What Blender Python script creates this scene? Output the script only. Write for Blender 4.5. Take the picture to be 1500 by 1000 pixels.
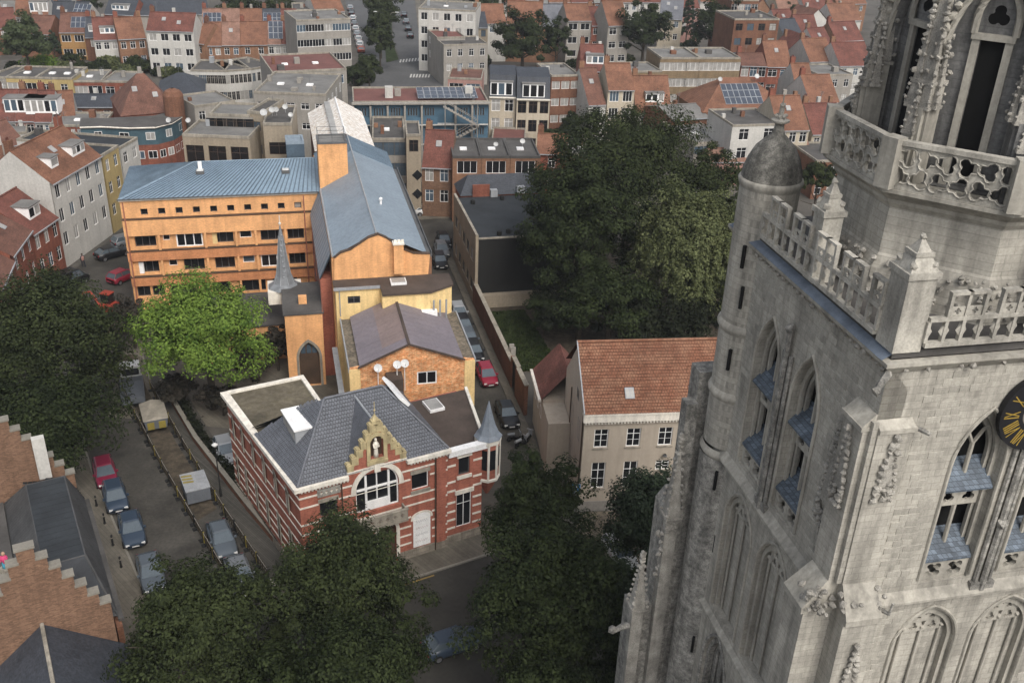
import bpy, math, random
import numpy as np
from mathutils import Vector, Matrix
from mathutils.geometry import tessellate_polygon

random.seed(7)
RNG = np.random.default_rng(7)
scene = bpy.context.scene
for _o in list(bpy.data.objects):
    bpy.data.objects.remove(_o)

# ------------------------------------------------------------------ camera, sky, sun, exposure
CAM_H, FPX, PITCH, ROLL = 51.0, 1460.0, math.radians(27.4), math.radians(2.2)
_f = Vector((0, math.cos(PITCH), -math.sin(PITCH)))
_r0 = Vector((1, 0, 0)); _u0 = _r0.cross(_f)
_r = _r0 * math.cos(ROLL) + _u0 * math.sin(ROLL)
_u = _r.cross(_f)
cam = bpy.data.cameras.new('camera')
cam.sensor_width = 36.0
cam.lens = 36.0 * FPX / 1500.0
cam.clip_start, cam.clip_end = 0.5, 4000.0
camo = bpy.data.objects.new('camera', cam)
scene.collection.objects.link(camo)
_m = Matrix((_r, _u, -_f)).transposed().to_4x4()
_m.translation = (0, 0, CAM_H)
camo.matrix_world = _m
scene.camera = camo

SUN_EL, SUN_AZ = math.radians(48), math.radians(152)     # azimuth clockwise from +Y: light comes from behind-right
world = bpy.data.worlds.new('World'); scene.world = world; world.use_nodes = True
wn = world.node_tree; wn.nodes.clear()
sky = wn.nodes.new('ShaderNodeTexSky'); sky.sky_type = 'NISHITA'; sky.sun_disc = False
sky.sun_elevation = SUN_EL; sky.sun_rotation = SUN_AZ
sky.air_density = 1.0; sky.dust_density = 4.5; sky.ozone_density = 1.0
bg = wn.nodes.new('ShaderNodeBackground'); bg.inputs[1].default_value = 0.15
wo = wn.nodes.new('ShaderNodeOutputWorld')
hs_ = wn.nodes.new('ShaderNodeHueSaturation'); hs_.inputs['Saturation'].default_value = 0.4        # grey overcast
wn.links.new(sky.outputs[0], hs_.inputs['Color']); wn.links.new(hs_.outputs[0], bg.inputs[0]); wn.links.new(bg.outputs[0], wo.inputs[0])
sun = bpy.data.lights.new('sun', 'SUN'); sun.energy = 1.05; sun.angle = math.radians(24); sun.color = (1.0, 0.97, 0.92)
suno = bpy.data.objects.new('sun', sun); scene.collection.objects.link(suno)
_d = Vector((math.sin(SUN_AZ) * math.cos(SUN_EL), math.cos(SUN_AZ) * math.cos(SUN_EL), math.sin(SUN_EL)))
suno.rotation_euler = _d.to_track_quat('Z', 'Y').to_euler()
scene.view_settings.view_transform = 'Standard'
scene.view_settings.look = 'None'
scene.view_settings.gamma = 1.0
scene.view_settings.use_curve_mapping = False
scene.view_settings.exposure = 0.52
scene.render.engine = 'CYCLES'


def at(px, py, z=0.0):
    """survey helper: the point at height z seen at a photograph pixel (1500 x 1000)"""
    d = _f + _r * ((px - 750) / FPX) + _u * ((500 - py) / FPX)
    t = (z - CAM_H) / d.z
    return Vector((d.x * t, d.y * t, z))


# ------------------------------------------------------------------ materials
MATS = {}


def srgb(r, g, b):
    f = lambda c: (c / 255 / 12.92) if c / 255 <= 0.04045 else ((c / 255 + 0.055) / 1.055) ** 2.4
    return (f(r), f(g), f(b))


def mat(name, col, rough=0.85, var=0.3, scale=0.6, streak=0.0, bump=0.0, pat=None, metal=0.0, spec=0.3, grime=0.0, col2=None, fine=0.12, bumpd=0.02):
    """procedural surface: base colour broken by broad and fine noise, optional streaks, joints and relief"""
    m = bpy.data.materials.new(name); m.use_nodes = True
    nt = m.node_tree; N = nt.nodes; L = nt.links
    b = N['Principled BSDF']
    b.inputs['Roughness'].default_value = rough
    b.inputs['Metallic'].default_value = metal
    b.inputs['Specular IOR Level'].default_value = spec
    tc = N.new('ShaderNodeTexCoord')

    def noise(sc, det=4.0, vec=None, rou=0.6):
        n = N.new('ShaderNodeTexNoise'); n.inputs['Scale'].default_value = sc
        n.inputs['Detail'].default_value = det; n.inputs['Roughness'].default_value = rou
        L.new(vec or tc.outputs['Object'], n.inputs['Vector']); return n.outputs['Fac']

    def ramp(fac, lo, hi, a, c):
        r = N.new('ShaderNodeMapRange'); r.inputs[1].default_value = lo; r.inputs[2].default_value = hi
        r.inputs[3].default_value = a; r.inputs[4].default_value = c
        L.new(fac, r.inputs[0]); return r.outputs[0]

    def mul(a, c):
        x = N.new('ShaderNodeMath'); x.operation = 'MULTIPLY'
        L.new(a, x.inputs[0])
        if isinstance(c, float): x.inputs[1].default_value = c
        else: L.new(c, x.inputs[1])
        return x.outputs[0]

    f = ramp(noise(scale), 0.3, 0.7, 1 - var, 1 + var * 0.6)
    f = mul(f, ramp(noise(scale * 14, 3.0), 0.3, 0.7, 1 - fine, 1 + fine))
    if streak:
        mp = N.new('ShaderNodeMapping'); mp.inputs['Scale'].default_value = (1.6, 1.6, 0.16)
        L.new(tc.outputs['Object'], mp.inputs['Vector'])
        f = mul(f, ramp(noise(1.3, 5.0, mp.outputs[0]), 0.42, 0.68, 1.0, 1 - streak))
    if grime:
        f = mul(f, ramp(noise(0.22, 6.0, None, 0.7), 0.45, 0.65, 1.0, 1 - grime))
    base = N.new('ShaderNodeMix'); base.data_type = 'RGBA'
    base.inputs[6].default_value = (*col, 1)
    base.inputs[7].default_value = (*(col2 or col), 1)
    if col2: L.new(ramp(noise(scale * 3.1, 5.0), 0.4, 0.62, 0.0, 1.0), base.inputs[0])
    else: base.inputs[0].default_value = 0.0
    colout = base.outputs[2]
    hgt = None
    if pat:
        kind = pat[0]
        sx = N.new('ShaderNodeSeparateXYZ'); L.new(tc.outputs['Object'], sx.inputs[0])
        if kind == 'brick':
            ad = N.new('ShaderNodeMath'); L.new(sx.outputs[0], ad.inputs[0]); L.new(sx.outputs[1], ad.inputs[1])
            cb = N.new('ShaderNodeCombineXYZ'); L.new(ad.outputs[0], cb.inputs[0]); L.new(sx.outputs[2], cb.inputs[1])
            bt = N.new('ShaderNodeTexBrick'); L.new(cb.outputs[0], bt.inputs['Vector'])
            bt.inputs['Scale'].default_value = 1.0
            bt.inputs['Brick Width'].default_value = pat[1]; bt.inputs['Row Height'].default_value = pat[2]
            bt.inputs['Mortar Size'].default_value = pat[3]
            k = pat[4]
            bt.inputs['Color1'].default_value = (1 - k, 1 - k, 1 - k, 1); bt.inputs['Color2'].default_value = (1 + k, 1 + k, 1 + k, 1)
            mo = pat[5]; bt.inputs['Mortar'].default_value = (mo, mo, mo, 1)
            mx = N.new('ShaderNodeMix'); mx.data_type = 'RGBA'; mx.blend_type = 'MULTIPLY'; mx.inputs[0].default_value = 1.0
            L.new(colout, mx.inputs[6]); L.new(bt.outputs['Color'], mx.inputs[7]); colout = mx.outputs[2]
            iv = N.new('ShaderNodeMath'); iv.operation = 'SUBTRACT'; iv.inputs[0].default_value = 1.0
            L.new(bt.outputs['Fac'], iv.inputs[1]); hgt = iv.outputs[0]
        elif kind == 'tile':        # pantiles: waves along x, courses along the slope
            w = N.new('ShaderNodeTexWave'); w.wave_type = 'BANDS'; w.bands_direction = 'X'
            w.inputs['Scale'].default_value = pat[1]; w.inputs['Distortion'].default_value = 0.4
            L.new(tc.outputs['Object'], w.inputs['Vector'])
            w2 = N.new('ShaderNodeTexWave'); w2.wave_type = 'BANDS'; w2.bands_direction = 'Z'; w2.wave_profile = 'SAW'
            w2.inputs['Scale'].default_value = pat[2]; w2.inputs['Distortion'].default_value = 0.3
            L.new(tc.outputs['Object'], w2.inputs['Vector'])
            a2 = N.new('ShaderNodeMath'); L.new(w.outputs['Fac'], a2.inputs[0]); L.new(w2.outputs['Fac'], a2.inputs[1]); hgt = a2.outputs[0]
            f = mul(f, ramp(noise(6.0, 2.0), 0.35, 0.65, 0.78, 1.18))
    mm = N.new('ShaderNodeMix'); mm.data_type = 'RGBA'; mm.blend_type = 'MULTIPLY'; mm.inputs[0].default_value = 1.0
    cx = N.new('ShaderNodeCombineXYZ')
    for i in range(3): L.new(f, cx.inputs[i])
    L.new(colout, mm.inputs[6]); L.new(cx.outputs[0], mm.inputs[7])
    L.new(mm.outputs[2], b.inputs['Base Color'])
    if bump or hgt:
        bp = N.new('ShaderNodeBump'); bp.inputs['Strength'].default_value = max(bump, 0.3 if hgt else 0); bp.inputs['Distance'].default_value = bumpd
        L.new(hgt if hgt else noise(scale * 20, 5.0), bp.inputs['Height']); L.new(bp.outputs[0], b.inputs['Normal'])
    MATS[name] = m
    return m


def leafmat(name, c1, c2, trans=0.25, scale=0.5):
    m = bpy.data.materials.new(name); m.use_nodes = True
    nt = m.node_tree; N = nt.nodes; L = nt.links; N.clear()
    o = N.new('ShaderNodeOutputMaterial'); d = N.new('ShaderNodeBsdfPrincipled'); d.inputs['Roughness'].default_value = 0.75
    d.inputs['Specular IOR Level'].default_value = 0.12
    t = N.new('ShaderNodeBsdfTranslucent'); mx = N.new('ShaderNodeMixShader'); mx.inputs[0].default_value = trans
    tc = N.new('ShaderNodeTexCoord')
    n1 = N.new('ShaderNodeTexNoise'); n1.inputs['Scale'].default_value = scale; n1.inputs['Detail'].default_value = 3
    n2 = N.new('ShaderNodeTexWhiteNoise'); n2.noise_dimensions = '3D'
    sn = N.new('ShaderNodeVectorMath'); sn.operation = 'SNAP'; sn.inputs[1].default_value = (0.22, 0.22, 0.22)
    L.new(tc.outputs['Object'], n1.inputs['Vector']); L.new(tc.outputs['Object'], sn.inputs[0]); L.new(sn.outputs[0], n2.inputs['Vector'])
    ad = N.new('ShaderNodeMath'); ad.operation = 'MULTIPLY_ADD'; ad.inputs[1].default_value = 0.7
    L.new(n2.outputs['Value'], ad.inputs[0])
    sb = N.new('ShaderNodeMath'); sb.operation = 'MULTIPLY_ADD'; sb.inputs[1].default_value = 1.6; sb.inputs[2].default_value = -0.65
    L.new(n1.outputs['Fac'], sb.inputs[0]); L.new(sb.outputs[0], ad.inputs[2])
    cr = N.new('ShaderNodeValToRGB'); cr.color_ramp.elements[0].color = (*c1, 1); cr.color_ramp.elements[1].color = (*c2, 1)
    cr.color_ramp.elements[0].position = 0.05; cr.color_ramp.elements[1].position = 0.95
    L.new(ad.outputs[0], cr.inputs[0]); L.new(cr.outputs[0], d.inputs['Base Color']); L.new(cr.outputs[0], t.inputs['Color'])
    L.new(d.outputs[0], mx.inputs[1]); L.new(t.outputs[0], mx.inputs[2]); L.new(mx.outputs[0], o.inputs[0])
    MATS[name] = m
    return m


S = srgb
BR = ('brick', 0.23, 0.075, 0.012, 0.22, 1.15)
mat('red_orange_brick', (0.52, 0.225, 0.10), 0.85, 0.18, 0.5, 0.2, 0, ('brick', 0.23, 0.075, 0.01, 0.15, 1.1), grime=0.2)
mat('orange_brick', (0.68, 0.358, 0.16), 0.85, 0.16, 0.5, 0.2, 0, ('brick', 0.23, 0.075, 0.01, 0.12, 1.1), fine=0.08)  # spotlight on the central complex is put into its brighter base colours
mat('yellow_render', (0.78, 0.57, 0.27), 0.9, 0.14, 0.5, 0.2, 0.1)
mat('dish_white', (0.42, 0.42, 0.41), 0.6)
mat('patch_brick', (0.50, 0.21, 0.085), 0.9, 0.35, 1.6, 0.1, 0, ('brick', 0.3, 0.11, 0.02, 0.4, 1.6), col2=(0.56, 0.33, 0.17))
mat('red_brick', (0.32, 0.112, 0.074), 0.85, 0.2, 0.6, 0.25, 0, BR)
mat('brown_brick', (0.16, 0.075, 0.045), 0.85, 0.25, 0.5, 0.25, 0, BR, fine=0.2)
mat('dull_red_brick', (0.20, 0.07, 0.045), 0.85, 0.25, 0.5, 0.25, 0, BR, fine=0.2)
mat('olive_brick', (0.20, 0.145, 0.085), 0.85, 0.2, 0.5, 0.2, 0, BR)
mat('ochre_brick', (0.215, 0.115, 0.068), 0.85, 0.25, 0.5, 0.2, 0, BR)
mat('warm_brick', (0.17, 0.10, 0.064), 0.85, 0.22, 0.45, 0.2, 0, ('brick', 0.25, 0.08, 0.012, 0.3, 1.1), fine=0.16)
mat('white_stone', (0.72, 0.67, 0.58), 0.8, 0.15, 0.9, 0.25)
mat('grey_stone', (0.30, 0.27, 0.22), 0.85, 0.25, 0.8, 0.35, 0.3)
mat('plinth_stone', (0.26, 0.225, 0.18), 0.85, 0.3, 0.9, 0.35, 0, ('brick', 0.7, 0.35, 0.02, 0.15, 0.7))
mat('sandstone', (0.46, 0.38, 0.215), 0.85, 0.3, 1.2, 0.4, 0.3)
mat('white_paint', (0.80, 0.79, 0.77), 0.55, 0.08, 0.7, 0.12)
mat('white_render', (0.46, 0.445, 0.41), 0.9, 0.14, 0.3, 0.12)
mat('grey_render', (0.27, 0.25, 0.22), 0.9, 0.16, 0.3, 0.14)
mat('cream_render', (0.42, 0.365, 0.28), 0.9, 0.16, 0.3, 0.13)
mat('pinkish_cream', (0.385, 0.33, 0.265), 0.9, 0.09, 0.3, 0.12, 0.1, fine=0.05)
mat('beige_render', (0.28, 0.235, 0.175), 0.9, 0.16, 0.3, 0.15)
mat('yellow_wall', (0.38, 0.29, 0.13), 0.9, 0.16, 0.3, 0.13)
mat('ochre_render', (0.33, 0.19, 0.075), 0.9, 0.16, 0.3, 0.13)
mat('pink_render', (0.33, 0.19, 0.16), 0.9, 0.16, 0.3, 0.13)
mat('black_cladding', (0.013, 0.013, 0.012), 0.8, 0.2, 0.4, 0.1)
mat('blue_metal', (0.185, 0.25, 0.31), 0.5, 0.12, 0.25, 0.12, spec=0.4)
mat('blue_sheet', (0.21, 0.255, 0.295), 0.55, 0.12, 0.25, 0.15, spec=0.4)
mat('blue_seam', (0.11, 0.15, 0.19), 0.5)  # shading of the raised seams put into a darker metal colour
mat('turret_slate', (0.19, 0.215, 0.245), 0.55, 0.2, 0.8, 0.2)
mat('hall_sheet', (0.185, 0.162, 0.178), 0.6, 0.15, 0.3, 0.1)
mat('hall_sheet_warm', (0.215, 0.165, 0.155), 0.6, 0.15, 0.3, 0.1)
mat('slate', (0.118, 0.124, 0.14), 0.55, 0.22, 0.7, 0.15, 0, fine=0.35, grime=0.2, spec=0.45)
mat('slate_dark', (0.045, 0.05, 0.06), 0.6, 0.2, 0.6, 0.2, 0, ('tile', 0.0, 1.6), fine=0.15)
mat('slate_old', (0.075, 0.075, 0.075), 0.7, 0.3, 0.6, 0.2, 0.2, grime=0.3)
mat('slate_tower', (0.105, 0.13, 0.16), 0.55, 0.35, 1.5, 0.3, 0, ('brick', 0.2, 0.14, 0.012, 0.3, 0.5))
mat('tile_orange', (0.19, 0.09, 0.055), 0.85, 0.3, 0.5, 0.2, 0, ('tile', 1.3, 0.9), grime=0.25)
mat('tile_red', (0.145, 0.056, 0.042), 0.85, 0.3, 0.5, 0.2, 0, ('tile', 1.3, 0.9), grime=0.25)
mat('tile_brown', (0.145, 0.07, 0.05), 0.85, 0.3, 0.5, 0.2, 0, ('tile', 1.3, 0.9), grime=0.25)
mat('tile_pink', (0.23, 0.13, 0.095), 0.85, 0.3, 0.5, 0.2, 0, ('tile', 1.3, 0.9), grime=0.25)
mat('tile_clay', (0.185, 0.078, 0.044), 0.8, 0.2, 0.35, 0.1, fine=0.35, col2=(0.245, 0.125, 0.075))
mat('tile_bed', (0.09, 0.04, 0.025), 0.9)
mat('slate_bed', (0.03, 0.033, 0.038), 0.7)
mat('car_glass', (0.075, 0.095, 0.11), 0.1, 0.1, 0.5, spec=0.7)  # pale blue base stands in for sky mirrored in the windscreens
mat('bitumen', (0.085, 0.08, 0.075), 0.9, 0.3, 0.4, 0, 0.2, grime=0.3)
mat('bitumen_light', (0.17, 0.165, 0.155), 0.9, 0.25, 0.4, 0, 0.2, grime=0.3)
mat('bitumen_dark', (0.028, 0.032, 0.036), 0.85, 0.3, 0.5, 0, 0.2, grime=0.2)
mat('bitumen_red', (0.15, 0.065, 0.055), 0.9, 0.2, 0.4, 0, 0.2, grime=0.2)
mat('flat_brown', (0.075, 0.056, 0.045), 0.85, 0.25, 0.6, 0, 0.2, grime=0.3)
mat('flat_moss', (0.135, 0.115, 0.082), 0.9, 0.35, 0.7, 0, 0.3, grime=0.35, col2=(0.10, 0.085, 0.055))
mat('gravel_edge', (0.20, 0.165, 0.12), 0.95, 0.4, 1.4, 0, 0.4, col2=(0.10, 0.085, 0.065))
mat('old_white_sheet', (0.74, 0.72, 0.68), 0.7, 0.12, 0.8, 0, 0.1, col2=(0.5, 0.42, 0.34))
mat('asphalt', (0.055, 0.051, 0.044), 0.9, 0.3, 0.3, 0, 0.2, grime=0.3, fine=0.2, col2=(0.064, 0.059, 0.050))
mat('asphalt_far', (0.085, 0.085, 0.085), 0.9, 0.2, 0.1, 0, 0.2, grime=0.15)
mat('cobble', (0.075, 0.070, 0.060), 0.9, 0.25, 0.25, 0, 0.3, ('brick', 0.22, 0.14, 0.02, 0.2, 0.6), grime=0.25)
mat('paving', (0.135, 0.12, 0.095), 0.9, 0.22, 0.3, 0, 0, ('brick', 0.4, 0.4, 0.015, 0.12, 0.6), grime=0.25)
mat('ground', (0.09, 0.082, 0.07), 0.95, 0.3, 0.08, 0, 0.2, grime=0.3)
mat('kerb_stone', (0.20, 0.185, 0.155), 0.85, 0.2, 0.6)
mat('soil', (0.05, 0.04, 0.028), 0.95, 0.4, 0.6, 0, 0.5, col2=(0.085, 0.068, 0.048))
mat('marking', (0.48, 0.47, 0.44), 0.8, 0.25, 1.2)
mat('marking_yellow', (0.25, 0.17, 0.055), 0.8, 0.3, 1.2)
mat('balustrade_stone', (0.45, 0.425, 0.368), 0.9, 0.25, 0.8, 0.4, 0.4, grime=0.3, fine=0.18)
mat('tower_stone', (0.40, 0.376, 0.322), 0.9, 0.18, 0.5, 0.38, 0.35, grime=0.22, fine=0.12)
mat('tower_ashlar', (0.405, 0.381, 0.328), 0.9, 0.18, 0.8, 0.4, 0.25, ('brick', 0.62, 0.29, 0.012, 0.09, 0.75), grime=0.24, bumpd=0.012)
mat('tower_weathered', (0.38, 0.362, 0.322), 0.95, 0.4, 1.4, 0.4, 0.9, grime=0.4, fine=0.35, col2=(0.215, 0.207, 0.187))
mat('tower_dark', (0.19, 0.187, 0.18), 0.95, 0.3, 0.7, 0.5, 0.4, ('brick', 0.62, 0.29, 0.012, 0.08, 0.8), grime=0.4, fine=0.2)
mat('carved_stone', (0.35, 0.33, 0.29), 0.95, 0.35, 1.6, 0.3, 0.6, grime=0.35, fine=0.3)
mat('lead', (0.13, 0.155, 0.19), 0.6, 0.3, 1.0, 0.2)
mat('dark_void', (0.004, 0.004, 0.004), 0.9, 0.0)
mat('glass_dark', (0.012, 0.013, 0.015), 0.12, 0.2, 0.3, spec=0.5)
mat('glass_curtain', (0.30, 0.29, 0.27), 0.4, 0.3, 0.8, spec=0.4)
mat('glass_blue', (0.07, 0.10, 0.13), 0.2, 0.3, 0.3, spec=0.5)
mat('frame_grey', (0.10, 0.10, 0.10), 0.6)
mat('frame_brown', (0.07, 0.045, 0.03), 0.6)
mat('metal_grey', (0.16, 0.16, 0.16), 0.5, metal=0.3)
mat('pale_slate', (0.2, 0.21, 0.22), 0.6, 0.25, 1.5, 0.2)
mat('zinc', (0.30, 0.31, 0.32), 0.5, 0.15, 0.8, 0.2)
mat('copper_trim', (0.30, 0.12, 0.08), 0.6)
mat('blue_panel', (0.065, 0.125, 0.175), 0.6, 0.2)
mat('teal_panel', (0.05, 0.09, 0.11), 0.6)
mat('solar_cell', (0.045, 0.055, 0.075), 0.25, 0.2, spec=0.6)
mat('solar_frame', (0.30, 0.32, 0.34), 0.5)
mat('wood', (0.055, 0.043, 0.028), 0.8)
mat('bark', (0.055, 0.045, 0.034), 0.95, 0.4, 2.0, 0, 0.6)
mat('gold', (0.45, 0.31, 0.06), 0.4, metal=0.4)
mat('clock_black', (0.012, 0.012, 0.014), 0.5, spec=0.3)
mat('yellow_paint', (0.24, 0.19, 0.04), 0.6)
mat('black_rubber', (0.012, 0.012, 0.012), 0.85)
mat('rim', (0.28, 0.28, 0.29), 0.35, metal=0.7)
mat('lamp_red', (0.25, 0.01, 0.01), 0.3)
mat('lamp_white', (0.6, 0.6, 0.58), 0.2)
mat('blue_sign', (0.03, 0.16, 0.38), 0.4)
mat('skin', (0.42, 0.26, 0.18), 0.6)
mat('pink_cloth', (0.55, 0.06, 0.16), 0.8)
mat('blue_cloth', (0.07, 0.33, 0.45), 0.8)
mat('dark_cloth', (0.02, 0.02, 0.03), 0.8)
mat('faint_ink', (0.52, 0.40, 0.40), 0.8)
mat('grey_ink', (0.42, 0.42, 0.43), 0.8)
for _n, _c in dict(car_black=(.008, .008, .009), car_blue=(.03, .045, .068), car_steel=(.075, .09, .105), car_red=(.22, .012, .03), car_magenta=(.17, .016, .04),
                   car_white=(.5, .5, .49), car_silver=(.26, .27, .28), car_orange=(.40, .07, .025), car_grey=(.13, .14, .15)).items():
    mat(_n, _c, 0.28, 0.03, 0.5, spec=0.5, fine=0.02)
mat('truck_grey', (0.12, 0.13, 0.145), 0.6, 0.2)
mat('tarpaulin', (0.27, 0.245, 0.20), 0.8, 0.25, 1.5, 0, 0.3)
mat('digger_orange', (0.30, 0.04, 0.02), 0.6)
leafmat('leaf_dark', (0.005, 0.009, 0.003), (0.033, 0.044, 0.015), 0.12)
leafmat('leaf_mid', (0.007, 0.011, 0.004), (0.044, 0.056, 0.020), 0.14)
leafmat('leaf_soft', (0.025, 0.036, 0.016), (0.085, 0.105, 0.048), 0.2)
leafmat('leaf_bright', (0.045, 0.09, 0.014), (0.19, 0.275, 0.05), 0.25)  # spotlight on the courtyard tree is put into this lighter green
leafmat('leaf_willow', (0.04, 0.05, 0.02), (0.145, 0.16, 0.07), 0.22)
leafmat('leaf_fir', (0.012, 0.020, 0.012), (0.04, 0.055, 0.03), 0.1)
leafmat('leaf_purple', (0.015, 0.015, 0.011), (0.062, 0.052, 0.04), 0.2)
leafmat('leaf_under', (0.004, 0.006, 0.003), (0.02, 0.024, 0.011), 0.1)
leafmat('grass', (0.018, 0.028, 0.009), (0.05, 0.068, 0.022), 0.2, 0.8)


# ------------------------------------------------------------------ mesh builder
_g = 0.8507; _h = 0.5257
ICO = [(-_h, _g, 0), (_h, _g, 0), (-_h, -_g, 0), (_h, -_g, 0), (0, -_h, _g), (0, _h, _g), (0, -_h, -_g), (0, _h, -_g), (_g, 0, -_h), (_g, 0, _h), (-_g, 0, -_h), (-_g, 0, _h)]
ICF = [(0, 11, 5), (0, 5, 1), (0, 1, 7), (0, 7, 10), (0, 10, 11), (1, 5, 9), (5, 11, 4), (11, 10, 2), (10, 7, 6), (7, 1, 8), (3, 9, 4), (3, 4, 2), (3, 2, 6), (3, 6, 8), (3, 8, 9), (4, 9, 5), (2, 4, 11), (6, 2, 10), (8, 6, 7), (9, 8, 1)]

class MB:
    def __init__(s):
        s.V = []; s.F = []; s.M = []; s.mats = []; s.mi = 0; s.X = None

    def use(s, m):
        if m not in s.mats: s.mats.append(m)
        s.mi = s.mats.index(m); return s

    def v(s, p):
        if s.X is not None: p = s.X @ Vector(p)
        s.V.append((p[0], p[1], p[2])); return len(s.V) - 1

    def poly(s, pts):
        s.F.append([s.v(p) for p in pts]); s.M.append(s.mi)

    def mesh(s, pts, faces):
        b = len(s.V)
        for p in pts: s.v(p)
        for f in faces: s.F.append([b + i for i in f]); s.M.append(s.mi)

    def box(s, x0, x1, y0, y1, z0, z1):
        s.mesh([(x0, y0, z0), (x1, y0, z0), (x1, y1, z0), (x0, y1, z0), (x0, y0, z1), (x1, y0, z1), (x1, y1, z1), (x0, y1, z1)],
               [(0, 3, 2, 1), (4, 5, 6, 7), (0, 1, 5, 4), (1, 2, 6, 5), (2, 3, 7, 6), (3, 0, 4, 7)])

    def frus(s, a, z0, b, z1):
        """tapered box: rect a (x0,x1,y0,y1) at z0 to rect b at z1"""
        s.mesh([(a[0], a[2], z0), (a[1], a[2], z0), (a[1], a[3], z0), (a[0], a[3], z0), (b[0], b[2], z1), (b[1], b[2], z1), (b[1], b[3], z1), (b[0], b[3], z1)],
               [(0, 3, 2, 1), (4, 5, 6, 7), (0, 1, 5, 4), (1, 2, 6, 5), (2, 3, 7, 6), (3, 0, 4, 7)])

    def prism(s, pts, z0, z1, cap=True):
        n = len(pts)
        s.mesh([(p[0], p[1], z0) for p in pts] + [(p[0], p[1], z1) for p in pts],
               [(i, (i + 1) % n, n + (i + 1) % n, n + i) for i in range(n)] + ([tuple(range(n - 1, -1, -1)), tuple(range(n, 2 * n))] if cap else []))

    def cone(s, cx, cy, z0, z1, r0, r1, n=10, a0=0.0):
        ring = lambda r, z: [(cx + r * math.cos(a0 + 2 * math.pi * i / n), cy + r * math.sin(a0 + 2 * math.pi * i / n), z) for i in range(n)]
        s.mesh(ring(r0, z0) + ring(max(r1, 1e-3), z1), [(i, (i + 1) % n, n + (i + 1) % n, n + i) for i in range(n)] + [tuple(range(n - 1, -1, -1)), tuple(range(n, 2 * n))])

    def lathe(s, cx, cy, prof, n=16, a0=0.0):
        b = len(s.V)
        for r, z in prof:
            for i in range(n):
                s.v((cx + r * math.cos(a0 + 2 * math.pi * i / n), cy + r * math.sin(a0 + 2 * math.pi * i / n), z))
        for k in range(len(prof) - 1):
            for i in range(n):
                s.F.append([b + k * n + i, b + k * n + (i + 1) % n, b + (k + 1) * n + (i + 1) % n, b + (k + 1) * n + i]); s.M.append(s.mi)

    def tube(s, path, rad, n=6):
        b = len(s.V); P = [Vector(p) for p in path]
        if not isinstance(rad, (list, tuple)): rad = [rad] * len(P)
        for k, p in enumerate(P):
            t = (P[min(k + 1, len(P) - 1)] - P[max(k - 1, 0)]).normalized()
            a = t.cross(Vector((0.31, 0.17, 0.93)))
            if a.length < 1e-3: a = t.cross(Vector((1, 0, 0)))
            a.normalize(); c = t.cross(a)
            for i in range(n):
                an = 2 * math.pi * i / n
                s.v(p + (a * math.cos(an) + c * math.sin(an)) * rad[k])
        for k in range(len(P) - 1):
            for i in range(n):
                s.F.append([b + k * n + i, b + k * n + (i + 1) % n, b + (k + 1) * n + (i + 1) % n, b + (k + 1) * n + i]); s.M.append(s.mi)
        s.F.append([b + i for i in range(n)][::-1]); s.M.append(s.mi)
        s.F.append([b + (len(P) - 1) * n + i for i in range(n)]); s.M.append(s.mi)

    def lump(s, c, r, j=0.35):
        """small carved knob"""
        s.mesh([(c[0] + q[0] * k, c[1] + q[1] * k, c[2] + q[2] * k) for q, k in ((q, r * (1 + random.uniform(-j, j))) for q in ICO)], ICF)

    def plate(s, outer, holes=(), y0=0.0, y1=0.15, back=True, rim=True):
        """upright plate in the local x-z plane with shaped openings, thickness y0..y1"""
        loops = [list(outer)] + [list(h) for h in holes]
        flat = [p for l in loops for p in l]
        tris = tessellate_polygon([[Vector((p[0], p[1], 0)) for p in l] for l in loops])
        n = len(flat)
        pts = [(p[0], y0, p[1]) for p in flat] + [(p[0], y1, p[1]) for p in flat]
        fc = []
        for t in tris:
            a, b, c = (flat[i] for i in t)
            cr = (b[0] - a[0]) * (c[1] - a[1]) - (b[1] - a[1]) * (c[0] - a[0])
            t = tuple(t) if cr > 0 else tuple(t)[::-1]
            fc.append(t)
            if back: fc.append(tuple(i + n for i in t[::-1]))
        o = 0
        for li, l in enumerate(loops):
            m = len(l)
            if li > 0 or rim:
                for i in range(m): fc.append((o + i, o + (i + 1) % m, n + o + (i + 1) % m, n + o + i))
            o += m
        s.mesh(pts, fc)

    def wall(s, W, z0, z1, holes, y=0.0, dep=0.14, x0=0.0):
        """flat wall with rectangular openings (a, b, c, d) = x-range, z-range, and their reveals"""
        xs = sorted({x0, W} | {h[0] for h in holes} | {h[1] for h in holes})
        zs = sorted({z0, z1} | {h[2] for h in holes} | {h[3] for h in holes})
        for k in range(len(zs) - 1):
            zm = (zs[k] + zs[k + 1]) / 2; run = None
            for i in range(len(xs) - 1):
                xm = (xs[i] + xs[i + 1]) / 2
                inside = any(h[0] < xm < h[1] and h[2] < zm < h[3] for h in holes)
                if not inside: run = (run[0], xs[i + 1]) if run else (xs[i], xs[i + 1])
                if (inside or i == len(xs) - 2) and run:
                    s.poly([(run[0], y, zs[k]), (run[1], y, zs[k]), (run[1], y, zs[k + 1]), (run[0], y, zs[k + 1])]); run = None
        for a, b, c, d in holes:
            e = y + dep
            s.poly([(a, y, c), (a, e, c), (a, e, d), (a, y, d)]); s.poly([(b, y, c), (b, y, d), (b, e, d), (b, e, c)])
            s.poly([(a, y, c), (b, y, c), (b, e, c), (a, e, c)]); s.poly([(a, y, d), (a, e, d), (b, e, d), (b, y, d)])

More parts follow.
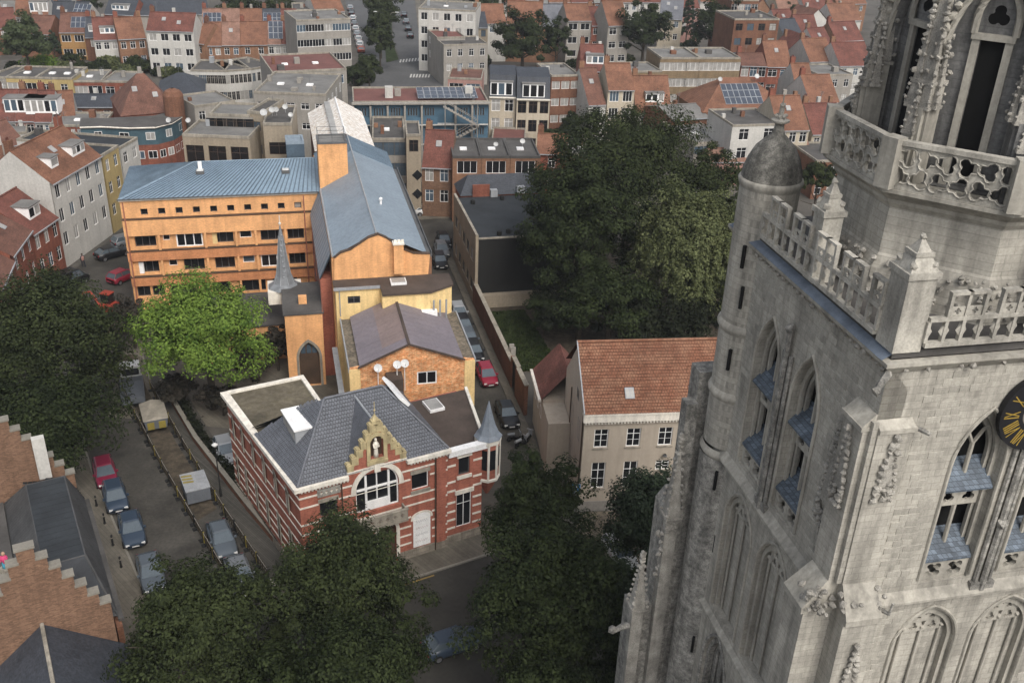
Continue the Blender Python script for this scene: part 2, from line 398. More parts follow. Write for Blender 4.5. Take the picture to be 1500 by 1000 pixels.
    def pieces(s, name, m, parent=None, smooth=False):
        """build every connected piece as an object of its own"""
        par = list(range(len(s.V)))

        def find(i):
            while par[i] != i: par[i] = par[par[i]]; i = par[i]
            return i
        for f in s.F:
            for i in f[1:]: par[find(i)] = find(f[0])
        grp = {}
        for f in s.F: grp.setdefault(find(f[0]), []).append(f)
        for fs in grp.values():
            k = MB(); ids = sorted({i for f in fs for i in f}); mp = {j: i for i, j in enumerate(ids)}
            k.V = [s.V[i] for i in ids]; k.F = [[mp[i] for i in f] for f in fs]; k.build(name, m, parent, smooth)

    def data(s, name):
        me = bpy.data.meshes.new(name)
        me.from_pydata(s.V, [], s.F)
        for m in (s.mats or ['ground']): me.materials.append(MATS[m])
        if len(s.mats) > 1: me.polygons.foreach_set('material_index', s.M)
        me.update(); return me

    def build(s, name, m=None, parent=None, smooth=False, loc=None, rz=None):
        if m is not None:
            s.mats = [m]; s.M = [0] * len(s.F)
        me = s.data(name)
        if smooth: me.polygons.foreach_set('use_smooth', [True] * len(me.polygons))
        return link(name, me, parent, loc, rz)


def link(name, me, parent=None, loc=None, rz=None):
    o = bpy.data.objects.new(name, me)
    scene.collection.objects.link(o)
    if parent is not None: o.parent = parent
    if loc is not None: o.location = loc
    if rz is not None: o.rotation_euler = (0, 0, rz)
    return o


USED = set()


def tag(o, label, cat, group=None, kind=None):
    if label: o['label'] = label
    if cat: o['category'] = cat
    if group: o['group'] = group
    if kind: o['kind'] = kind
    return o


def thing(name, label, cat, loc=(0, 0, 0), rz=0.0, group=None):
    o = bpy.data.objects.new(name, None); scene.collection.objects.link(o)
    o.location = loc; o.rotation_euler = (0, 0, rz); o.empty_display_size = 0.3
    return tag(o, label, cat, group)


def struct(name, mb, m, parent=None):
    o = mb.build(name, m, parent); o['kind'] = 'structure'; return o


# 2-D outlines (x, z), anticlockwise
def rect(a, b, c, d): return [(a, c), (b, c), (b, d), (a, d)]


def lancet(cx, hw, z0, zs, za, n=7):
    """pointed arch: jambs to the springing zs, apex za"""
    h = za - zs; R = (h * h + hw * hw) / (2 * hw)
    if R < hw: R = hw
    out = [(cx - hw, z0), (cx + hw, z0)]
    amax = math.asin(min(1, h / R))
    for i in range(n + 1):
        a = amax * i / n; out.append((cx + hw - R + R * math.cos(a), zs + R * math.sin(a)))
    for i in range(n - 1, -1, -1):
        a = amax * i / n; out.append((cx - hw + R - R * math.cos(a), zs + R * math.sin(a)))
    return out


def roundarch(cx, hw, z0, zs, n=10, k=1.0):
    return [(cx - hw, z0), (cx + hw, z0)] + [(cx + hw * math.cos(math.pi * i / n), zs + k * hw * math.sin(math.pi * i / n)) for i in range(n + 1)]


def circ(cx, cz, r, n=12, rz=None): return [(cx + r * math.cos(2 * math.pi * i / n), cz + (rz or r) * math.sin(2 * math.pi * i / n)) for i in range(n)]


def foil(cx, cz, r, lobes=3, a0=math.pi / 2, n=30):
    out = []
    for i in range(n):
        a = 2 * math.pi * i / n
        k = r * (0.36 + 0.64 * abs(math.cos(lobes * (a - a0) / 2)) ** 0.55)
        out.append((cx + k * math.cos(a), cz + k * math.sin(a)))
    return out


# ------------------------------------------------------------------ windows shared by all buildings
WCACHE = {}


def window(parent, x, z, w, h, y=0.1, frame='white_paint', pane=None, style='cross', rz=0.0, loc=None, sill=None, bar=0.07):
    """window part with its pane as sub-part; mesh data shared between alike windows"""
    w = round(w, 2); h = round(h, 2)
    if pane is None: pane = random.choice(['glass_dark', 'glass_dark', 'glass_dark', 'glass_curtain', 'glass_blue'])
    key = (w, h, frame, style, sill)
    if key not in WCACHE:
        m = MB(); t = bar
        m.use(frame)
        m.box(0, w, 0, .06, 0, t); m.box(0, w, 0, .06, h - t, h); m.box(0, t, 0, .06, t, h - t); m.box(w - t, w, 0, .06, t, h - t)
        if style in ('cross', 'split', 'grid'): m.box(w / 2 - t * .4, w / 2 + t * .4, .004, .056, t, h - t)
        if style in ('cross', 'bar', 'grid'): m.box(t, w - t, .006, .052, h * .68, h * .68 + t * .7)
        if style == 'grid':
            m.box(t, w - t, .01, .05, h * .36, h * .36 + t * .35)
        if style == 'triple':
            for k in (1, 2): m.box(w * k / 3 - t * .4, w * k / 3 + t * .4, .004, .056, t, h - t)
        if sill:
            m.use(sill); m.box(-.08, w + .08, -.2, -.002, -.1, -.004)
        g = MB(); g.use('glass_dark'); g.box(t * .7, w - t * .7, .02, .045, t * .7, h - t * .7)
        WCACHE[key] = (m.data('window'), g)
    me, g = WCACHE[key]
    k2 = key + (pane,)
    if k2 not in WCACHE:
        g.mats = [pane]; WCACHE[k2] = g.data('pane')
    o = link('window', me, parent, loc or (x, y, z), rz)
    link('pane', WCACHE[k2], o)
    return o

# ------------------------------------------------------------------ ground, streets, pavements
def sheet(name, pts, z, m, thick=0.0):
    """flat piece of ground; points are (x, y); a raised slab when thick > 0"""
    b = MB()
    if thick: b.prism(ccw(pts), z - thick, z)
    else: b.poly([(p[0], p[1], z) for p in ccw(pts)])
    return struct(name, b, m)


def ccw(pts):
    pts = [(p[0], p[1]) for p in pts]
    a = sum(pts[i][0] * pts[(i + 1) % len(pts)][1] - pts[(i + 1) % len(pts)][0] * pts[i][1] for i in range(len(pts)))
    return pts if a > 0 else pts[::-1]


def gp(*px): return [at(x, y, 0) for x, y in px]


def offset_line(line, d):
    """polyline shifted sideways by d (positive = to the left of travel)"""
    out = []
    for i, p in enumerate(line):
        t = (Vector(line[min(i + 1, len(line) - 1)][:2]) - Vector(line[max(i - 1, 0)][:2])).normalized()
        out.append((p[0] - t.y * d, p[1] + t.x * d))
    return out


b = MB(); b.poly([(-1500, -300, 0), (1500, -300, 0), (1500, 3000, 0), (-1500, 3000, 0)]); struct('ground', b, 'ground')
# the street left of the red brick house, the square in front of it, the lane right of it
left_l = gp((300, 1040), (232, 900), (176, 770), (140, 690), (112, 600), (92, 500), (84, 440), (108, 396), (166, 346), (196, 318))
left_r = gp((540, 1040), (425, 868), (330, 720), (262, 612), (222, 545), (204, 470), (196, 444), (190, 400), (186, 372), (205, 330))
sheet('street', left_l + left_r[::-1], 0.004, 'asphalt')
sheet('square', [(-22, 44), (16, 40), (16, 60), (5.2, 66), (2.2, 68), (-6, 59.6), (-17.2, 54.4)], 0.008, 'cobble')
axis = Vector((-0.2419, 0.9703)); side = Vector((0.9703, 0.2419))
LO = Vector((-23.84, 105.96))                         # origin of the long building's own axes


def lbp(x, y): return (LO.x + side.x * x + axis.x * y, LO.y + side.y * x + axis.y * y)


sheet('lane', [lbp(14.2, -41), lbp(18.8, -41), lbp(18.9, 16), lbp(14.4, 16)], 0.012, 'asphalt')
sheet('lane_pavement', [lbp(18.0, -36), lbp(18.85, -36), lbp(18.85, 14), lbp(18.0, 14)], 0.12, 'paving', 0.12)
sheet('lane_pavement', [lbp(13.45, -29), lbp(14.3, -29), lbp(14.5, 16), lbp(13.6, 16)], 0.12, 'paving', 0.12)
sheet('cross_street', [lbp(-26, 16), lbp(-20, 27), lbp(60, 27), lbp(60, 16)], 0.016, 'asphalt')
sheet('far_pavement', [lbp(13, 26), lbp(60, 26), lbp(60, 28.6), lbp(13, 28.6)], 0.12, 'paving', 0.12)
for k in range(6):                                     # zebra crossing where the lane meets the cross street
    sheet('crossing_stripe', [lbp(13.2 + k * .95, 12.2), lbp(13.7 + k * .95, 12.2), lbp(13.7 + k * .95, 14.6), lbp(13.2 + k * .95, 14.6)], 0.022, 'marking')
# pavements beside the left street
pl = gp((250, 960), (226, 905), (168, 772), (134, 692), (108, 610), (90, 520))
sheet('left_pavement', pl + offset_line(pl, 3.4)[::-1], 0.12, 'paving', 0.12)
sheet('left_kerb', offset_line(pl, -0.16) + offset_line(pl, -0.001)[::-1], 0.135, 'kerb_stone', 0.135)
pr = gp((414, 872), (330, 750), (268, 648), (224, 568), (210, 520))
sheet('footpath', pr + offset_line(pr, -2.6)[::-1], 0.12, 'cobble', 0.12)
sheet('footpath_kerb', offset_line(pr, 0.16) + offset_line(pr, 0.001)[::-1], 0.135, 'kerb_stone', 0.135)
# pavement along the front of the red brick house
FA = math.radians(29.2); FU = Vector((math.cos(FA), math.sin(FA))); FV = Vector((-math.sin(FA), math.cos(FA))); FO = Vector((-14.56, 57.01))


def chp(x, y): return (FO.x + FU.x * x + FV.x * y, FO.y + FU.y * x + FV.y * y)


sheet('front_pavement', [chp(-2.6, -2.2), chp(17.2, -2.2), chp(18.2, .4), chp(16.4, 1.2), chp(-2.6, 1.0)], 0.13, 'paving', 0.13)
sheet('front_kerb', [chp(-2.6, -2.38), chp(17.3, -2.38), chp(17.3, -2.203), chp(-2.6, -2.203)], 0.14, 'kerb_stone', 0.14)
sheet('yellow_line', [chp(6.8, -2.7), chp(9.2, -2.7), chp(9.2, -2.55), chp(6.8, -2.55)], 0.016, 'marking_yellow')
sheet('forecourt', [(4.9, 60.2), (22, 62), (20.5, 69.5), (6.2, 67.6)], 0.11, 'gravel_edge', 0.11)
# park lawn right of the lane
lawn = sheet('park_ground', [lbp(19.3, -20), lbp(70, -26), lbp(75, 10), lbp(36, 14), lbp(31, -2), lbp(19.3, -3.5)], 0.02, 'soil')
# courtyard between the wings
sheet('courtyard', [lbp(-20, -22), lbp(2, -30), lbp(2, 1), lbp(-20, 1)], 0.018, 'paving')


def grass_patch(name, label, pts, n, m='grass', hh=0.22):
    """turf as many short blades over an outline (x, y)"""
    xs = [p[0] for p in pts]; ys = [p[1] for p in pts]; out = []
    P = [Vector((p[0], p[1])) for p in pts]

    def inside(x, y):
        c = False; j = len(P) - 1
        for i in range(len(P)):
            if (P[i].y > y) != (P[j].y > y) and x < (P[j].x - P[i].x) * (y - P[i].y) / (P[j].y - P[i].y) + P[i].x: c = not c
            j = i
        return c
    bm = MB()
    while len(out) < n:
        x = random.uniform(min(xs), max(xs)); y = random.uniform(min(ys), max(ys))
        if not inside(x, y): continue
        out.append(1); a = random.uniform(0, 6.28); w = random.uniform(.1, .24); h = hh * random.uniform(.5, 1.3)
        lx = random.uniform(-.1, .1); ly = random.uniform(-.1, .1)
        bm.poly([(x - w * math.cos(a), y - w * math.sin(a), .02), (x + w * math.cos(a), y + w * math.sin(a), .02), (x + lx, y + ly, h)])
    o = bm.build(name, m); o['label'] = label; o['category'] = 'grass'; o['kind'] = 'stuff'
    return o


grass_patch('lawn_grass', 'rough green lawn behind the long brick garden wall', [lbp(19.6, -20), lbp(25, -20), lbp(24.5, -5.5), lbp(19.6, -5.5)], 9000)


# ------------------------------------------------------------------ the orange building complex (its own axes: x across, y along)
LA = math.radians(14.0)


def seam_roof(root, poly, m, name='roof', sp=0.52, rib=0.09):
    """metal roof slope: sheets laid side by side with raised seams between them. poly: eave a, eave b, top c, top d"""
    a, b, c, d = [Vector(p) for p in poly]
    base = MB(); nrm = (b - a).cross(d - a).normalized()
    base.poly([a - nrm * .02, b - nrm * .02, c - nrm * .02, d - nrm * .02]); base.poly([d - nrm * .1, c - nrm * .1, b - nrm * .1, a - nrm * .1])
    ro = base.build(name, m, root)
    n = max(2, int(round((b - a).length / sp)))
    for i in range(n):
        t0, t1 = i / n, (i + 1) / n
        g = 0.02 / (b - a).length
        p0, p1 = a.lerp(b, t0 + g), a.lerp(b, t1 - g); q0, q1 = d.lerp(c, t0 + g), d.lerp(c, t1 - g)
        k = MB(); up = nrm * .012; r = nrm * rib
        k.use(m); k.poly([p0 + up, p1 + up, q1 + up, q0 + up]); k.use('blue_seam')
        w = (b - a).normalized() * .09
        w2 = (c - d).normalized() * .09 if (c - d).length > .1 else Vector((0, 0, 0))
        k.poly([p1 - w + r, p1 + r, q1 + r, q1 - w2 + r]); k.poly([p1 - w + up, p1 - w + r, q1 - w2 + r, q1 - w2 + up]); k.poly([p1 + r, p1, q1, q1 + r])
        k.build('roof_sheet', None, ro)
    return ro


# ---- wing with the balconied front
wing = thing('apartment_wing', 'orange brick apartment wing with blue seamed metal roof and long window bands', 'building', (LO.x, LO.y, 0), LA)
W0, W1, WF, WZ, WB = -19.65, 1.6, 1.17, 13.45, 12.6
big2 = [(-18.7, -16.45), (-10.4, -8.1), (-5.1, -2.65), (-2.1, -.25)]
big3 = [(-18.65, -16.5), (-13.8, -11.55), (-10.4, -8.2), (-2.1, -.25)]
H = []
r1 = [(-17.66 + 1.838 * i, -16.9 + 1.838 * i, 11.5, 12.25) for i in range(10)]
H += r1
r2 = [(a, b2, 7.72, 9.08) for a, b2 in big2] + [(-15.7, -14.95, 8.4, 9.12), (-14.3, -11.45, 7.6, 9.2), (-7.4, -6.1, 8.25, 9.12)]
r3 = [(a, b2, 4.6, 6.12) for a, b2 in big3] + [(-15.4, -14.5, 5.3, 6.1), (-7.3, -6.0, 5.2, 6.1), (-5.3, -2.6, 4.6, 6.1)]
r4 = [(-19.2, -17.8, 1.75, 3.1), (-17.55, -16.2, 1.75, 3.1), (-15.6, -12.8, 1.6, 3.1), (-11.8, -9.0, 1.6, 3.1), (-8, -5, 1.6, 3.1), (-4.2, -1.4, 1.6, 3.1)]
H += r2 + r3 + r4
m = MB(); m.wall(W1 - .05, 0, WZ, H, WF, 0.55, W0)
m.box(W0, W1 - .06, WF + .56, WB, 0, WZ - .02)
m.build('wall', 'orange_brick', wing)
for z, h in ((11.12, .1), (7.36, .1), (4.28, .1)):
    m = MB(); m.box(W0 - .06, W1 - .1, WF - .46, WF - .003, z, z + h); m.build('ledge', 'frame_brown', wing)
for z0, z1, mm in ((9.25, 11.1, 'orange_brick'), (6.25, 7.34, 'red_orange_brick'), (3.22, 4.26, 'red_orange_brick')):
    m = MB(); m.box(W0 + .02, W1 - .1, WF - .4, WF - .002, z0, z1); m.build('balcony_band', mm, wing)
    for x in (-19.5, -16.2, -11.25, -7.9, -5.75, -2.45): q = MB(); q.box(x, x + .25, WF - .38, WF - .003, {9.25: 7.47, 6.25: 4.39, 3.22: 0}[z0], z0 - .004); q.build('balcony_pier', 'orange_brick', wing)
m = MB(); m.box(W0 - .12, W1 - .1, WF - .2, WF - .004, WZ - .22, WZ - .03); m.build('eaves_board', 'white_stone', wing)
for i, (a, b2, c, d) in enumerate(r1): window(wing, a, c, b2 - a, d - c, WF + .3, 'frame_grey', 'glass_curtain' if i == 9 else 'glass_dark', 'plain')
for a, b2, c, d in r2:
    if abs(a + 14.3) < .01: window(wing, a, c, b2 - a, d - c, WF + .06, 'white_paint', 'glass_dark', 'triple', bar=.14)
    else: window(wing, a, c, b2 - a, d - c, WF + (.5 if b2 - a > 1.6 else .25), 'frame_grey' if b2 - a > 1.6 else 'white_paint', 'glass_dark' if b2 - a > 1.4 else None, 'triple' if b2 - a > 1.6 else 'plain')
for a, b2, c, d in r3:
    w5 = abs(a + 5.3) < .01
    window(wing, a, c, b2 - a, d - c, WF + (.08 if w5 else .5 if b2 - a > 1.6 else .25), 'white_paint' if w5 or b2 - a < 1.5 else 'frame_grey', 'glass_dark' if b2 - a > 1.4 else None, 'triple' if b2 - a > 1.6 else 'plain', bar=.12 if w5 else .07)
for a, b2, c, d in r4: window(wing, a, c, b2 - a, d - c, WF + .3, 'frame_grey', 'glass_dark', 'split')
for a, z in ((-16.45, 7.72), (-10.4, 7.72), (-8.1, 4.6), (-18.65, 4.6)):
    m = MB(); m.box(a, a + .5, WF + .05, WF + .5, z + .002, z + 1.34); m.build('balcony_screen', 'white_paint' if a < -15 else 'yellow_render', wing)
for x in (-19.3, -.08):
    m = MB(); m.tube([(x, WF - .5, 13.2), (x, WF - .5, .2)], .07, 8); m.build('downpipe', 'copper_trim', wing)
HX, RY, RZ = -11.9, 6.7, 15.6
seam_roof(wing, [(W0 - .1, WF - .25, WZ), (W1 + .4, WF - .25, WZ), (W1 + .4, RY, RZ), (HX, RY, RZ)], 'blue_metal')
seam_roof(wing, [(W0 - .1, WB + .1, WZ), (W0 - .1, WF - .25, WZ), (HX, RY, RZ), (HX - .01, RY + .01, RZ)], 'blue_metal')
seam_roof(wing, [(W1 + .4, WB + .1, WZ), (W0 - .1, WB + .1, WZ), (HX, RY, RZ), (W1 + .4, RY, RZ)], 'blue_metal')
m = MB(); m.tube([(HX, RY, RZ + .03), (W1, RY, RZ + .03)], .09); m.tube([(W0 - .08, WF - .2, WZ + .03), (HX, RY, RZ + .03)], .08); m.pieces('ridge_cap', 'blue_metal', wing)
m = MB(); m.box(W0 - .25, W1, WF - .34, WF - .26, WZ - .06, WZ + .06); m.build('gutter', 'frame_grey', wing)
for x, y, z in ((-11.2, 5.0, 14.98), (-1.8, 4.6, 14.85)):
    m = MB(); m.use('frame_grey'); m.box(x - .45, x + .45, y - .55, y + .35, z - .15, z + .22); m.use('lamp_white'); m.box(x - .36, x + .36, y - .46, y + .26, z + .221, z + .27)
    m.build('roof_light', None, wing)
m = MB(); m.use('white_paint'); m.box(-11.4, -11.0, 5.3, 5.7, 15.1, 16.0); m.build('roof_vent', None, wing)

# ---- long block with the blue ridge roof
lng = thing('long_block', 'long orange block with pale blue ridged roof and curved gable front', 'building', (LO.x, LO.y, 0), LA)
m = MB(); m.box(1.75, 10.75, -18.9, 14.6, 0, 13.55); m.build('wall', 'orange_brick', lng)
ro = MB(); ro.poly([(10.95, -19.0, 13.55), (10.95, 8.0, 13.55), (6.05, 8.0, 16.0), (6.05, -19.0, 16.0)]); ro.build('roof_slope', 'blue_sheet', lng)
ro = MB(); ro.poly([(1.85, 8.0, 13.75), (1.85, -19.0, 13.75), (6.05, -19.0, 16.0), (6.05, 8.0, 16.0)]); ro.build('roof_slope', 'blue_sheet', lng)
seam_roof(lng, [(10.95, 8.05, 13.55), (10.95, 14.7, 13.55), (6.05, 14.7, 15.9), (6.05, 8.05, 15.9)], 'blue_metal', 'roof_slope')
seam_roof(lng, [(1.85, 14.7, 13.75), (1.85, 8.05, 13.75), (6.05, 8.05, 15.9), (6.05, 14.7, 15.9)], 'blue_metal', 'roof_slope')
for i in range(26):                                    # standing joints of the smooth sheets
    y = -18.4 + i * 1.02
    m = MB(); m.mesh([(10.94, y, 13.57), (10.94, y + .03, 13.57), (6.08, y + .03, 16.01), (6.08, y, 16.01)], [(0, 1, 2, 3)])
    m.mesh([(1.87, y + .03, 13.775), (1.87, y, 13.775), (6.02, y, 16.012), (6.02, y + .03, 16.012)], [(0, 1, 2, 3)]); m.build('roof_joint', 'blue_metal', lng)
m = MB(); m.tube([(6.05, -19.0, 16.03), (6.05, 14.7, 16.0)], .09); m.tube([(1.85, -19, 13.8), (1.85, 8, 13.8)], .1); m.pieces('ridge_cap', 'zinc', lng)
m = MB(); m.box(10.98, 11.35, -19.0, 8.0, 13.2, 13.5); m.box(11.36, 11.44, -19, 8, 13.2, 13.75); m.build('gutter', 'frame_grey', lng)
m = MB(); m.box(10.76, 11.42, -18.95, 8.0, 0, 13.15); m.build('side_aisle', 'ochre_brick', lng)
# lower lean-to roof on the courtyard side
seam_roof(lng, [(.55, 7.0, 10.9), (.55, -17.6, 10.9), (1.74, -17.6, 13.5), (1.74, 7.0, 13.5)], 'blue_sheet', 'lean_to_roof', 1.1, rib=.02)
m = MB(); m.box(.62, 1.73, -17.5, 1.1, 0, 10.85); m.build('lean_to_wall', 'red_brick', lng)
for y in (-15, -11, -7, -3):
    for z in (2.0, 5.0, 8.0): window(lng, .55, z, 1.2, 1.6, 0, 'frame_grey', 'glass_dark', 'split', rz=-math.pi / 2, loc=(.58, y, z))
# shaped gable
gp_ = [(1.8, 10.2), (10.9, 10.2), (11.2, 13.6), (9.6, 13.75), (8.4, 14.3), (7.0, 15.5), (6.2, 15.9), (5.3, 15.6), (3.6, 14.5), (2.6, 14.2), (2.0, 13.7)]
m = MB(); m.plate(gp_, [], -19.3, -18.96); m.build('gable_wall', 'orange_brick', lng)
m = MB()
for i in range(2, len(gp_) - 1):
    a, b2 = gp_[i], gp_[i + 1]
    m.mesh([(a[0], -19.38, a[1]), (b2[0], -19.38, b2[1]), (b2[0], -18.9, b2[1]), (a[0], -18.9, a[1]), (a[0], -19.38, a[1] + .09), (b2[0], -19.38, b2[1] + .09), (b2[0], -18.9, b2[1] + .09), (a[0], -18.9, a[1] + .09)],
           [(3, 2, 1, 0), (4, 5, 6, 7), (0, 1, 5, 4), (1, 2, 6, 5), (2, 3, 7, 6), (3, 0, 4, 7)])
m.build('gable_coping', 'frame_brown', lng)
m = MB(); m.box(7.6, 8.55, -20.0, -19.2, 12.0, 15.0); m.build('chimney', 'orange_brick', lng)
m = MB(); m.box(7.52, 8.63, -20.08, -19.12, 15.002, 15.14)
for q in (7.8, 8.15, 8.5): m.box(q - .12, q + .12, -19.7, -19.45, 15.142, 15.36)
m.build('chimney_cap', 'white_stone', lng)
m = MB(); m.tube([(7.6, -9, 15.2), (7.6, -9, 15.75)], .12, 8); m.lump((7.6, -9, 15.8), .22, .1); m.build('roof_vent', 'white_paint', lng)
m = MB(); m.box(1.85, 5.05, .95, 4.1, 0, 18.9); m.build('lift_tower', 'orange_brick', lng)
m = MB()
for x0, x1, y0, y1 in ((1.8, 5.1, .9, 1.15), (1.8, 5.1, 3.9, 4.15), (1.8, 2.05, 1.151, 3.899), (4.85, 5.1, 1.151, 3.899)): m.box(x0, x1, y0, y1, 18.902, 19.1)
for x in (1.95, 3.45, 4.95):
    for y in (1.02, 4.02): m.tube([(x, y, 19.1), (x, y, 20.0)], .025, 4)
for y in (1.02, 4.02):
    for z in (19.55, 20.0): m.tube([(1.95, y, z), (4.95, y, z)], .022, 4)
for x in (1.95, 4.95): m.tube([(x, 1.02, 20), (x, 4.02, 20)], .022, 4)
m.build('tower_railing', 'frame_grey', lng)
m = MB(); m.box(2.06, 4.84, 1.16, 3.89, 18.905, 19.0); m.build('tower_deck', 'bitumen_light', lng)

# ---- yellow rendered block with flat roofs in front of it
yel = thing('yellow_block', 'yellow rendered block with flat brown roof and small dark window', 'building', (LO.x, LO.y, 0), LA)
m = MB(); m.wall(6.05, 0, 11.3, [(2.95, 4.15, 9.75, 10.55)], -21.3, .2, 1.85); m.box(1.85, 6.05, -21.09, -19.4, 0, 11.29)
m.box(6.06, 12.85, -21.7, -19.42, 0, 10.1); m.build('wall', 'yellow_render', yel)
window(yel, 2.95, 9.75, 1.2, .8, -21.15, 'frame_grey', 'glass_dark', 'cross')
m = MB(); m.prism([(6.07, -23.2), (10.6, -23.2), (12.9, -21.9), (12.9, -19.5), (6.07, -19.5)], 8.4, 11.3); m.build('projecting_wall', 'yellow_render', yel)
m = MB(); m.box(1.7, 6.05, -21.5, -19.4, 11.302, 11.5); m.prism([(6.06, -23.4), (10.7, -23.4), (13.05, -22.0), (13.05, -19.4), (6.06, -19.4)], 11.302, 11.52); m.build('flat_roof', 'flat_brown', yel)
m = MB(); m.use('zinc'); m.box(1.66, 6.06, -21.56, -21.5, 11.3, 11.62); m.build('roof_edge', None, yel)
m = MB(); m.use('white_paint'); m.box(7.1, 8.6, -21.6, -20.4, 11.54, 11.78); m.use('glass_curtain'); m.box(7.2, 8.5, -21.5, -20.5, 11.79, 11.84); m.build('roof_light', None, yel)
m = MB(); m.box(7.2, 11.2, -23.8, -23.22, 8.45, 9.6); m.build('vent_cabinet', 'white_paint', yel)
for x in (10.9, 11.5, 12.1):
    m = MB(); m.tube([(x, -23.5, 8.6), (x, -23.5, 10.6)], .09, 8); m.build('flue', 'zinc', yel)
m = MB(); m.tube([(2.2, -21.45, 11.3), (2.2, -21.45, 8.6)], .05, 6); m.build('downpipe', 'zinc', yel)

# ---- hall with the low purple-grey sheet roof
hall = thing('hall', 'low hall with purple grey sheet roof and patched brick gable', 'building', (LO.x, LO.y, 0), LA)
m = MB(); m.box(2.25, 13.3, -31.3, -21.72, 0, 8.2); m.build('wall', 'yellow_render', hall)
m = MB(); m.plate([(2.2, 0), (13.3, 0), (13.3, 8.35), (12.3, 8.5), (7.4, 10.4), (3.1, 8.5), (2.2, 8.35)], [rect(8.1, 9.9, 6.2, 7.5)], -31.55, -31.31); m.build('gable_wall', 'patch_brick', hall)
m = MB(); m.box(2.15, 3.1, -31.62, -31.56, 0, 8.3); m.box(12.4, 13.35, -31.62, -31.56, 0, 8.3); m.pieces('corner_strip', 'yellow_render', hall)
window(hall, 8.1, 6.2, 1.8, 1.3, -31.5, 'white_paint', 'glass_dark', 'split', bar=.12)
for a, b2, mm in (((3.05, 8.62), (5.2, 9.54), 'hall_sheet'), ((5.2, 9.54), (7.4, 10.5), 'hall_sheet_warm'), ((7.4, 10.5), (12.25, 8.62), 'hall_sheet')):
    for i in range(6 if mm == 'hall_sheet_warm' else 10):
        n = 6 if mm == 'hall_sheet_warm' else 10
        y0 = -31.75 + (10.0 if mm != 'hall_sheet_warm' else 8.7) * i / n + (1.3 if mm == 'hall_sheet_warm' else 0); y1 = y0 + (10.0 if mm != 'hall_sheet_warm' else 8.7) / n - .02
        k = MB(); z = random.uniform(0, .008)
        pts = [(a[0], y0, a[1] + z), (b2[0], y0, b2[1] + z), (b2[0], y1, b2[1] + z), (a[0], y1, a[1] + z)]
        k.poly(pts); k.poly([(p[0], p[1], p[2] - .06) for p in pts[::-1]])
        k.poly([(pts[0][0], y0, pts[0][2] - .06), (pts[1][0], y0, pts[1][2] - .06), pts[1], pts[0]])
        k.build('roof_sheet', mm, hall)
k = MB(); k.poly([(5.2, -31.75, 9.54), (7.4, -31.75, 10.5), (7.4, -30.46, 10.5), (5.2, -30.46, 9.54)]); k.build('roof_sheet', 'hall_sheet', hall)
m = MB(); m.box(7.28, 7.52, -31.8, -21.75, 10.46, 10.58); m.build('ridge_cap', 'flat_brown', hall)
m = MB()
for a, b2 in (((2.9, 8.55), (7.4, 10.5)), ((7.4, 10.5), (12.4, 8.55))):
    m.mesh([(a[0], -31.86, a[1] - .12), (b2[0], -31.86, b2[1] - .12), (b2[0], -31.78, b2[1] - .12), (a[0], -31.78, a[1] - .12), (a[0], -31.86, a[1] + .06), (b2[0], -31.86, b2[1] + .06), (b2[0], -31.78, b2[1] + .06), (a[0], -31.78, a[1] + .06)],
           [(3, 2, 1, 0), (4, 5, 6, 7), (0, 1, 5, 4), (1, 2, 6, 5), (2, 3, 7, 6), (3, 0, 4, 7)])
m.pieces('verge_board', 'flat_brown', hall)
m = MB(); m.box(2.2, 3.12, -31.3, -21.7, 8.21, 8.36); m.box(12.2, 13.3, -31.3, -21.7, 8.21, 8.36); m.pieces('valley_gutter', 'gravel_edge', hall)
m = MB(); m.box(2.08, 2.2, -31.6, -21.7, 8.0, 8.5); m.box(13.3, 13.42, -31.6, -21.7, 8.0, 8.5); m.pieces('roof_edge', 'zinc', hall)
m = MB(); m.box(1.2, 1.7, -31.6, -22, 5.4, 5.6); m.build('side_gutter', 'zinc', hall)
m = MB(); m.box(5.3, 6.7, -33.2, -31.66, 0, 7.8); m.build('stair_box', 'flat_brown', hall)
for k, (x, y, z) in enumerate(((4.6, -32.1, 7.2), (6.25, -32.3, 7.5), (6.95, -32.0, 7.4))):
    t = thing('satellite_dish', ['white satellite dish at the left corner of the brick hall gable', 'white satellite dish on the middle pole above the slate roof', 'white satellite dish right of its twin before the hall gable'][k], 'satellite dish', (*lbp(x, y), 0), LA, 'white dishes behind the slate roof')
    m = MB(); m.tube([(0, 0, 6.0), (0, 0, z + 1.3)], .04, 6); m.build('pole', 'white_paint', t)
    m = MB(); m.X = Matrix.Translation((0, -.15, z + 1.4)) @ Matrix.Rotation(math.radians(52), 4, 'X'); m.lathe(0, 0, [(.001, 0), (.2, .03), (.36, .1)], 18); m.lathe(0, 0, [(.37, .105), (.2, .015), (.001, -.02)], 18); m.build('reflector', 'lamp_white', t, True)
    m = MB(); m.tube([(0, -.15, z + 1.05), (0, -.75, z + 1.65)], .02, 4); m.build('feed_arm', 'zinc', t)

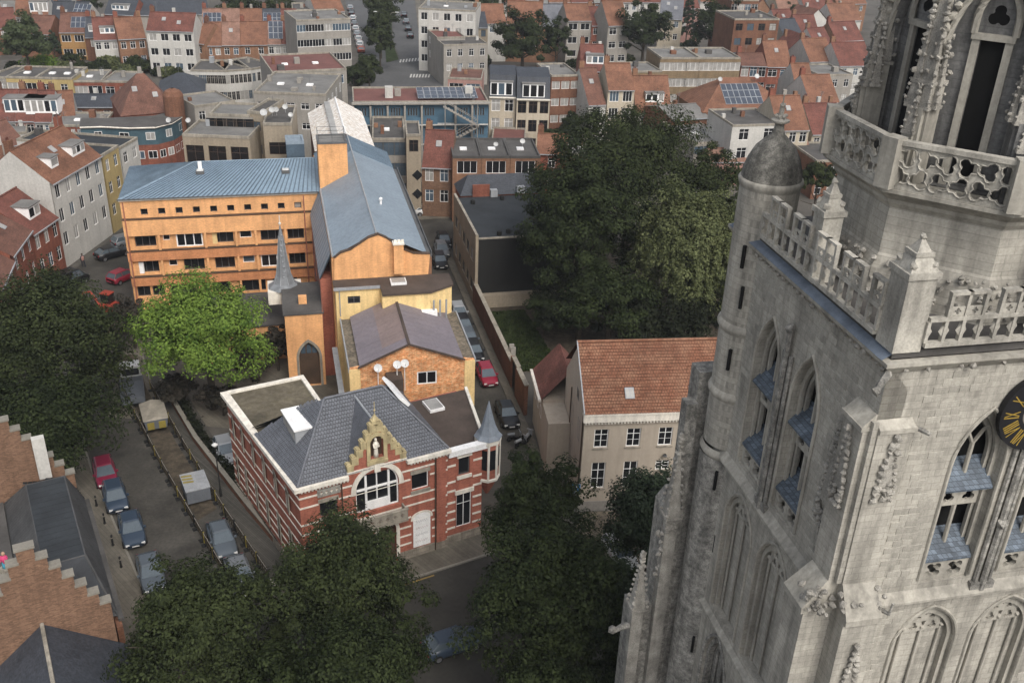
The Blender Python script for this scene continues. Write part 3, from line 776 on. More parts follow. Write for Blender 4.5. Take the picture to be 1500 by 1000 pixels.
# ---- courtyard chapel: arched brick front, flat roof and slate spire
cc = thing('courtyard_chapel', 'small orange brick courtyard chapel with pointed arch and slate spirelet', 'building', (LO.x, LO.y, 0), LA)
m = MB(); m.plate([(-3.05, 0), (.55, 0), (.55, 8.0), (-3.05, 8.0)], [lancet(-.95, 1.0, .02, 3.2, 4.95)], -19.3, -18.9)
m.box(-3.0, .5, -18.89, -12, 0, 7.7); m.build('wall', 'orange_brick', cc)
m = MB(); oo = lancet(-.95, 1.25, .02, 3.2, 5.28); m.plate(oo, [lancet(-.95, 1.01, .021, 3.2, 4.96)], -19.38, -19.302); m.build('arch_surround', 'grey_stone', cc)
m = MB(); m.plate(lancet(-.95, .98, .02, 3.2, 4.93), [], -19.0, -18.95); m.build('arch_door', 'frame_brown', cc)
m = MB()
for q in (-1.5, -.95, -.4): m.plate(lancet(q, .22, 3.6, 4.2, 4.6), [], -19.05, -19.01)
m.pieces('arch_window', 'glass_blue', cc)
m = MB(); m.box(-3.2, .7, -19.4, -11.9, 8.0, 8.14); m.build('flat_roof', 'bitumen', cc)
m = MB(); m.box(-1.6, -.8, -17.2, -16.6, 8.14, 8.9); m.build('chimney', 'orange_brick', cc)
m = MB(); m.box(.55, .62, -19.3, -19.2, 6.6, 10.4); m.build('downpipe', 'copper_trim', cc)
sp = (-2.85, -12.0)
m = MB(); m.box(sp[0] - 1.7, sp[0] + 1.7, sp[1] - 1.4, sp[1] + 1.6, 6.5, 7.9); m.build('spire_base', 'white_stone', cc)
m = MB(); m.lathe(sp[0], sp[1], [(1.75, 7.902), (1.1, 8.35), (.78, 9.2), (.52, 11.0), (.25, 13.4), (.04, 14.6)], 8, math.pi / 8); m.build('spire', 'pale_slate', cc)
m = MB()
for k in range(8):
    a = math.pi / 8 + k * math.pi / 4
    m.tube([(sp[0] + r * math.cos(a), sp[1] + r * math.sin(a), z) for r, z in ((1.1, 8.37), (.79, 9.2), (.53, 11.0), (.26, 13.4))], .035, 4)
for k in range(9): m.lump((sp[0] + .1 * math.sin(k), sp[1] - .75 + .065 * k, 9.2 + k * .55), .09)
m.build('spire_ribs', 'zinc', cc)
m = MB(); m.tube([(sp[0], sp[1], 14.5), (sp[0], sp[1], 15.6)], .05, 6); m.lump((sp[0], sp[1], 14.75), .14, .1); m.build('finial', 'white_stone', cc)
m = MB(); m.box(-11, -3.2, -13, -5, 0, 4.0); m.build('low_annexe', 'orange_brick', cc)
m = MB(); m.box(-11.2, -3.0, -13.2, -4.9, 4.001, 4.15); m.build('annexe_roof', 'bitumen', cc)

# ---- hall with the old pale roof beyond
old = thing('old_hall', 'old hall beyond the orange block with peeling white sheet roof', 'building', (LO.x, LO.y, 0), LA)
m = MB(); m.box(2.2, 9.4, 15.1, 33.2, 0, 13.9); m.plate([(2.2, 13.9), (9.4, 13.9), (5.9, 16)], [], 33.0, 33.2); m.plate([(2.2, 13.9), (9.4, 13.9), (5.9, 16)], [], 15.1, 15.3); m.build('wall', 'brown_brick', old)
for x0, z0, x1, z1 in ((2.0, 13.85, 5.9, 16.05), (5.9, 16.05, 9.6, 13.85)):
    for i in range(12):
        y0 = 15.0 + i * 1.54; k = MB(); e = random.uniform(0, .03)
        k.poly([(x0, y0, z0 + e), (x1, y0, z1 + e), (x1, y0 + 1.56, z1 + e + .02), (x0, y0 + 1.56, z0 + e + .02)] if True else []); k.build('roof_sheet', 'old_white_sheet', old)
m = MB(); m.box(4.3, 5.7, 16, 33, 15.45, 15.6); m.X = None; m.build('skylight_strip', 'glass_curtain', old)
m = MB(); m.tube([(5.9, 15, 16.1), (5.9, 33.2, 16.1)], .12); m.build('ridge_cap', 'white_paint', old)


# ------------------------------------------------------------------ red brick house with stepped gable
def tiles(mb, o, u, v, poly, tw, th, lift=0.04, jit=0.01, gap=.015):
    """overlapping roof tiles over a sloping outline; poly in (u, v) metres from o"""
    o = Vector(o); u = Vector(u).normalized(); v = Vector(v).normalized(); nrm = u.cross(v).normalized()
    us = [p[0] for p in poly]; vs = [p[1] for p in poly]

    def inside(x, y):
        c = False; j = len(poly) - 1
        for i in range(len(poly)):
            a, b2 = poly[i], poly[j]
            if (a[1] > y) != (b2[1] > y) and x < (b2[0] - a[0]) * (y - a[1]) / (b2[1] - a[1]) + a[0]: c = not c
            j = i
        return c
    r = 0; y = min(vs)
    while y < max(vs):
        x = min(us) - (tw / 2 if r % 2 else 0)
        while x < max(us):
            if inside(x + tw / 2, y + th / 2):
                z = lift + random.uniform(-jit, jit); g = gap
                p = [o + u * (x + g) + v * y + nrm * z, o + u * (x + tw - g) + v * y + nrm * (z + random.uniform(-jit, jit)), o + u * (x + tw - g) + v * (y + th - .03) + nrm * .012, o + u * (x + g) + v * (y + th - .03) + nrm * .012]
                mb.poly(p); mb.poly([p[0] - nrm * z, p[1] - nrm * z, p[1], p[0]])
            x += tw
        y += th; r += 1


ch = thing('brick_townhouse', 'red brick house with white bands, stepped stone gable and slate roof', 'building', (FO.x, FO.y, 0), FA)
FW, EZ = 11.46, 9.05
hol = [(1.43, 2.75, 6.2, 7.5), (1.35, 2.85, 1.5, 4.1), (8.56, 9.94, 6.3, 7.8)]
archw = roundarch(5.85, 1.68, 5.55, 7.55, 14)
doorw = roundarch(6.5, .72, .02, 3.3, 8)
signw = roundarch(9.33, .72, .95, 3.7, 8, .55)
m = MB(); m.plate(rect(0, FW, 0, EZ), [rect(*h) for h in hol] + [archw, doorw, signw], 0, .3)
m.build('front_wall', 'red_brick', ch)
BLX, BLY = -1.35, 14.9
m = MB(); m.mesh([(0, .302, 0), (BLX, BLY, 0), (BLX, BLY, EZ), (0, .302, EZ)], [(0, 3, 2, 1)]); m.mesh([(BLX, BLY, 0), (4.9, 15.0, 0), (4.9, 15.0, EZ), (BLX, BLY, EZ)], [(0, 3, 2, 1)])
m.mesh([(4.9, 15.0, 0), (5.0, 9, 0), (5.0, 9, EZ), (4.9, 15, EZ)], [(0, 3, 2, 1)]); m.mesh([(5.0, 9, 0), (FW, 9, 0), (FW, 9, EZ), (5, 9, EZ)], [(0, 3, 2, 1)])
m.mesh([(FW, 9, 0), (FW, .302, 0), (FW, .302, EZ), (FW, 9, EZ)], [(0, 3, 2, 1)])
m.mesh([(0, .31, EZ - .02), (BLX, BLY, EZ - .02), (4.9, 15, EZ - .02), (5, 9, EZ - .02), (FW, 9, EZ - .02), (FW, .31, EZ - .02)], [(0, 5, 4, 3, 2, 1)])
m.build('side_wall', 'red_brick', ch)
# white stone bands
BZ = [1.45, 2.25, 3.05, 3.9, 5.0, 5.85, 7.35, 8.2]
block = [(1.3, 2.9, 1.4, 4.2), (1.35, 2.85, 6.0, 7.6), (8.45, 10.05, 6.1, 8.0), (3.9, 7.8, 5.4, 9.4), (5.5, 7.5, 0, 4.2), (8.45, 10.2, .8, 4.3)]
for z in BZ:
    cuts = sorted([(a, b2) for a, b2, c, d in block if c < z + .1 and d > z])
    x = -.04; segs = []
    for a, b2 in cuts:
        if a > x + .1: segs.append((x, a))
        x = max(x, b2)
    if x < FW: segs.append((x, FW + .04))
    for a, b2 in segs:
        m = MB(); m.box(a, b2, -.035, -.001, z, z + .14); m.build('stone_band', 'white_stone', ch)
    m = MB(); e = Vector((BLX, BLY - .3)).normalized(); nx, ny = -e.y * 0.0 - .04, 0
    m.mesh([(-.04, 0, z), (0, .02, z), (BLX, BLY, z), (BLX - .04, BLY, z), (-.04, 0, z + .12), (0, .02, z + .12), (BLX, BLY, z + .12), (BLX - .04, BLY, z + .12)], [(4, 5, 6, 7), (0, 4, 7, 3), (0, 1, 5, 4), (0, 3, 2, 1)])
    m.build('stone_band', 'white_stone', ch)
m = MB(); m.box(-.08, 5.7, -.1, -.002, 0, 1.0); m.box(7.3, FW + .05, -.1, -.002, 0, .85)
m.mesh([(-.09, -.1, 0), (-.09, -.1, .85), (BLX - .09, BLY, .85), (BLX - .09, BLY, 0), (0, -.1, .85), (BLX, BLY, .85)], [(0, 1, 2, 3), (1, 4, 5, 2)]); m.pieces('plinth', 'plinth_stone', ch)
# left side windows with stone lintels
for i, t in enumerate((.14, .3, .46, .62, .78, .92)):
    for z, h in ((5.9, 1.7), (1.7, 2.2)):
        y = .3 + (BLY - .3) * t; x = BLX * t
        m = MB(); m.box(0, 1.1, -.03, .05, -.12, h + .2); m.X = None
        w = m.build('window_surround', 'grey_stone', ch, loc=(x - .03, y + .55, z), rz=-math.pi / 2 - .09)
        link('pane', (lambda q: (q.use('glass_dark'), q.box(.14, .96, -.045, -.031, .02, h - .05), q.data('pane'))[2])(MB()), w)
m = MB()
for k in range(24):
    t = k / 23
    m.box(BLX * t - .28, BLX * t - .02, BLY * t + .1, BLY * t + .3, EZ - .25, EZ - .02)
for k in range(44):
    x = .1 + k * .26
    if not 3.5 < x < 8.2: m.box(x, x + .13, -.22, -.004, EZ - .22, EZ - .02)
m.build('dentils', 'white_stone', ch)
m = MB(); m.box(-.4, 3.6, -.36, .1, EZ, EZ + .3); m.box(8.12, FW + .2, -.36, .1, EZ, EZ + .3)
m.mesh([(-.4, -.36, EZ), (-.4, -.36, EZ + .29), (BLX - .4, BLY + .3, EZ + .29), (BLX - .4, BLY + .3, EZ), (.0, .1, EZ + .29), (BLX + .22, BLY + .3, EZ + .29), (.0, .1, EZ), (BLX + .22, BLY + .3, EZ)], [(0, 1, 2, 3), (1, 4, 5, 2), (3, 2, 5, 7), (4, 6, 7, 5)])
m.box(BLX + .2, 5.2, BLY - .1, BLY + .3, EZ + .002, EZ + .31); m.box(4.85, 5.2, 8.8, BLY - .11, EZ + .002, EZ + .31); m.pieces('cornice', 'white_stone', ch)
m = MB(); m.box(BLX + .25, 4.84, 7.6, BLY - .1, EZ + .01, EZ + .14); m.build('flat_roof', 'flat_moss', ch)
# openings
window(ch, 1.43, 6.2, 1.32, 1.3, .16, 'frame_grey', 'glass_dark', 'plain'); window(ch, 1.35, 1.5, 1.5, 2.6, .16, 'white_paint', 'glass_dark', 'cross')
window(ch, 8.56, 6.3, 1.38, 1.5, .16, 'white_paint', 'glass_dark', 'plain')
for a, b2, c, d in ((1.33, 2.85, 5.95, 6.19), (8.46, 10.04, 6.02, 6.29), (1.33, 2.85, 7.51, 7.8), (8.46, 10.04, 7.81, 8.12)):
    m = MB(); m.box(a, b2, -.09, -.003, c, d); m.build('window_sill' if d < 6.5 else 'lintel', 'grey_stone', ch)
m = MB(); m.plate(roundarch(5.85, 2.05, 7.35, 7.56, 16), [roundarch(5.85, 1.69, 7.36, 7.56, 16)], -.08, -.004)
m.plate(roundarch(9.33, .9, 3.55, 3.71, 10, .62), [roundarch(9.33, .73, 3.56, 3.71, 10, .56)], -.07, -.004)
m.plate(roundarch(6.5, 1.0, .5, 3.3, 10), [roundarch(6.5, .73, .51, 3.3, 10)], -.08, -.004); m.pieces('arch_stones', 'white_stone', ch)
m = MB(); m.box(5.62, 6.08, -.16, -.081, 8.95, 9.75); m.build('keystone', 'white_stone', ch)
gw = MB(); gw.plate(roundarch(5.85, 1.67, 5.56, 7.55, 14), [], .24, .27); gw = gw.build('arched_window', 'glass_dark', ch)
m = MB()
m.plate(roundarch(5.85, 1.67, 5.56, 7.55, 14), [roundarch(5.85, 1.58, 5.66, 7.55, 14)], .16, .235)
for x in (4.92, 5.81, 6.7): m.box(x, x + (.08 if x == 5.81 else .16), .12, .23, 5.6, 8.95 if x == 5.81 else 8.75)
m.box(4.3, 7.4, .14, .232, 7.42, 7.58); m.box(5.08, 6.7, .1, .234, 5.6, 6.35); m.build('window_frame', 'white_paint', gw)
m = MB(); m.plate(roundarch(6.5, .7, .03, 3.3, 8), [], .2, .26); m.build('door', 'frame_brown', ch)
sg = MB(); sg.plate(roundarch(9.33, .715, .96, 3.7, 8, .55), [], -.05, .05); sg = sg.build('sign_board', 'white_paint', ch)
sg['label'] = 'white arched notice board with faint handwriting'
m = MB(); random.seed(5)
for r in range(4):                                     # faint cursive strokes on the board
    z = 3.35 - r * .62; x = 8.82
    pts = []
    while x < 9.85:
        pts.append((x, -.056, z + .09 * math.sin(x * 37 + r) + .05 * math.sin(x * 90))); x += .03
    m.use('faint_ink' if r % 2 else 'grey_ink'); m.tube(pts, .011, 3)
m.build('handwriting', None, sg); random.seed(11)
# balcony
bal = MB(); bal.box(3.95, 7.85, -1.0, -.003, 4.5, 4.72); bal = bal.build('balcony', 'grey_stone', ch)
m = MB(); hs = [foil(4.45 + i * .58, 5.12, .2, 4) for i in range(6)]
m.plate(rect(3.98, 7.82, 4.73, 5.5), hs, -.98, -.86); m.box(3.92, 7.88, -1.03, -.82, 5.502, 5.62)
for x in (3.98, 7.7): m.box(x, x + .12, -.855, -.01, 4.73, 5.5)
m.build('balustrade', 'grey_stone', bal)
m = MB()
for x in (4.2, 5.0, 6.6, 7.4): m.frus((x, x + .22, -.12, -.004), 3.8, (x, x + .22, -.85, -.004), 4.49)
m.pieces('bracket', 'grey_stone', bal)
m = MB(); m.box(10.55, 11.3, -.14, -.002, .86, EZ - .02); m.build('pilaster', 'red_brick', ch)
m = MB(); m.tube([(10.45, -.12, EZ), (10.45, -.12, .2)], .055, 6); m.tube([(3.1, -.12, EZ), (3.1, -.12, .2)], .055, 6); m.pieces('downpipe', 'frame_brown', ch)
m = MB(); hs = [foil(1.6 + i * .38, 8.35, .15, 4) for i in range(4)]; m.plate(rect(1.3, 3.0, 8.05, 8.68), hs, -.12, -.04); m.build('carved_panel', 'carved_stone', ch)
# stepped gable
gb = MB(); st = [(3.62, 9.06)]
steps = [(2.23, 9.9), (1.86, 10.45), (1.5, 11.0), (1.14, 11.6), (.8, 12.2), (.46, 12.8)]
gx = 5.87; outl = []
for w, z in steps: outl.append((w, z))
R = [(gx + 2.23, 9.06)]; 
for i, (w, z) in enumerate(steps):
    R.append((gx + w, z)); 
    if i + 1 < len(steps): R.append((gx + steps[i + 1][0], z))
Lft = [(2 * gx - x, z) for x, z in R[::-1]]
gb.plate(R + Lft, [roundarch(gx, .5, 10.15, 11.5, 8)], -.02, .38); gb = gb.build('stepped_gable', 'red_brick', ch)
for s_ in (-1, 1):
    for i, (w, z) in enumerate(steps):
        inner = steps[i + 1][0] if i + 1 < len(steps) else .0
        m = MB(); a, b2 = gx + s_ * (w + .07), gx + s_ * (inner - .12)
        m.box(min(a, b2), max(a, b2), -.1, .46, z, z + .13); m.box(*sorted((gx + s_ * (w + .04), gx + s_ * (w - .45))), -.075, .42, z - .5, z - .002)
        m.box(*sorted((gx + s_ * (w + .02), gx + s_ * (w - .22))), -.06, .4, z + .131, z + .24); m.build('step_stone', 'sandstone', gb)
m = MB(); m.plate(roundarch(gx, .78, 9.95, 11.5, 10), [roundarch(gx, .51, 10.1, 11.5, 10)], -.14, -.022); m.box(gx - .8, gx + .8, -.2, -.021, 9.7, 9.94); m.build('niche_frame', 'sandstone', gb)
m = MB(); m.plate(roundarch(gx, .5, 10.15, 11.5, 8), [], .3, .34); m.build('niche_back', 'frame_brown', gb)
m = MB(); m.lathe(gx, .14, [(.001, 10.15), (.2, 10.15), (.17, 10.5), (.15, 10.9), (.2, 11.2), (.17, 11.36), (.07, 11.42), (.07, 11.46), (.11, 11.53), (.11, 11.64), (.06, 11.72), (.001, 11.73)], 10)
m.tube([(gx - .18, .1, 11.28), (gx - .2, -.0, 11.0), (gx - .05, -.06, 10.98)], [.06, .055, .04], 5); m.tube([(gx + .18, .1, 11.28), (gx + .2, 0, 11.02), (gx + .04, -.06, 11.0)], [.06, .055, .04], 5); m.build('niche_statue', 'white_stone', gb, True)
m = MB(); m.box(gx - .3, gx + .3, -.05, .4, 12.95, 13.25); m.frus((gx - .24, gx + .24, -.0, .36), 13.252, (gx - .03, gx + .03, .15, .21), 13.7); m.tube([(gx, .18, 13.6), (gx, .18, 14.7)], .03, 5); m.lump((gx, .18, 14.0), .09, .1); m.build('gable_finial', 'sandstone', gb)
m = MB(); m.box(gx - 2.3, gx + 2.3, -.09, -.022, 9.3, 9.5); m.build('gable_band', 'white_stone', gb)
# slate roof
E1 = EZ + .3; RGZ = 13.2; RL, RR, RY0, YB = 3.6, 8.1, 4.45, 8.9
slope_v = Vector((0, RY0 + .1, RGZ - E1)).normalized(); Lf = math.hypot(RY0 + .1, RGZ - E1)
def roof_slope(pts, name='roof_slope', tw=.21, th=.28):
    """tiled slope: pts[0], pts[1] on the eaves, rest above"""
    a, b2 = Vector(pts[0]), Vector(pts[1]); u = (b2 - a).normalized(); nrm = u.cross(Vector(pts[2]) - a).normalized(); v = nrm.cross(u)
    base = MB(); base.poly(pts); base.poly([Vector(p) - nrm * .15 for p in pts[::-1]]); bo = base.build(name, 'slate_bed', ch)
    t = MB(); tiles(t, a, u, v, [((Vector(p) - a).dot(u), (Vector(p) - a).dot(v)) for p in pts], tw, th); to = t.build('slates', 'slate', bo); to['kind'] = 'stuff'
roof_slope([(-.1, -.1, E1), (FW + .1, -.1, E1), (RR, RY0, RGZ), (RL, RY0, RGZ)])
roof_slope([(-.95, 7.9, E1), (-.1, -.1, E1), (RL, RY0, RGZ), (RL - .6, 5.8, 12.2)])
roof_slope([(FW + .1, -.1, E1), (FW + .1, YB, E1), (RR, RY0, RGZ)])
roof_slope([(FW + .1, YB, E1), (-.9, YB, E1), (RL, RY0, RGZ), (RR, RY0, RGZ)])
m = MB()
for a, b2 in (((RL, RY0, RGZ), (RR, RY0, RGZ)), ((-.1, -.1, E1), (RL, RY0, RGZ)), ((FW + .1, -.1, E1), (RR, RY0, RGZ)), ((FW + .1, YB, E1), (RR, RY0, RGZ))): m.tube([Vector(a) + Vector((0, 0, .04)), Vector(b2) + Vector((0, 0, .04))], .1, 6)
m.pieces('ridge_tiles', 'slate', ch)
gz = 12.95                                             # little roof behind the gable
gy = .3 + (gz - E1) / slope_v.z * slope_v.y
for s_ in (-1, 1): m = MB(); m.mesh([(gx + s_ * 2.15, .39, E1 + .42), (gx, .39, gz), (gx, gy, gz)], [(0, 1, 2) if s_ > 0 else (0, 2, 1)]); m.build('gablet_slope', 'slate', ch)
m = MB(); m.tube([(gx, .4, gz + .04), (gx, gy, gz + .04)], .08, 6); m.lump((gx, gy - .1, gz + .1), .12, .1); m.build('ridge_tiles', 'zinc', ch)
m = MB(); m.box(.95, 2.15, 3.3, 6.4, 9.8, 11.75); m.build('dormer', 'zinc', ch)
m = MB(); m.box(.85, 2.25, 3.2, 6.5, 11.751, 11.87); m.build('dormer_roof', 'white_paint', ch)
for y in (3.6, 4.5, 5.4):
    k = MB(); k.box(.9, .945, y, y + .75, 10.9, 11.6); k.build('dormer_window', 'glass_curtain', ch)
m = MB(); m.X = Matrix.Translation((9.25, 4.5, 12.2)) @ Matrix.Rotation(math.radians(48), 4, 'Y'); m.box(-.55, .55, -1.5, 2.0, 0, .25); m.build('roof_light', 'white_paint', ch)
# right wing with flat roof and corner turret
WX = 15.2
wh_ = [(12.55, 13.5, 6.35, 8.0), (12.4, 13.7, 1.4, 4.6)]
m = MB(); m.plate(rect(FW + .1, WX - .6, 0, 8.4), [rect(*h) for h in wh_], .25, .5); m.box(FW + .1, WX + 1.2, 8.6, 8.9, 0, 8.4)
m.mesh([(WX - .6, .26, 0), (WX + 2.1, 8.6, 0), (WX + 2.1, 8.6, 8.4), (WX - .6, .26, 8.4)], [(0, 1, 2, 3)]); m.build('wing_wall', 'red_brick', ch)
for z in BZ[:-1]:
    for a, b2 in ((FW + .12, 12.3), (13.8, WX - .65)):
        m = MB(); m.box(a, b2, .21, .248, z, z + .17); m.build('stone_band', 'white_stone', ch)
m = MB(); m.box(FW + .12, WX - .6, .14, .248, 0, .85); m.build('plinth', 'plinth_stone', ch)
window(ch, 12.55, 6.35, .95, 1.65, .36, 'frame_grey', 'glass_dark', 'plain'); window(ch, 12.4, 1.4, 1.3, 3.2, .36, 'white_paint', 'glass_dark', 'cross')
m = MB(); m.box(12.25, 13.85, .1, .247, 4.65, 5.0); m.box(12.4, 13.65, .12, .247, 6.05, 6.33); m.box(12.4, 13.65, .12, .247, 8.02, 8.2); m.pieces('lintel', 'white_stone', ch)
m = MB(); m.box(FW + .15, WX - .3, -.05, .45, 8.402, 8.75); m.box(FW + .2, WX - .4, -.1, .5, 8.752, 8.95); m.build('wing_parapet', 'white_paint', ch)
m = MB(); m.prism([(FW + .12, .5), (WX - .4, .5), (WX + 1.9, 8.6), (FW + .12, 8.6)], 8.405, 8.5); m.build('wing_roof', 'flat_brown', ch)
m = MB(); m.mesh([(WX - .4, .5, 8.4), (WX - .15, .5, 8.4), (WX + 2.15, 8.7, 8.4), (WX + 1.9, 8.7, 8.4), (WX - .4, .5, 8.7), (WX - .15, .5, 8.7), (WX + 2.15, 8.7, 8.7), (WX + 1.9, 8.7, 8.7)], [(4, 5, 6, 7), (1, 2, 6, 5), (0, 4, 7, 3)]); m.build('roof_edge', 'white_stone', ch)
m = MB(); m.use('white_paint'); m.box(12.9, 14.2, 6.3, 8.0, 8.502, 8.75); m.use('glass_curtain'); m.box(13.0, 14.1, 6.4, 7.9, 8.752, 8.8); m.build('roof_light', None, ch)
tc_ = (WX + .1, .75)
m = MB(); m.lathe(*tc_, [(.15, 3.6), (.5, 4.3), (.92, 5.2), (.92, 8.95)], 8, math.pi / 8); m.build('corner_turret', 'red_brick', ch)
m = MB(); m.lathe(*tc_, [(.93, 5.15), (1.02, 5.2), (1.02, 5.4), (.93, 5.45)], 8, math.pi / 8); m.lathe(*tc_, [(.93, 8.5), (1.05, 8.6), (1.05, 9.0), (.6, 9.02)], 8, math.pi / 8)
for k in range(8):
    a = math.pi / 8 + k * math.pi / 4; m.tube([(tc_[0] + .92 * math.cos(a), tc_[1] + .92 * math.sin(a), 5.4), (tc_[0] + .92 * math.cos(a), tc_[1] + .92 * math.sin(a), 8.6)], .1, 5)
m.build('turret_stone', 'white_stone', ch)
for a in (-math.pi / 2, -math.pi / 4, 0, -3 * math.pi / 4):
    m = MB(); m.box(-.24, .24, -.03, .02, 6.3, 8.1); w = m.build('turret_window', 'glass_dark', ch, loc=(tc_[0] + .86 * math.cos(a), tc_[1] + .86 * math.sin(a), 0), rz=a + math.pi / 2)
m = MB(); m.lathe(*tc_, [(1.12, 9.0), (.84, 9.3), (.54, 10.0), (.31, 10.9), (.02, 12.1)], 8, math.pi / 8); m.build('turret_roof', 'turret_slate', ch)


# ------------------------------------------------------------------ cream house with clay tile roof
CA = math.radians(7.6)
cr = thing('cream_house', 'cream rendered two storey house with clay tile roof beside the church tower', 'building', (6.05, 67.9, 0), CA)
CW, CD = 12.6, 8.8
cols = [(.88, 2.05), (3.56, 4.73), (6.21, 7.38), (8.9, 10.05)]
H = [(a, b2, 6.3, 8.05) for a, b2 in cols] + [(a, b2, 2.3, 4.85) for a, b2 in cols[:2]] + [(6.25, 7.4, 3.9, 4.85), (8.9, 10.05, 2.3, 4.85)] + [(a, b2, .2, .68) for a, b2 in cols[:3]]
m = MB(); m.wall(CW, 0, 8.9, H, 0, .2); m.box(.005, CW, .21, CD, 0, 8.9)
m.build('wall', 'pinkish_cream', cr)
m = MB(); m.mesh([(.01, 0, 8.88), (.01, CD, 8.88), (.01, 4.4, 13.55), (.2, 0, 8.88), (.2, CD, 8.88), (.2, 4.4, 13.55)], [(0, 2, 1), (3, 4, 5)]); m.build('gable_end', 'pinkish_cream', cr)
for a, b2, c, d in H:
    if d < 1: m = MB(); m.box(a, b2, .1, .14, c, d); m.build('cellar_window', 'glass_dark', cr)
    else: window(cr, a, c, b2 - a, d - c, .1, 'white_paint', 'glass_dark', 'grid', sill='grey_stone', bar=.08)
m = MB(); m.box(-.04, CW, -.06, -.002, 0, 1.0); m.build('plinth', 'grey_render', cr)
m = MB(); m.box(-.15, CW, -.35, .0, 8.92, 9.55); m.box(-.2, CW, -.42, .0, 9.552, 9.72); m.pieces('cornice', 'white_stone', cr)
m = MB()
for k in range(47): m.box(k * .265, k * .265 + .13, -.3, -.005, 8.72, 8.915)
m.build('dentils', 'white_stone', cr)
a = Vector((-.12, -.4, 9.7)); v = Vector((0, 4.8, 4.0)).normalized(); LV = math.hypot(4.8, 4.0)
base = MB(); base.poly([(-.12, -.4, 9.7), (CW, -.4, 9.7), (CW, 4.4, 13.7), (-.12, 4.4, 13.7)]); base.poly([(CW, CD + .2, 9.7), (-.12, CD + .2, 9.7), (-.12, 4.4, 13.7), (CW, 4.4, 13.7)])
ro = base.build('roof', 'tile_bed', cr)
t = MB(); tiles(t, a, (1, 0, 0), v, [(0, 0), (CW + .1, 0), (CW + .1, LV), (0, LV)], .23, .28, .05, .016); to = t.build('roof_tiles', 'tile_clay', ro); to['kind'] = 'stuff'
m = MB(); m.tube([(-.15, 4.4, 13.76), (CW, 4.4, 13.76)], .13, 6); m.build('ridge_tiles', 'tile_clay', ro)
m = MB(); m.mesh([(-.2, -.42, 9.62), (-.1, -.42, 9.62), (-.1, 4.4, 13.66), (-.2, 4.4, 13.66), (-.2, -.42, 9.86), (-.1, -.42, 9.86), (-.1, 4.4, 13.88), (-.2, 4.4, 13.88)], [(4, 5, 6, 7), (0, 4, 7, 3), (0, 1, 5, 4), (1, 2, 6, 5)]); m.build('verge_trim', 'zinc', cr)
for x in (3.3, 8.6):
    m = MB(); m.X = Matrix.Translation((x, .55, 10.48)) @ Matrix.Rotation(math.atan2(4.0, 4.8), 4, 'X'); m.use('zinc'); m.box(0, .75, 0, .95, .02, .16); m.use('glass_curtain'); m.box(.08, .34, .1, .85, .162, .18); m.box(.42, .68, .1, .85, .162, .18); m.build('roof_window', None, cr)
for y, z in ((1.6, 5.9), (1.6, 2.2), (4.6, 5.6), (4.6, 2.0), (2.8, 9.0)):
    window(cr, 0, z, .95, 1.9 if z < 8 else 1.0, 0, 'grey_render', 'glass_dark', 'cross', rz=-math.pi / 2, loc=(-.01, y + .95, z))
m = MB(); m.tube([(-.08, .25, 9.3), (-.08, .25, .3)], .06, 6); m.tube([(-.08, 5.6, 8.8), (-.08, 5.6, .3)], .05, 6); m.pieces('downpipe', 'frame_brown', cr)
m = MB(); m.lathe(0, 0, [(.001, 0), (.2, 0), (.12, .15)], 8); m.X = None; m.build('wall_lamp', 'frame_grey', cr, loc=(6.9, -.2, 5.4))
# lower rear wing with red roof
lw = thing('rear_outbuilding', 'low pink brick outbuilding with red tile roof behind the cream house', 'building', (6.05, 67.9, 0), CA)
m = MB(); m.box(-1.9, 2.5, 8.95, 14.4, 0, 5.6); m.mesh([(-1.9, 14.38, 5.6), (2.5, 14.38, 5.6), (.3, 14.38, 8.2)], [(0, 2, 1)]); m.build('wall', 'pinkish_cream', lw)
m = MB(); m.poly([(-2.1, 14.6, 5.6), (-2.1, 8.9, 5.6), (.3, 8.9, 8.3), (.3, 14.6, 8.3)]); m.poly([(2.7, 8.9, 5.6), (2.7, 14.6, 5.6), (.3, 14.6, 8.3), (.3, 8.9, 8.3)]); m.build('roof', 'tile_red', lw)
m = MB(); m.box(-2.35, -2.1, 8.9, 14.6, 5.4, 5.62); m.build('gutter', 'white_stone', lw)
m = MB(); m.box(-1.95, -.03, 5.4, 8.94, 0, 5.3); m.build('link_wall', 'pinkish_cream', lw)
for y in (9.6, 11.4, 13.0):
    window(lw, 0, 3.2, .8, 1.2, 0, 'white_paint', 'glass_dark', 'plain', rz=-math.pi / 2, loc=(-1.91, y + .8, 3.2))
# long brick garden wall with gate
gw_ = thing('garden_wall', 'long brown brick garden wall with dark gate beside the narrow lane', 'wall', (*lbp(18.9, -22.5), 0), LA)
m = MB(); m.box(0, .35, 0, 20, 0, 2.7); m.box(0, .35, -6.0, -2.6, 0, 3.3); m.box(0, .4, -.5, -.001, 0, 3.4); m.box(0, .4, -2.6, -2.1, 0, 3.4); m.build('wall', 'brown_brick', gw_)
m = MB(); m.box(-.06, .41, .001, 20.05, 2.702, 2.84); m.box(-.06, .41, -6.05, -2.62, 3.302, 3.42); m.pieces('coping', 'grey_stone', gw_)
m = MB(); m.box(.12, .2, -2.09, -.51, .05, 3.0); m.build('gate', 'black_cladding', gw_)
m = MB(); m.box(-.02, .42, -2.62, -.48, 3.402, 3.6); m.build('gate_lintel', 'grey_stone', gw_)
m = MB()
for q in (1.6, 2.3): m.box(.4, .9, q, q + .25, 0, 3.4)
m.pieces('buttress', 'grey_render', gw_)
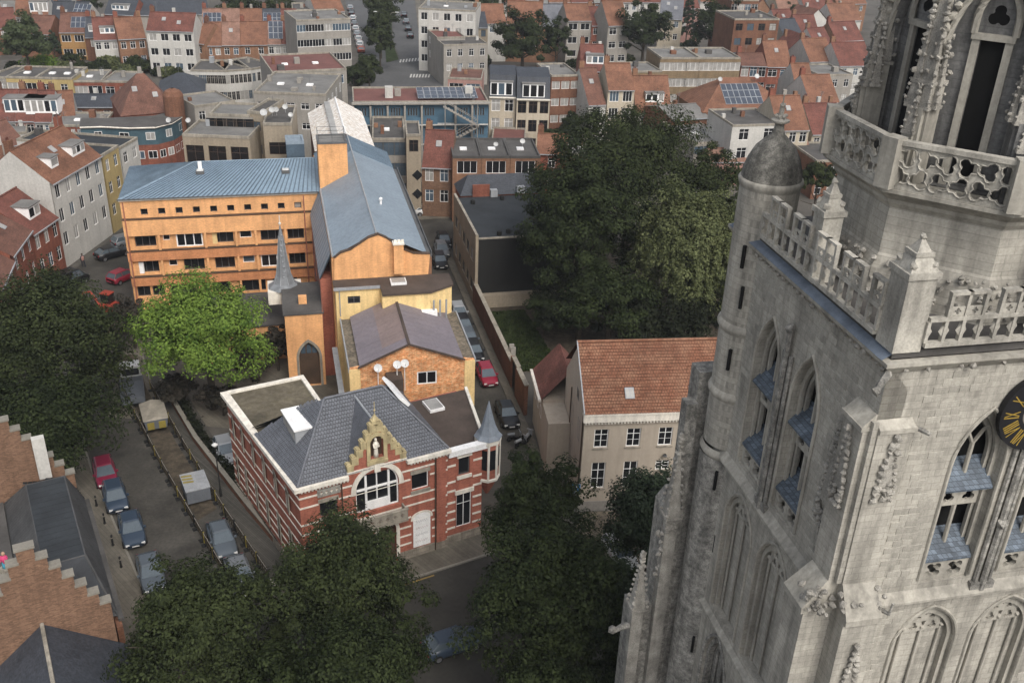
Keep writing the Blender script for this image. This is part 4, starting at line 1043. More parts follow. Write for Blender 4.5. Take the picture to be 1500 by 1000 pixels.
# black clad building with beige street front
bk = thing('black_building', 'flat roofed building with black clad end wall and beige street front', 'building', (*lbp(18.95, -3.4), 0), LA)
m = MB(); m.box(.35, 12, .02, 14.5, 0, 8.3); m.build('end_wall', 'black_cladding', bk)
hh = [(1.0 + i * 2.6, 2.9 + i * 2.6, z, z + 1.6) for i in range(5) for z in (1.2, 5.0)]
m = MB(); m.X = Matrix.Rotation(-math.pi / 2, 4, 'Z') @ Matrix.Translation((-14.6, 0, 0)); m.wall(14.6, 0, 8.9, hh, 0, .2); m.X = None; m.box(.0, .34, -.05, -.001, 0, 8.9); m.build('street_front', 'beige_render', bk)
for a, b2, c, d in hh: window(bk, 0, 0, b2 - a, d - c, 0, 'frame_grey', None, 'triple', rz=-math.pi / 2, loc=(.12, 14.6 - a, c))
m = MB(); m.box(.3, 12.1, -.02, 14.5, 8.31, 8.42); m.build('flat_roof', 'bitumen_dark', bk)
m = MB(); m.box(.0, .3, -.05, 14.6, 8.9, 9.0); m.box(.31, 12.1, -.12, .06, 8.43, 8.62); m.build('roof_edge', 'grey_stone', bk)
m = MB()
for x, y in ((3, 1.0), (4.2, 1.5), (5.2, 1.1), (8, 2), (2.0, 12), (6, 13)): m.lathe(x, y, [(.3, 8.42), (.3, 8.9), (.001, 9.0)], 6)
m.pieces('roof_vent', 'black_cladding', bk)
m = MB(); m.box(.34, 12, -.9, -.06, 0, 1.6); m.build('base_wall', 'beige_render', bk)
sl = thing('slate_outbuilding', 'low outbuilding with dark slate gable roof behind the flat black roof', 'building', (*lbp(20.0, 11.3), 0), LA)
m = MB(); m.box(0, 11, 0, 4.5, 0, 8.6); m.box(1.4, 3.6, -.25, -.001, 8.3, 10.0); m.build('wall', 'dull_red_brick', sl)
m = MB(); m.poly([(-.2, -.2, 8.6), (11.2, -.2, 8.6), (10.4, 2.2, 10.6), (1.2, 2.2, 10.6)]); m.poly([(11.2, 4.7, 8.6), (-.2, 4.7, 8.6), (1.2, 2.2, 10.6), (10.4, 2.2, 10.6)]); m.poly([(-.2, 4.7, 8.6), (-.2, -.2, 8.6), (1.2, 2.2, 10.6)]); m.poly([(11.2, -.2, 8.6), (11.2, 4.7, 8.6), (10.4, 2.2, 10.6)]); m.build('roof', 'slate_dark', sl)
m = MB(); m.box(3.7, 4.6, -.6, .2, 8.4, 9.3); m.box(7.2, 8.2, -.5, .2, 8.7, 9.6); m.pieces('roof_box', 'zinc', sl)


# ------------------------------------------------------------------ gothic church tower (its own axes: x along the right face, y along the left face)
TA = math.radians(13.2); TO = (12.18, 28.35); TW = 12.1; TC = 6.05
tw = thing('church_tower', 'tall weathered gothic limestone church tower with tracery galleries and clock', 'tower', (*TO, 0), TA)
XR = Matrix.Identity(4)
XL = Matrix.Rotation(-math.pi / 2, 4, 'Z') @ Matrix.Translation((-TW, 0, 0))        # left face: plate x = TW - y
mat('dome_stone', (0.24, 0.228, 0.2), 0.95, 0.4, 1.2, 0.4, 0.9, grime=0.4, fine=0.35, col2=(0.135, 0.13, 0.115))
_bm = mat('tower_block', (0.41, 0.387, 0.333), 0.9, 0.16, 1.2, 0.35, 0.4, grime=0.2, fine=0.16)
_nt = _bm.node_tree; _oi = _nt.nodes.new('ShaderNodeObjectInfo'); _mr = _nt.nodes.new('ShaderNodeMapRange'); _mr.inputs[3].default_value = .82; _mr.inputs[4].default_value = 1.1
_nt.links.new(_oi.outputs['Random'], _mr.inputs[0]); _b = _nt.nodes['Principled BSDF']; _src = _b.inputs['Base Color'].links[0].from_socket
_mx = _nt.nodes.new('ShaderNodeMix'); _mx.data_type = 'RGBA'; _mx.blend_type = 'MULTIPLY'; _mx.inputs[0].default_value = 1
_cx = _nt.nodes.new('ShaderNodeCombineXYZ')
for _i in range(3): _nt.links.new(_mr.outputs[0], _cx.inputs[_i])
_nt.links.new(_src, _mx.inputs[6]); _nt.links.new(_cx.outputs[0], _mx.inputs[7]); _nt.links.new(_mx.outputs[2], _b.inputs['Base Color'])

BEL = (4.4, 7.7); BLI = (4.35, 7.75)


def openings():
    return [lancet(c, 1.0, 26.45, 31.7, 33.85, 9) for c in BEL] + [lancet(c, 1.3, 17.9, 23.3, 25.05, 9) for c in BLI] + [lancet(c, 1.25, 9.0, 14.6, 16.9, 9) for c in BLI]


m = MB(); m.box(.95, TW - .0, .95, TW, 0, 36.0); m.box(-.02, TW, -.02, TW, 0, 8.0); m.build('core', 'dark_void', tw)
for X, nm in ((XR, 'front_face'), (XL, 'side_face')):
    m = MB(); m.X = X; m.plate(rect(0.001, TW, 8, 36.02), openings(), 0, .9, back=False); m.build(nm, 'tower_ashlar', tw)
m = MB(); m.box(.9, TW, TW - .02, TW + .02, 8, 36.02); m.box(TW - .02, TW + .02, .9, TW - .03, 8, 36.02); m.build('rear_face', 'tower_ashlar', tw)


def vbar(mb, x, y, z0, z1, r=.07, n=6): mb.tube([(x, y, z0), (x, y, z1)], r, n)


def arch_path(o): return [(p[0], p[1]) for p in o[1:]] + [o[0]]


for X in (XR, XL):
    for c in BEL:                                      # belfry lights with slate-hung louvre sheds
        m = MB(); m.X = X
        m.plate(lancet(c, 1.0, 26.46, 31.7, 33.84, 9), [lancet(c, .84, 26.5, 31.7, 33.5, 9)], .3, .44)
        m.plate(lancet(c, .86, 26.46, 31.7, 33.54, 9), [lancet(c, .72, 26.52, 31.7, 33.25, 9)], .5, .66)
        ring = arch_path(lancet(c, 1.07, 26.6, 31.7, 33.97, 9)); m.tube([(p[0], -.03, p[1]) for p in ring], .07, 6)
        vbar(m, c, .5, 27.3, 32.3, .09)
        for s_ in (-1, 1):
            m.tube([(c, .5, 32.2), (c + s_ * .3, .5, 32.75), (c + s_ * .5, .5, 32.9)], .07, 5)
            m.plate(lancet(c + s_ * .42, .4, 29.6, 30.0, 30.45, 5), [foil(c + s_ * .42, 29.98, .26, 3)], .42, .52)
        m.box(c - .95, c + .95, .4, .6, 30.4, 30.56)
        m.plate(rect(c - .98, c + .98, 26.47, 27.36), [foil(c - .45, 26.9, .36, 4, math.pi / 4), foil(c + .45, 26.9, .36, 4, math.pi / 4)], .1, .3)
        m.build('belfry_tracery', 'tower_stone', tw)
        for zt, zb in ((31.45, 30.56), (28.35, 27.42)):
            k = MB(); k.X = X
            k.mesh([(c - .94, .85, zt), (c + .94, .85, zt), (c + .97, .02, zb), (c - .97, .02, zb), (c - .94, .85, zt - .08), (c + .94, .85, zt - .08), (c + .97, .02, zb - .08), (c - .97, .02, zb - .08)],
                   [(0, 3, 2, 1), (3, 7, 6, 2), (4, 5, 6, 7), (0, 4, 7, 3), (1, 2, 6, 5)])
            k.build('louvre_shed', 'slate_tower', tw)
        k = MB(); k.X = X; k.tube([(c, -.12, 32.4), (c, -.12, 33.0)], .04, 5); k.X = None
    m = MB(); m.X = X                                  # pier between the belfry lights
    for dx in (-.28, .28): vbar(m, TC + dx, -.08, 26.2, 33.2, .1)
    vbar(m, TC, -.16, 25.9, 34.2, .13); m.box(TC - .5, TC + .5, -.2, -.002, 25.92, 26.25); m.lump((TC, -.2, 29.0), .22); m.lump((TC, -.2, 34.3), .2)
    m.build('belfry_pier', 'tower_weathered', tw)
    for c in BLI:                                      # blind tracery panels below
        m = MB(); m.X = X
        m.plate(lancet(c, 1.32, 17.85, 23.3, 25.08, 9), [], .38, .42, back=False)
        m.build('blind_panel', 'tower_ashlar', tw)
        m = MB(); m.X = X
        m.plate(lancet(c, 1.29, 17.92, 23.3, 25.03, 9), [lancet(c, 1.12, 17.95, 23.3, 24.7, 9)], .14, .36)
        ring = arch_path(lancet(c, 1.38, 18.0, 23.3, 25.2, 9)); m.tube([(p[0], -.02, p[1]) for p in ring], .07, 6)
        for dx in (-.82, 0, .82):
            vbar(m, c + dx, .3, 18.0, 23.9, .055); m.lump((c + dx, .28, 23.9), .11)
        for dx in (-1.12, -.41, .41, 1.12):
            if abs(dx) < 1: m.plate(lancet(c + dx, .36, 23.7, 23.95, 24.35, 5), [foil(c + dx, 23.95, .2, 3)], .26, .34)
        m.plate(lancet(c, .9, 24.2, 24.25, 24.85, 6), [foil(c - .3, 24.42, .13, 3), foil(c + .3, 24.42, .13, 3), foil(c, 24.6, .1, 4)], .24, .32)
        m.mesh([(c - 1.4, -.12, 17.5), (c + 1.4, -.12, 17.5), (c + 1.4, .37, 17.95), (c - 1.4, .37, 17.95), (c - 1.4, -.12, 17.3), (c + 1.4, -.12, 17.3)], [(0, 1, 2, 3), (4, 5, 1, 0)])
        m.build('blind_tracery', 'tower_stone', tw)
        m = MB(); m.X = X; m.plate(lancet(c, 1.3, 8.9, 14.6, 17.0, 9), [], .5, .54, back=False)
        for dx in (-.6, 0, .6): vbar(m, c + dx, .42, 9, 15.4, .06)
        ring = arch_path(lancet(c, 1.33, 9.0, 14.6, 17.05, 9)); m.tube([(p[0], -.02, p[1]) for p in ring], .09, 6)
        m.plate(lancet(c, 1.24, 9.02, 14.6, 16.88, 9), [lancet(c, 1.05, 9.05, 14.6, 16.5, 9)], .15, .45); m.build('lower_window', 'tower_weathered', tw)
    m = MB(); m.X = X                                  # string courses and cornice
    def course(z, h, p, x0=1.35):
        m.mesh([(x0, -p, z), (TW, -p, z), (TW, -.002, z + h), (x0, -.002, z + h), (x0, -p, z - .1), (TW, -p, z - .1), (TW, -.002, z - .22), (x0, -.002, z - .22)], [(0, 1, 2, 3), (4, 5, 1, 0), (7, 6, 5, 4), (0, 3, 7, 4)])
    course(25.8, .35, .28); course(17.4, .2, .2)
    m.X = None; m.pieces('string_course', 'tower_stone', tw)
    m = MB(); m.X = X; m.box(-.3, TW, -.3, .0, 36.03, 36.16); m.frus((-.02, TW, -.04, .0), 35.7, (-.3, TW, -.3, .0), 36.02); m.build('cornice', 'tower_stone', tw)
    m = MB(); m.X = X
    for k in range(30):
        if random.random() < .75: m.lump((.5 + k * .4, -.2, 35.85), random.uniform(.06, .13))
    m.build('corbel_foliage', 'carved_stone', tw)
m = MB(); m.X = XL; m.mesh([(-.1, -.34, 36.17), (TW, -.34, 36.17), (TW, .1, 36.42), (-.1, .1, 36.42)], [(0, 1, 2, 3)]); m.X = None; m.pieces('gutter', 'lead', tw)
# laid ashlar blocks, slightly proud of each other
blk = {}
for w in (.58, .38, .76):
    k = MB(); k.use('tower_block'); e = .012
    k.mesh([(0, 0, 0), (w, 0, 0), (w, 0, .27), (0, 0, .27), (e, -.02, e), (w - e, -.02, e), (w - e, -.02, .27 - e), (e, -.02, .27 - e)], [(4, 5, 6, 7), (0, 1, 5, 4), (1, 2, 6, 5), (2, 3, 7, 6), (3, 0, 4, 7)])
    blk[w] = k.data('stone_block')


def in_poly(P, x, y):
    c = False; j = len(P) - 1
    for i in range(len(P)):
        if (P[i][1] > y) != (P[j][1] > y) and x < (P[j][0] - P[i][0]) * (y - P[i][1]) / (P[j][1] - P[i][1]) + P[i][0]: c = not c
        j = i
    return c


cand = []
op = [lancet(c, 1.3, 26.1, 31.7, 34.3, 9) for c in BEL] + [lancet(c, 1.55, 17.2, 23.3, 25.4, 9) for c in BLI]
for fi, x_lo in ((0, 1.55), (1, 2.3)):
    row = 0; z = 17.6
    while z < 35.5:
        x = x_lo + (.3 if row % 2 else 0)
        xmax = 9.6 if fi == 0 else TW - 1.5
        while x < xmax:
            w = random.choice((.58, .58, .38, .76))
            ok = not any(in_poly(P, xx, zz) for P in op for xx in (x, x + w / 2, x + w) for zz in (z, z + .27)) and not (25.3 < z < 26.3) and abs(x + w / 2 - TC) > .7
            if fi == 0 and math.hypot(x + w / 2 - TC, z + .14 - 33.75) < 2.0: ok = False
            if ok and random.random() < .62: cand.append((fi, x, z, w))
            x += w + .012
        z += .29; row += 1
cand.sort(key=lambda c: (c[0] == 1) * 4 + (36 - c[2]))
rest = MB(); rest.use('tower_block')
for i, (fi, x, z, w) in enumerate(cand):
    d = random.uniform(.002, .016)
    if i < 300:
        o = link('stone_block', blk[w], tw)
        o.location = (x, .012 - d, z) if fi == 0 else (.012 - d, TW - x, z)
        if fi: o.rotation_euler = (0, 0, -math.pi / 2)
    else:
        rest.X = XR if fi == 0 else XL
        e = .012; y = .012 - d
        rest.mesh([(x, y, z), (x + w, y, z), (x + w, y, z + .27), (x, y, z + .27), (x + e, y - .02, z + e), (x + w - e, y - .02, z + e), (x + w - e, y - .02, z + .27 - e), (x + e, y - .02, z + .27 - e)], [(4, 5, 6, 7), (0, 1, 5, 4), (1, 2, 6, 5), (2, 3, 7, 6), (3, 0, 4, 7)])
rest.X = None
o = rest.build('stonework', 'tower_block', tw); o['kind'] = 'stuff'


def crocket_spire(mb, x, y, z0, z1, r, n=7, turn=0.0):
    """square pinnacle: shaft foot, tapering spire with leafy crockets up its edges and a finial"""
    mb.frus((x - r, x + r, y - r, y + r), z0, (x - .02, x + .02, y - .02, y + .02), z1)
    mb.box(x - r * 1.25, x + r * 1.25, y - r * 1.25, y + r * 1.25, z0 - .12, z0 - .002)
    for k in range(n):
        t = (k + .4) / n; rr = r * (1 - t) + .03; z = z0 + (z1 - z0) * t; s_ = (.08 * r / .35 + .022) * random.uniform(.7, 1.3)
        for sx, sy in ((1, 1), (1, -1), (-1, 1), (-1, -1)): mb.lump((x + sx * rr * 1.1, y + sy * rr * 1.1, z + random.uniform(-.04, .04)), s_)
    for dz, q in ((0, .14), (.16, .2), (.32, .12)): mb.lump((x, y, z1 + dz), q * r / .35 + .02)


def ornament(mb, c, z0, z1, w, y=0.0):
    """carved blind pinnacle on a buttress face"""
    mb.frus((c - w * .5, c + w * .5, y - .09, y), z0 + (z1 - z0) * .22, (c - .03, c + .03, y - .06, y), z1)
    n = int((z1 - z0) / .26)
    for k in range(n):
        t = k / n; hw = w * .55 * (1 - max(0, t - .22) / .78)
        for s_ in (-1, 1): mb.lump((c + s_ * (hw + .03), y - .08, z0 + (z1 - z0) * t), random.uniform(.08, .15))
    for k in range(14): mb.lump((c + random.uniform(-w * .6, w * .6), y - .06, z0 + random.uniform(-.1, .7)), random.uniform(.08, .16))
    mb.lump((c, y - .1, z1 + .05), .16)


# corner buttresses: one each way from the near corner, stepping in at the string course
bt_ = MB()
bt_.frus((-1.25, .0, .0, 1.35), 8, (-1.15, .0, .0, 1.35), 25.7)
bt_.frus((0.002, 1.4, -.95, -.002), 8, (0.002, 1.4, -.85, -.002), 25.7)
bt_.pieces('corner_buttress', 'tower_ashlar', tw)
m = MB(); m.box(-1.28, .0, -.05, 1.42, 25.702, 25.95); m.box(.003, 1.45, -.98, -.003, 25.702, 25.95)
m.frus((-1.28, .0, -.04, 1.42), 25.951, (-.45, .0, .0, 1.2), 27.1); m.frus((.003, 1.45, -.98, -.003), 25.951, (.003, 1.3, -.3, -.003), 27.1); m.pieces('buttress_weathering', 'tower_stone', tw)
m = MB(); m.box(-.42, .0, .0, 1.2, 27.1, 33.5); m.box(.003, 1.3, -.26, -.003, 27.1, 33.5); m.box(-.2, -.002, -.2, -.004, 27.1, 33.9); m.pieces('upper_buttress', 'tower_ashlar', tw)
m = MB(); m.box(-.52, .0, -.06, 1.3, 33.502, 33.66); m.box(.003, 1.4, -.34, -.003, 33.502, 33.66)
m.frus((-.48, .0, -.02, 1.26), 33.662, (-.05, .0, .0, 1.2), 34.1); m.frus((.003, 1.36, -.3, -.003), 33.662, (.003, 1.3, -.03, -.003), 33.9); m.pieces('buttress_cap', 'tower_stone', tw)
m = MB(); ornament(m, .68, 30.8, 33.3, .55, -.26); ornament(m, .72, 20.5, 24.6, .7, -.9); m.X = XL; ornament(m, TW - .62, 30.2, 33.2, .55, -.42); ornament(m, TW - 1.9, 18.4, 24.2, .8, -.12)
ornament(m, TW - 1.75, 28.4, 32.6, .55, -.06); m.X = None; m.build('buttress_ornament', 'carved_stone', tw)['kind'] = 'stuff'
m = MB(); m.tube([(-.1, -.15, 35.75), (-.75, -.75, 35.7), (-.95, -.95, 35.62)], [.14, .11, .1], 6); m.lump((-.98, -.98, 35.66), .15); m.tube([(1.5, -.2, 33.55), (1.75, -.55, 33.5)], [.1, .08], 6); m.tube([(1.45, -.2, 25.9), (1.7, -.95, 26.05), (1.72, -1.0, 26.6)], [.1, .08, .05], 6); m.pieces('gargoyle', 'tower_weathered', tw)
m = MB()
for k in range(70): m.lump((random.uniform(-1.3, 1.4), random.uniform(-.5, .3) if random.random() < .5 else random.uniform(-.9, .5), random.uniform(25.9, 26.9)), random.uniform(.07, .15))
m.build('carved_foliage', 'carved_stone', tw)
# lower gallery parapet with battlemented tracery
for X, s0, s1, side_ in ((XR, .95, TW, 0), (XL, 2.4, TW - .95, 1)):
    m = MB(); m.X = X
    cell = .6; n = int((s1 - s0) / cell); cell = (s1 - s0) / n
    m.box(s0, s1, -.22, .0, 36.62, 36.78); m.box(s0, s1, -.2, -.02, 37.52, 37.66)
    for i in range(n + 1):
        x = s0 + i * cell
        m.box(x - .06, x + .06, -.19, -.03, 36.782, 37.518)
        if i < n:
            for s_ in (-1, 1):
                xc = x + cell / 2 + s_ * (cell / 2 - .06)
                m.mesh([(xc, -.16, 37.35), (xc, -.06, 37.35), (xc - s_ * .14, -.11, 37.15), (xc, -.16, 36.95), (xc, -.06, 36.95)], [(0, 2, 3), (1, 4, 2), (0, 1, 2), (3, 2, 4)])
        mer = (i // 2) % 2 == (0 if side_ == 0 else 1) or side_ == 1 and i % 3 != 2
        if i < n and i % 3 != 0:
            z1 = 38.42
            if i % 3 == 1: m.box(x - .06, x + .06, -.19, -.03, 37.662, z1)
            m.box(x + cell - .06, x + cell + .06, -.188, -.032, 37.662, z1 - .002) if i % 3 == 2 else m.box(x + cell - .05, x + cell + .05, -.18, -.04, 37.662, z1)
            m.box(x - .07, x + cell + .07, -.21, -.01, z1, z1 + .1)
            m.plate(rect(x + .06, x + cell - .06, 37.67, 37.98), [foil(x + cell / 2, 37.83, .12, 4)], -.14, -.08)
    m.build('parapet', 'balustrade_stone', tw)
for px_, py_, w in ((.42, .42, .5), (.35, 5.8, .38), (5.9, .3, .4), (11.6, .42, .5)):
    m = MB(); x0, x1, y0, y1 = px_ - w, px_ + w, py_ - w, py_ + w
    m.box(x0, x1, y0, y1, 36.43, 39.0); m.box(x0 - .08, x1 + .08, y0 - .08, y1 + .08, 39.002, 39.2)
    m.frus((x0, x1, y0, y1), 39.202, (x0 + w * .45, x1 - w * .45, y0 + w * .45, y1 - w * .45), 39.65); m.box(x0 + w * .35, x1 - w * .35, y0 + w * .35, y1 - w * .35, 39.652, 39.78)
    m.frus((x0 + w * .5, x1 - w * .5, y0 + w * .5, y1 - w * .5), 39.782, (px_ - .05, px_ + .05, py_ - .05, py_ + .05), 40.15)
    for sx in (-1, 1):
        for sy in (-1, 1): m.lump((px_ + sx * w * .75, py_ + sy * w * .75, 39.4), .13)
    m.lump((px_, py_, 40.2), .13); m.build('parapet_post', 'balustrade_stone', tw)
m = MB(); m.box(.0, TW, .0, TW, 36.2, 36.44); m.build('gallery_floor', 'bitumen', tw)
# stair turret at the far left corner
ux, uy = .62, 11.0
m = MB(); m.lathe(ux, uy, [(1.36, 0), (1.32, 17), (1.3, 25.5)], 24); m.build('turret_foot', 'tower_weathered', tw, True)
m = MB(); m.lathe(ux, uy, [(1.22, 26.1), (1.22, 32), (1.22, 38.4)], 24); m.build('turret_shaft', 'tower_ashlar', tw, True)
m = MB()
for z in (25.7, 28.8, 32.1): m.lathe(ux, uy, [(1.21, z - .3), (1.32, z - .1), (1.35, z), (1.32, z + .1), (1.21, z + .25)], 24)
m.lathe(ux, uy, [(1.21, 38.25), (1.29, 38.42), (1.32, 38.55), (1.29, 38.64), (1.15, 38.68)], 24); m.pieces('turret_band', 'tower_stone', tw, True)
m = MB(); m.lathe(ux, uy, [(1.22, 38.66), (1.18, 39.0), (1.04, 39.45), (.81, 39.9), (.5, 40.22), (.28, 40.42), (.2, 40.65), (.18, 40.85)], 24); m.build('turret_dome', 'dome_stone', tw, True)
m = MB(); m.lathe(ux, uy, [(.2, 40.84), (.36, 40.92), (.38, 41.0), (.2, 41.06), (.1, 41.2), (.1, 41.5)], 10)
for k in range(6): m.lump((ux + .2 * math.cos(k), uy + .2 * math.sin(k), 41.15), .09)
m.lump((ux, uy, 41.55), .13); m.tube([(ux, uy, 41.5), (ux, uy, 42.0)], .03, 4); m.build('turret_finial', 'carved_stone', tw)
m = MB()
for a, z in ((-2.55, 35.0), (-2.4, 33.2), (-2.5, 30.2), (-2.3, 24.0), (-2.0, 20.5), (-2.2, 14)):
    m.X = Matrix.Translation((ux, uy, z)) @ Matrix.Rotation(a, 4, 'Z'); m.box(1.14, 1.34 if z > 26 else 1.44, -.06, .06, 0, 1.0)
m.X = None; m.pieces('slit_window', 'dark_void', tw)
# buttress and pinnacles beyond the turret
m = MB(); m.box(-1.75, -.7, 12.0, 13.2, 0, 21.5); m.frus((-1.75, -.7, 12.0, 13.2), 21.5, (-1.4, -.8, 12.3, 13.0), 22.3); m.box(-1.3, -.72, 11.9, 12.6, 21.5, 27.5); m.box(-.75, .3, 12.2, 13.2, 0, 29.0); m.box(-2.9, -1.76, 12.0, 13.0, 0, 15.5); m.pieces('far_buttress', 'tower_weathered', tw)
m = MB(); m.box(-1.72, -1.1, 11.6, 11.98, 10, 21.2); crocket_spire(m, -1.42, 11.8, 21.4, 25.6, .34, 10); m.build('pinnacle', 'carved_stone', tw)
m = MB(); m.box(-2.95, -2.35, 11.55, 11.98, 10, 15.6); crocket_spire(m, -2.65, 11.75, 15.8, 18.9, .34, 9); m.build('pinnacle', 'carved_stone', tw)
m = MB(); m.tube([(-2.4, 11.9, 14.4), (-3.4, 11.7, 14.5), (-3.9, 11.6, 14.35)], [.2, .17, .12], 6); m.lump((-3.9, 11.6, 14.5), .22); m.build('gargoyle', 'tower_weathered', tw)
m = MB()
for k in range(26): m.lump((-1.75 + random.uniform(-.12, .1), 11.8 + random.uniform(-.2, .2), random.uniform(17, 21)), random.uniform(.1, .2)) if k % 3 == 0 else m.lump((-1.42 + random.uniform(-.3, .3), 11.58, random.uniform(20.4, 21.4)), .12)
m.build('carved_foliage', 'carved_stone', tw)
# octagon above: drum, traceried gallery, lantern
def octx(theta, a): return Matrix.Translation((TC, TC, 0)) @ Matrix.Rotation(theta + math.pi / 2, 4, 'Z') @ Matrix.Translation((0, -a, 0))
rr = lambda a: a / math.cos(math.pi / 8)
m = MB(); m.lathe(TC, TC, [(rr(4.75), 36.44), (rr(4.7), 37.6), (rr(4.45), 38.1), (rr(4.4), 39.9)], 8, math.pi / 8); m.build('drum', 'tower_ashlar', tw)
m = MB(); m.lathe(TC, TC, [(rr(4.4), 39.75), (rr(4.55), 39.95), (rr(4.6), 40.1), (rr(4.85), 40.3), (rr(5.0), 40.42), (rr(5.0), 40.55), (rr(3.2), 40.56)], 8, math.pi / 8); m.build('drum_cornice', 'tower_stone', tw)
m = MB()
for th in (math.pi, 1.25 * math.pi, 1.5 * math.pi):
    X = octx(th, 4.75); m.X = X
    for k in range(60):
        m.lump((random.uniform(-1.9, 1.9), random.uniform(-.03, .06), random.uniform(36.6, 38.0)), random.uniform(.06, .14))
m.build('eroded_foliage', 'carved_stone', tw)
GA = 4.92; GH = GA * math.tan(math.pi / 8)
for k in range(8):
    th = k * math.pi / 4
    m = MB(); m.X = octx(th, GA)
    hs = []
    nn = 6
    for i in range(nn):
        xc = -GH + .45 + (2 * GH - .9) * i / (nn - 1); hs.append(foil(xc - .07, 41.0, .32, 3, math.pi / 2 + .4 * (-1) ** i))
        hs.append(foil(xc + .07, 41.68, .32, 3, -math.pi / 2 + .4 * (-1) ** i))
    if 3 <= k <= 6:
        m.plate(rect(-GH, GH, 40.56, 42.06), hs, 0, .14)
        for i, h in enumerate(hs):                     # raised flowing ribs round each light
            m.tube([(p[0] + (p[0] - sum(q[0] for q in h) / len(h)) * .12, -.02, p[1] + (p[1] - sum(q[1] for q in h) / len(h)) * .12) for p in h[::2]] + [(h[0][0], -.02, h[0][1])], .03, 4)
    else: m.box(-GH, GH, 0, .14, 40.56, 42.06)
    m.box(-GH - .03, GH + .03, -.08, .22, 42.062, 42.22); m.build('gallery_balustrade', 'balustrade_stone', tw)
    a = th + math.pi / 8; x, y = TC + rr(GA) * math.cos(a), TC + rr(GA) * math.sin(a)
    m = MB(); m.X = Matrix.Translation((x, y, 0)) @ Matrix.Rotation(a, 4, 'Z'); m.box(-.3, .22, -.3, .3, 40.57, 42.3); m.build('gallery_post', 'tower_stone', tw)
LAN = 3.75; LH = LAN * math.tan(math.pi / 8)
for k in range(8):
    th = k * math.pi / 4
    m = MB(); m.X = octx(th, LAN)
    rec = lancet(0, 1.25, 40.6, 44.9, 47.6, 9)
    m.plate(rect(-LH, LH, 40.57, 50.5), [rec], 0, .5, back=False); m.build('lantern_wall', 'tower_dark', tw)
    m = MB(); m.X = octx(th, LAN)
    slot = rect(-.36, .36, 40.7, 45.38)
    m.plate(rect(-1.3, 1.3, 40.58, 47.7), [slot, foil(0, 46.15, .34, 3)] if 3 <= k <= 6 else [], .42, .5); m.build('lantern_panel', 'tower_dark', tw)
    m = MB(); m.X = octx(th, LAN)
    for x in (-.5, .5): m.box(x - .12, x + .12, .28, .415, 40.6, 45.6)
    m.box(-.66, .66, .22, .414, 45.42, 45.62); ring = arch_path(lancet(0, .62, 45.6, 46.0, 47.2, 8)); m.tube([(p[0], .3, p[1]) for p in ring], .12, 6)
    ring = arch_path(lancet(0, 1.33, 40.7, 44.9, 47.8, 9)); m.tube([(p[0], -.02, p[1]) for p in ring], .11, 6)
    for t in range(len(ring) - 2):
        if t > 2: m.lump((ring[t][0] * 1.12, -.1, ring[t][1] + .1), .16)
    m.build('lantern_frame', 'tower_stone', tw)
    a = th + math.pi / 8; x, y = TC + rr(LAN) * math.cos(a), TC + rr(LAN) * math.sin(a)
    m = MB(); m.X = Matrix.Translation((x, y, 0)) @ Matrix.Rotation(a, 4, 'Z')
    m.box(-.3, .34, -.4, .4, 40.57, 44.0); m.box(.1, .5, -.3, .3, 40.58, 43.2); m.box(.34, .62, -.18, .18, 40.58, 42.4)
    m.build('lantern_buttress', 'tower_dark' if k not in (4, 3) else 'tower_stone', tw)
    m = MB(); m.X = Matrix.Translation((x, y, 0)) @ Matrix.Rotation(a, 4, 'Z')
    crocket_spire(m, .46, 0, 42.42, 43.5, .18, 5); crocket_spire(m, .28, -.24, 43.25, 46.0, .17, 6); crocket_spire(m, .28, .24, 43.25, 46.0, .17, 6); crocket_spire(m, .02, 0, 44.05, 48.6, .34, 8)
    crocket_spire(m, .1, -.42, 43.3, 45.0, .15, 6); crocket_spire(m, .1, .42, 43.3, 45.0, .15, 6)
    m.build('pinnacle', 'carved_stone', tw)
m = MB(); m.lathe(TC, TC, [(rr(3.3), 40.57), (rr(3.3), 50)], 8, math.pi / 8); m.build('lantern_core', 'dark_void', tw)
m = MB(); m.lathe(TC, TC, [(rr(3.9), 50.5), (rr(3.9), 50.8), (rr(3.2), 51.5), (.3, 60), (.05, 62)], 8, math.pi / 8); m.build('spire', 'slate_tower', tw)
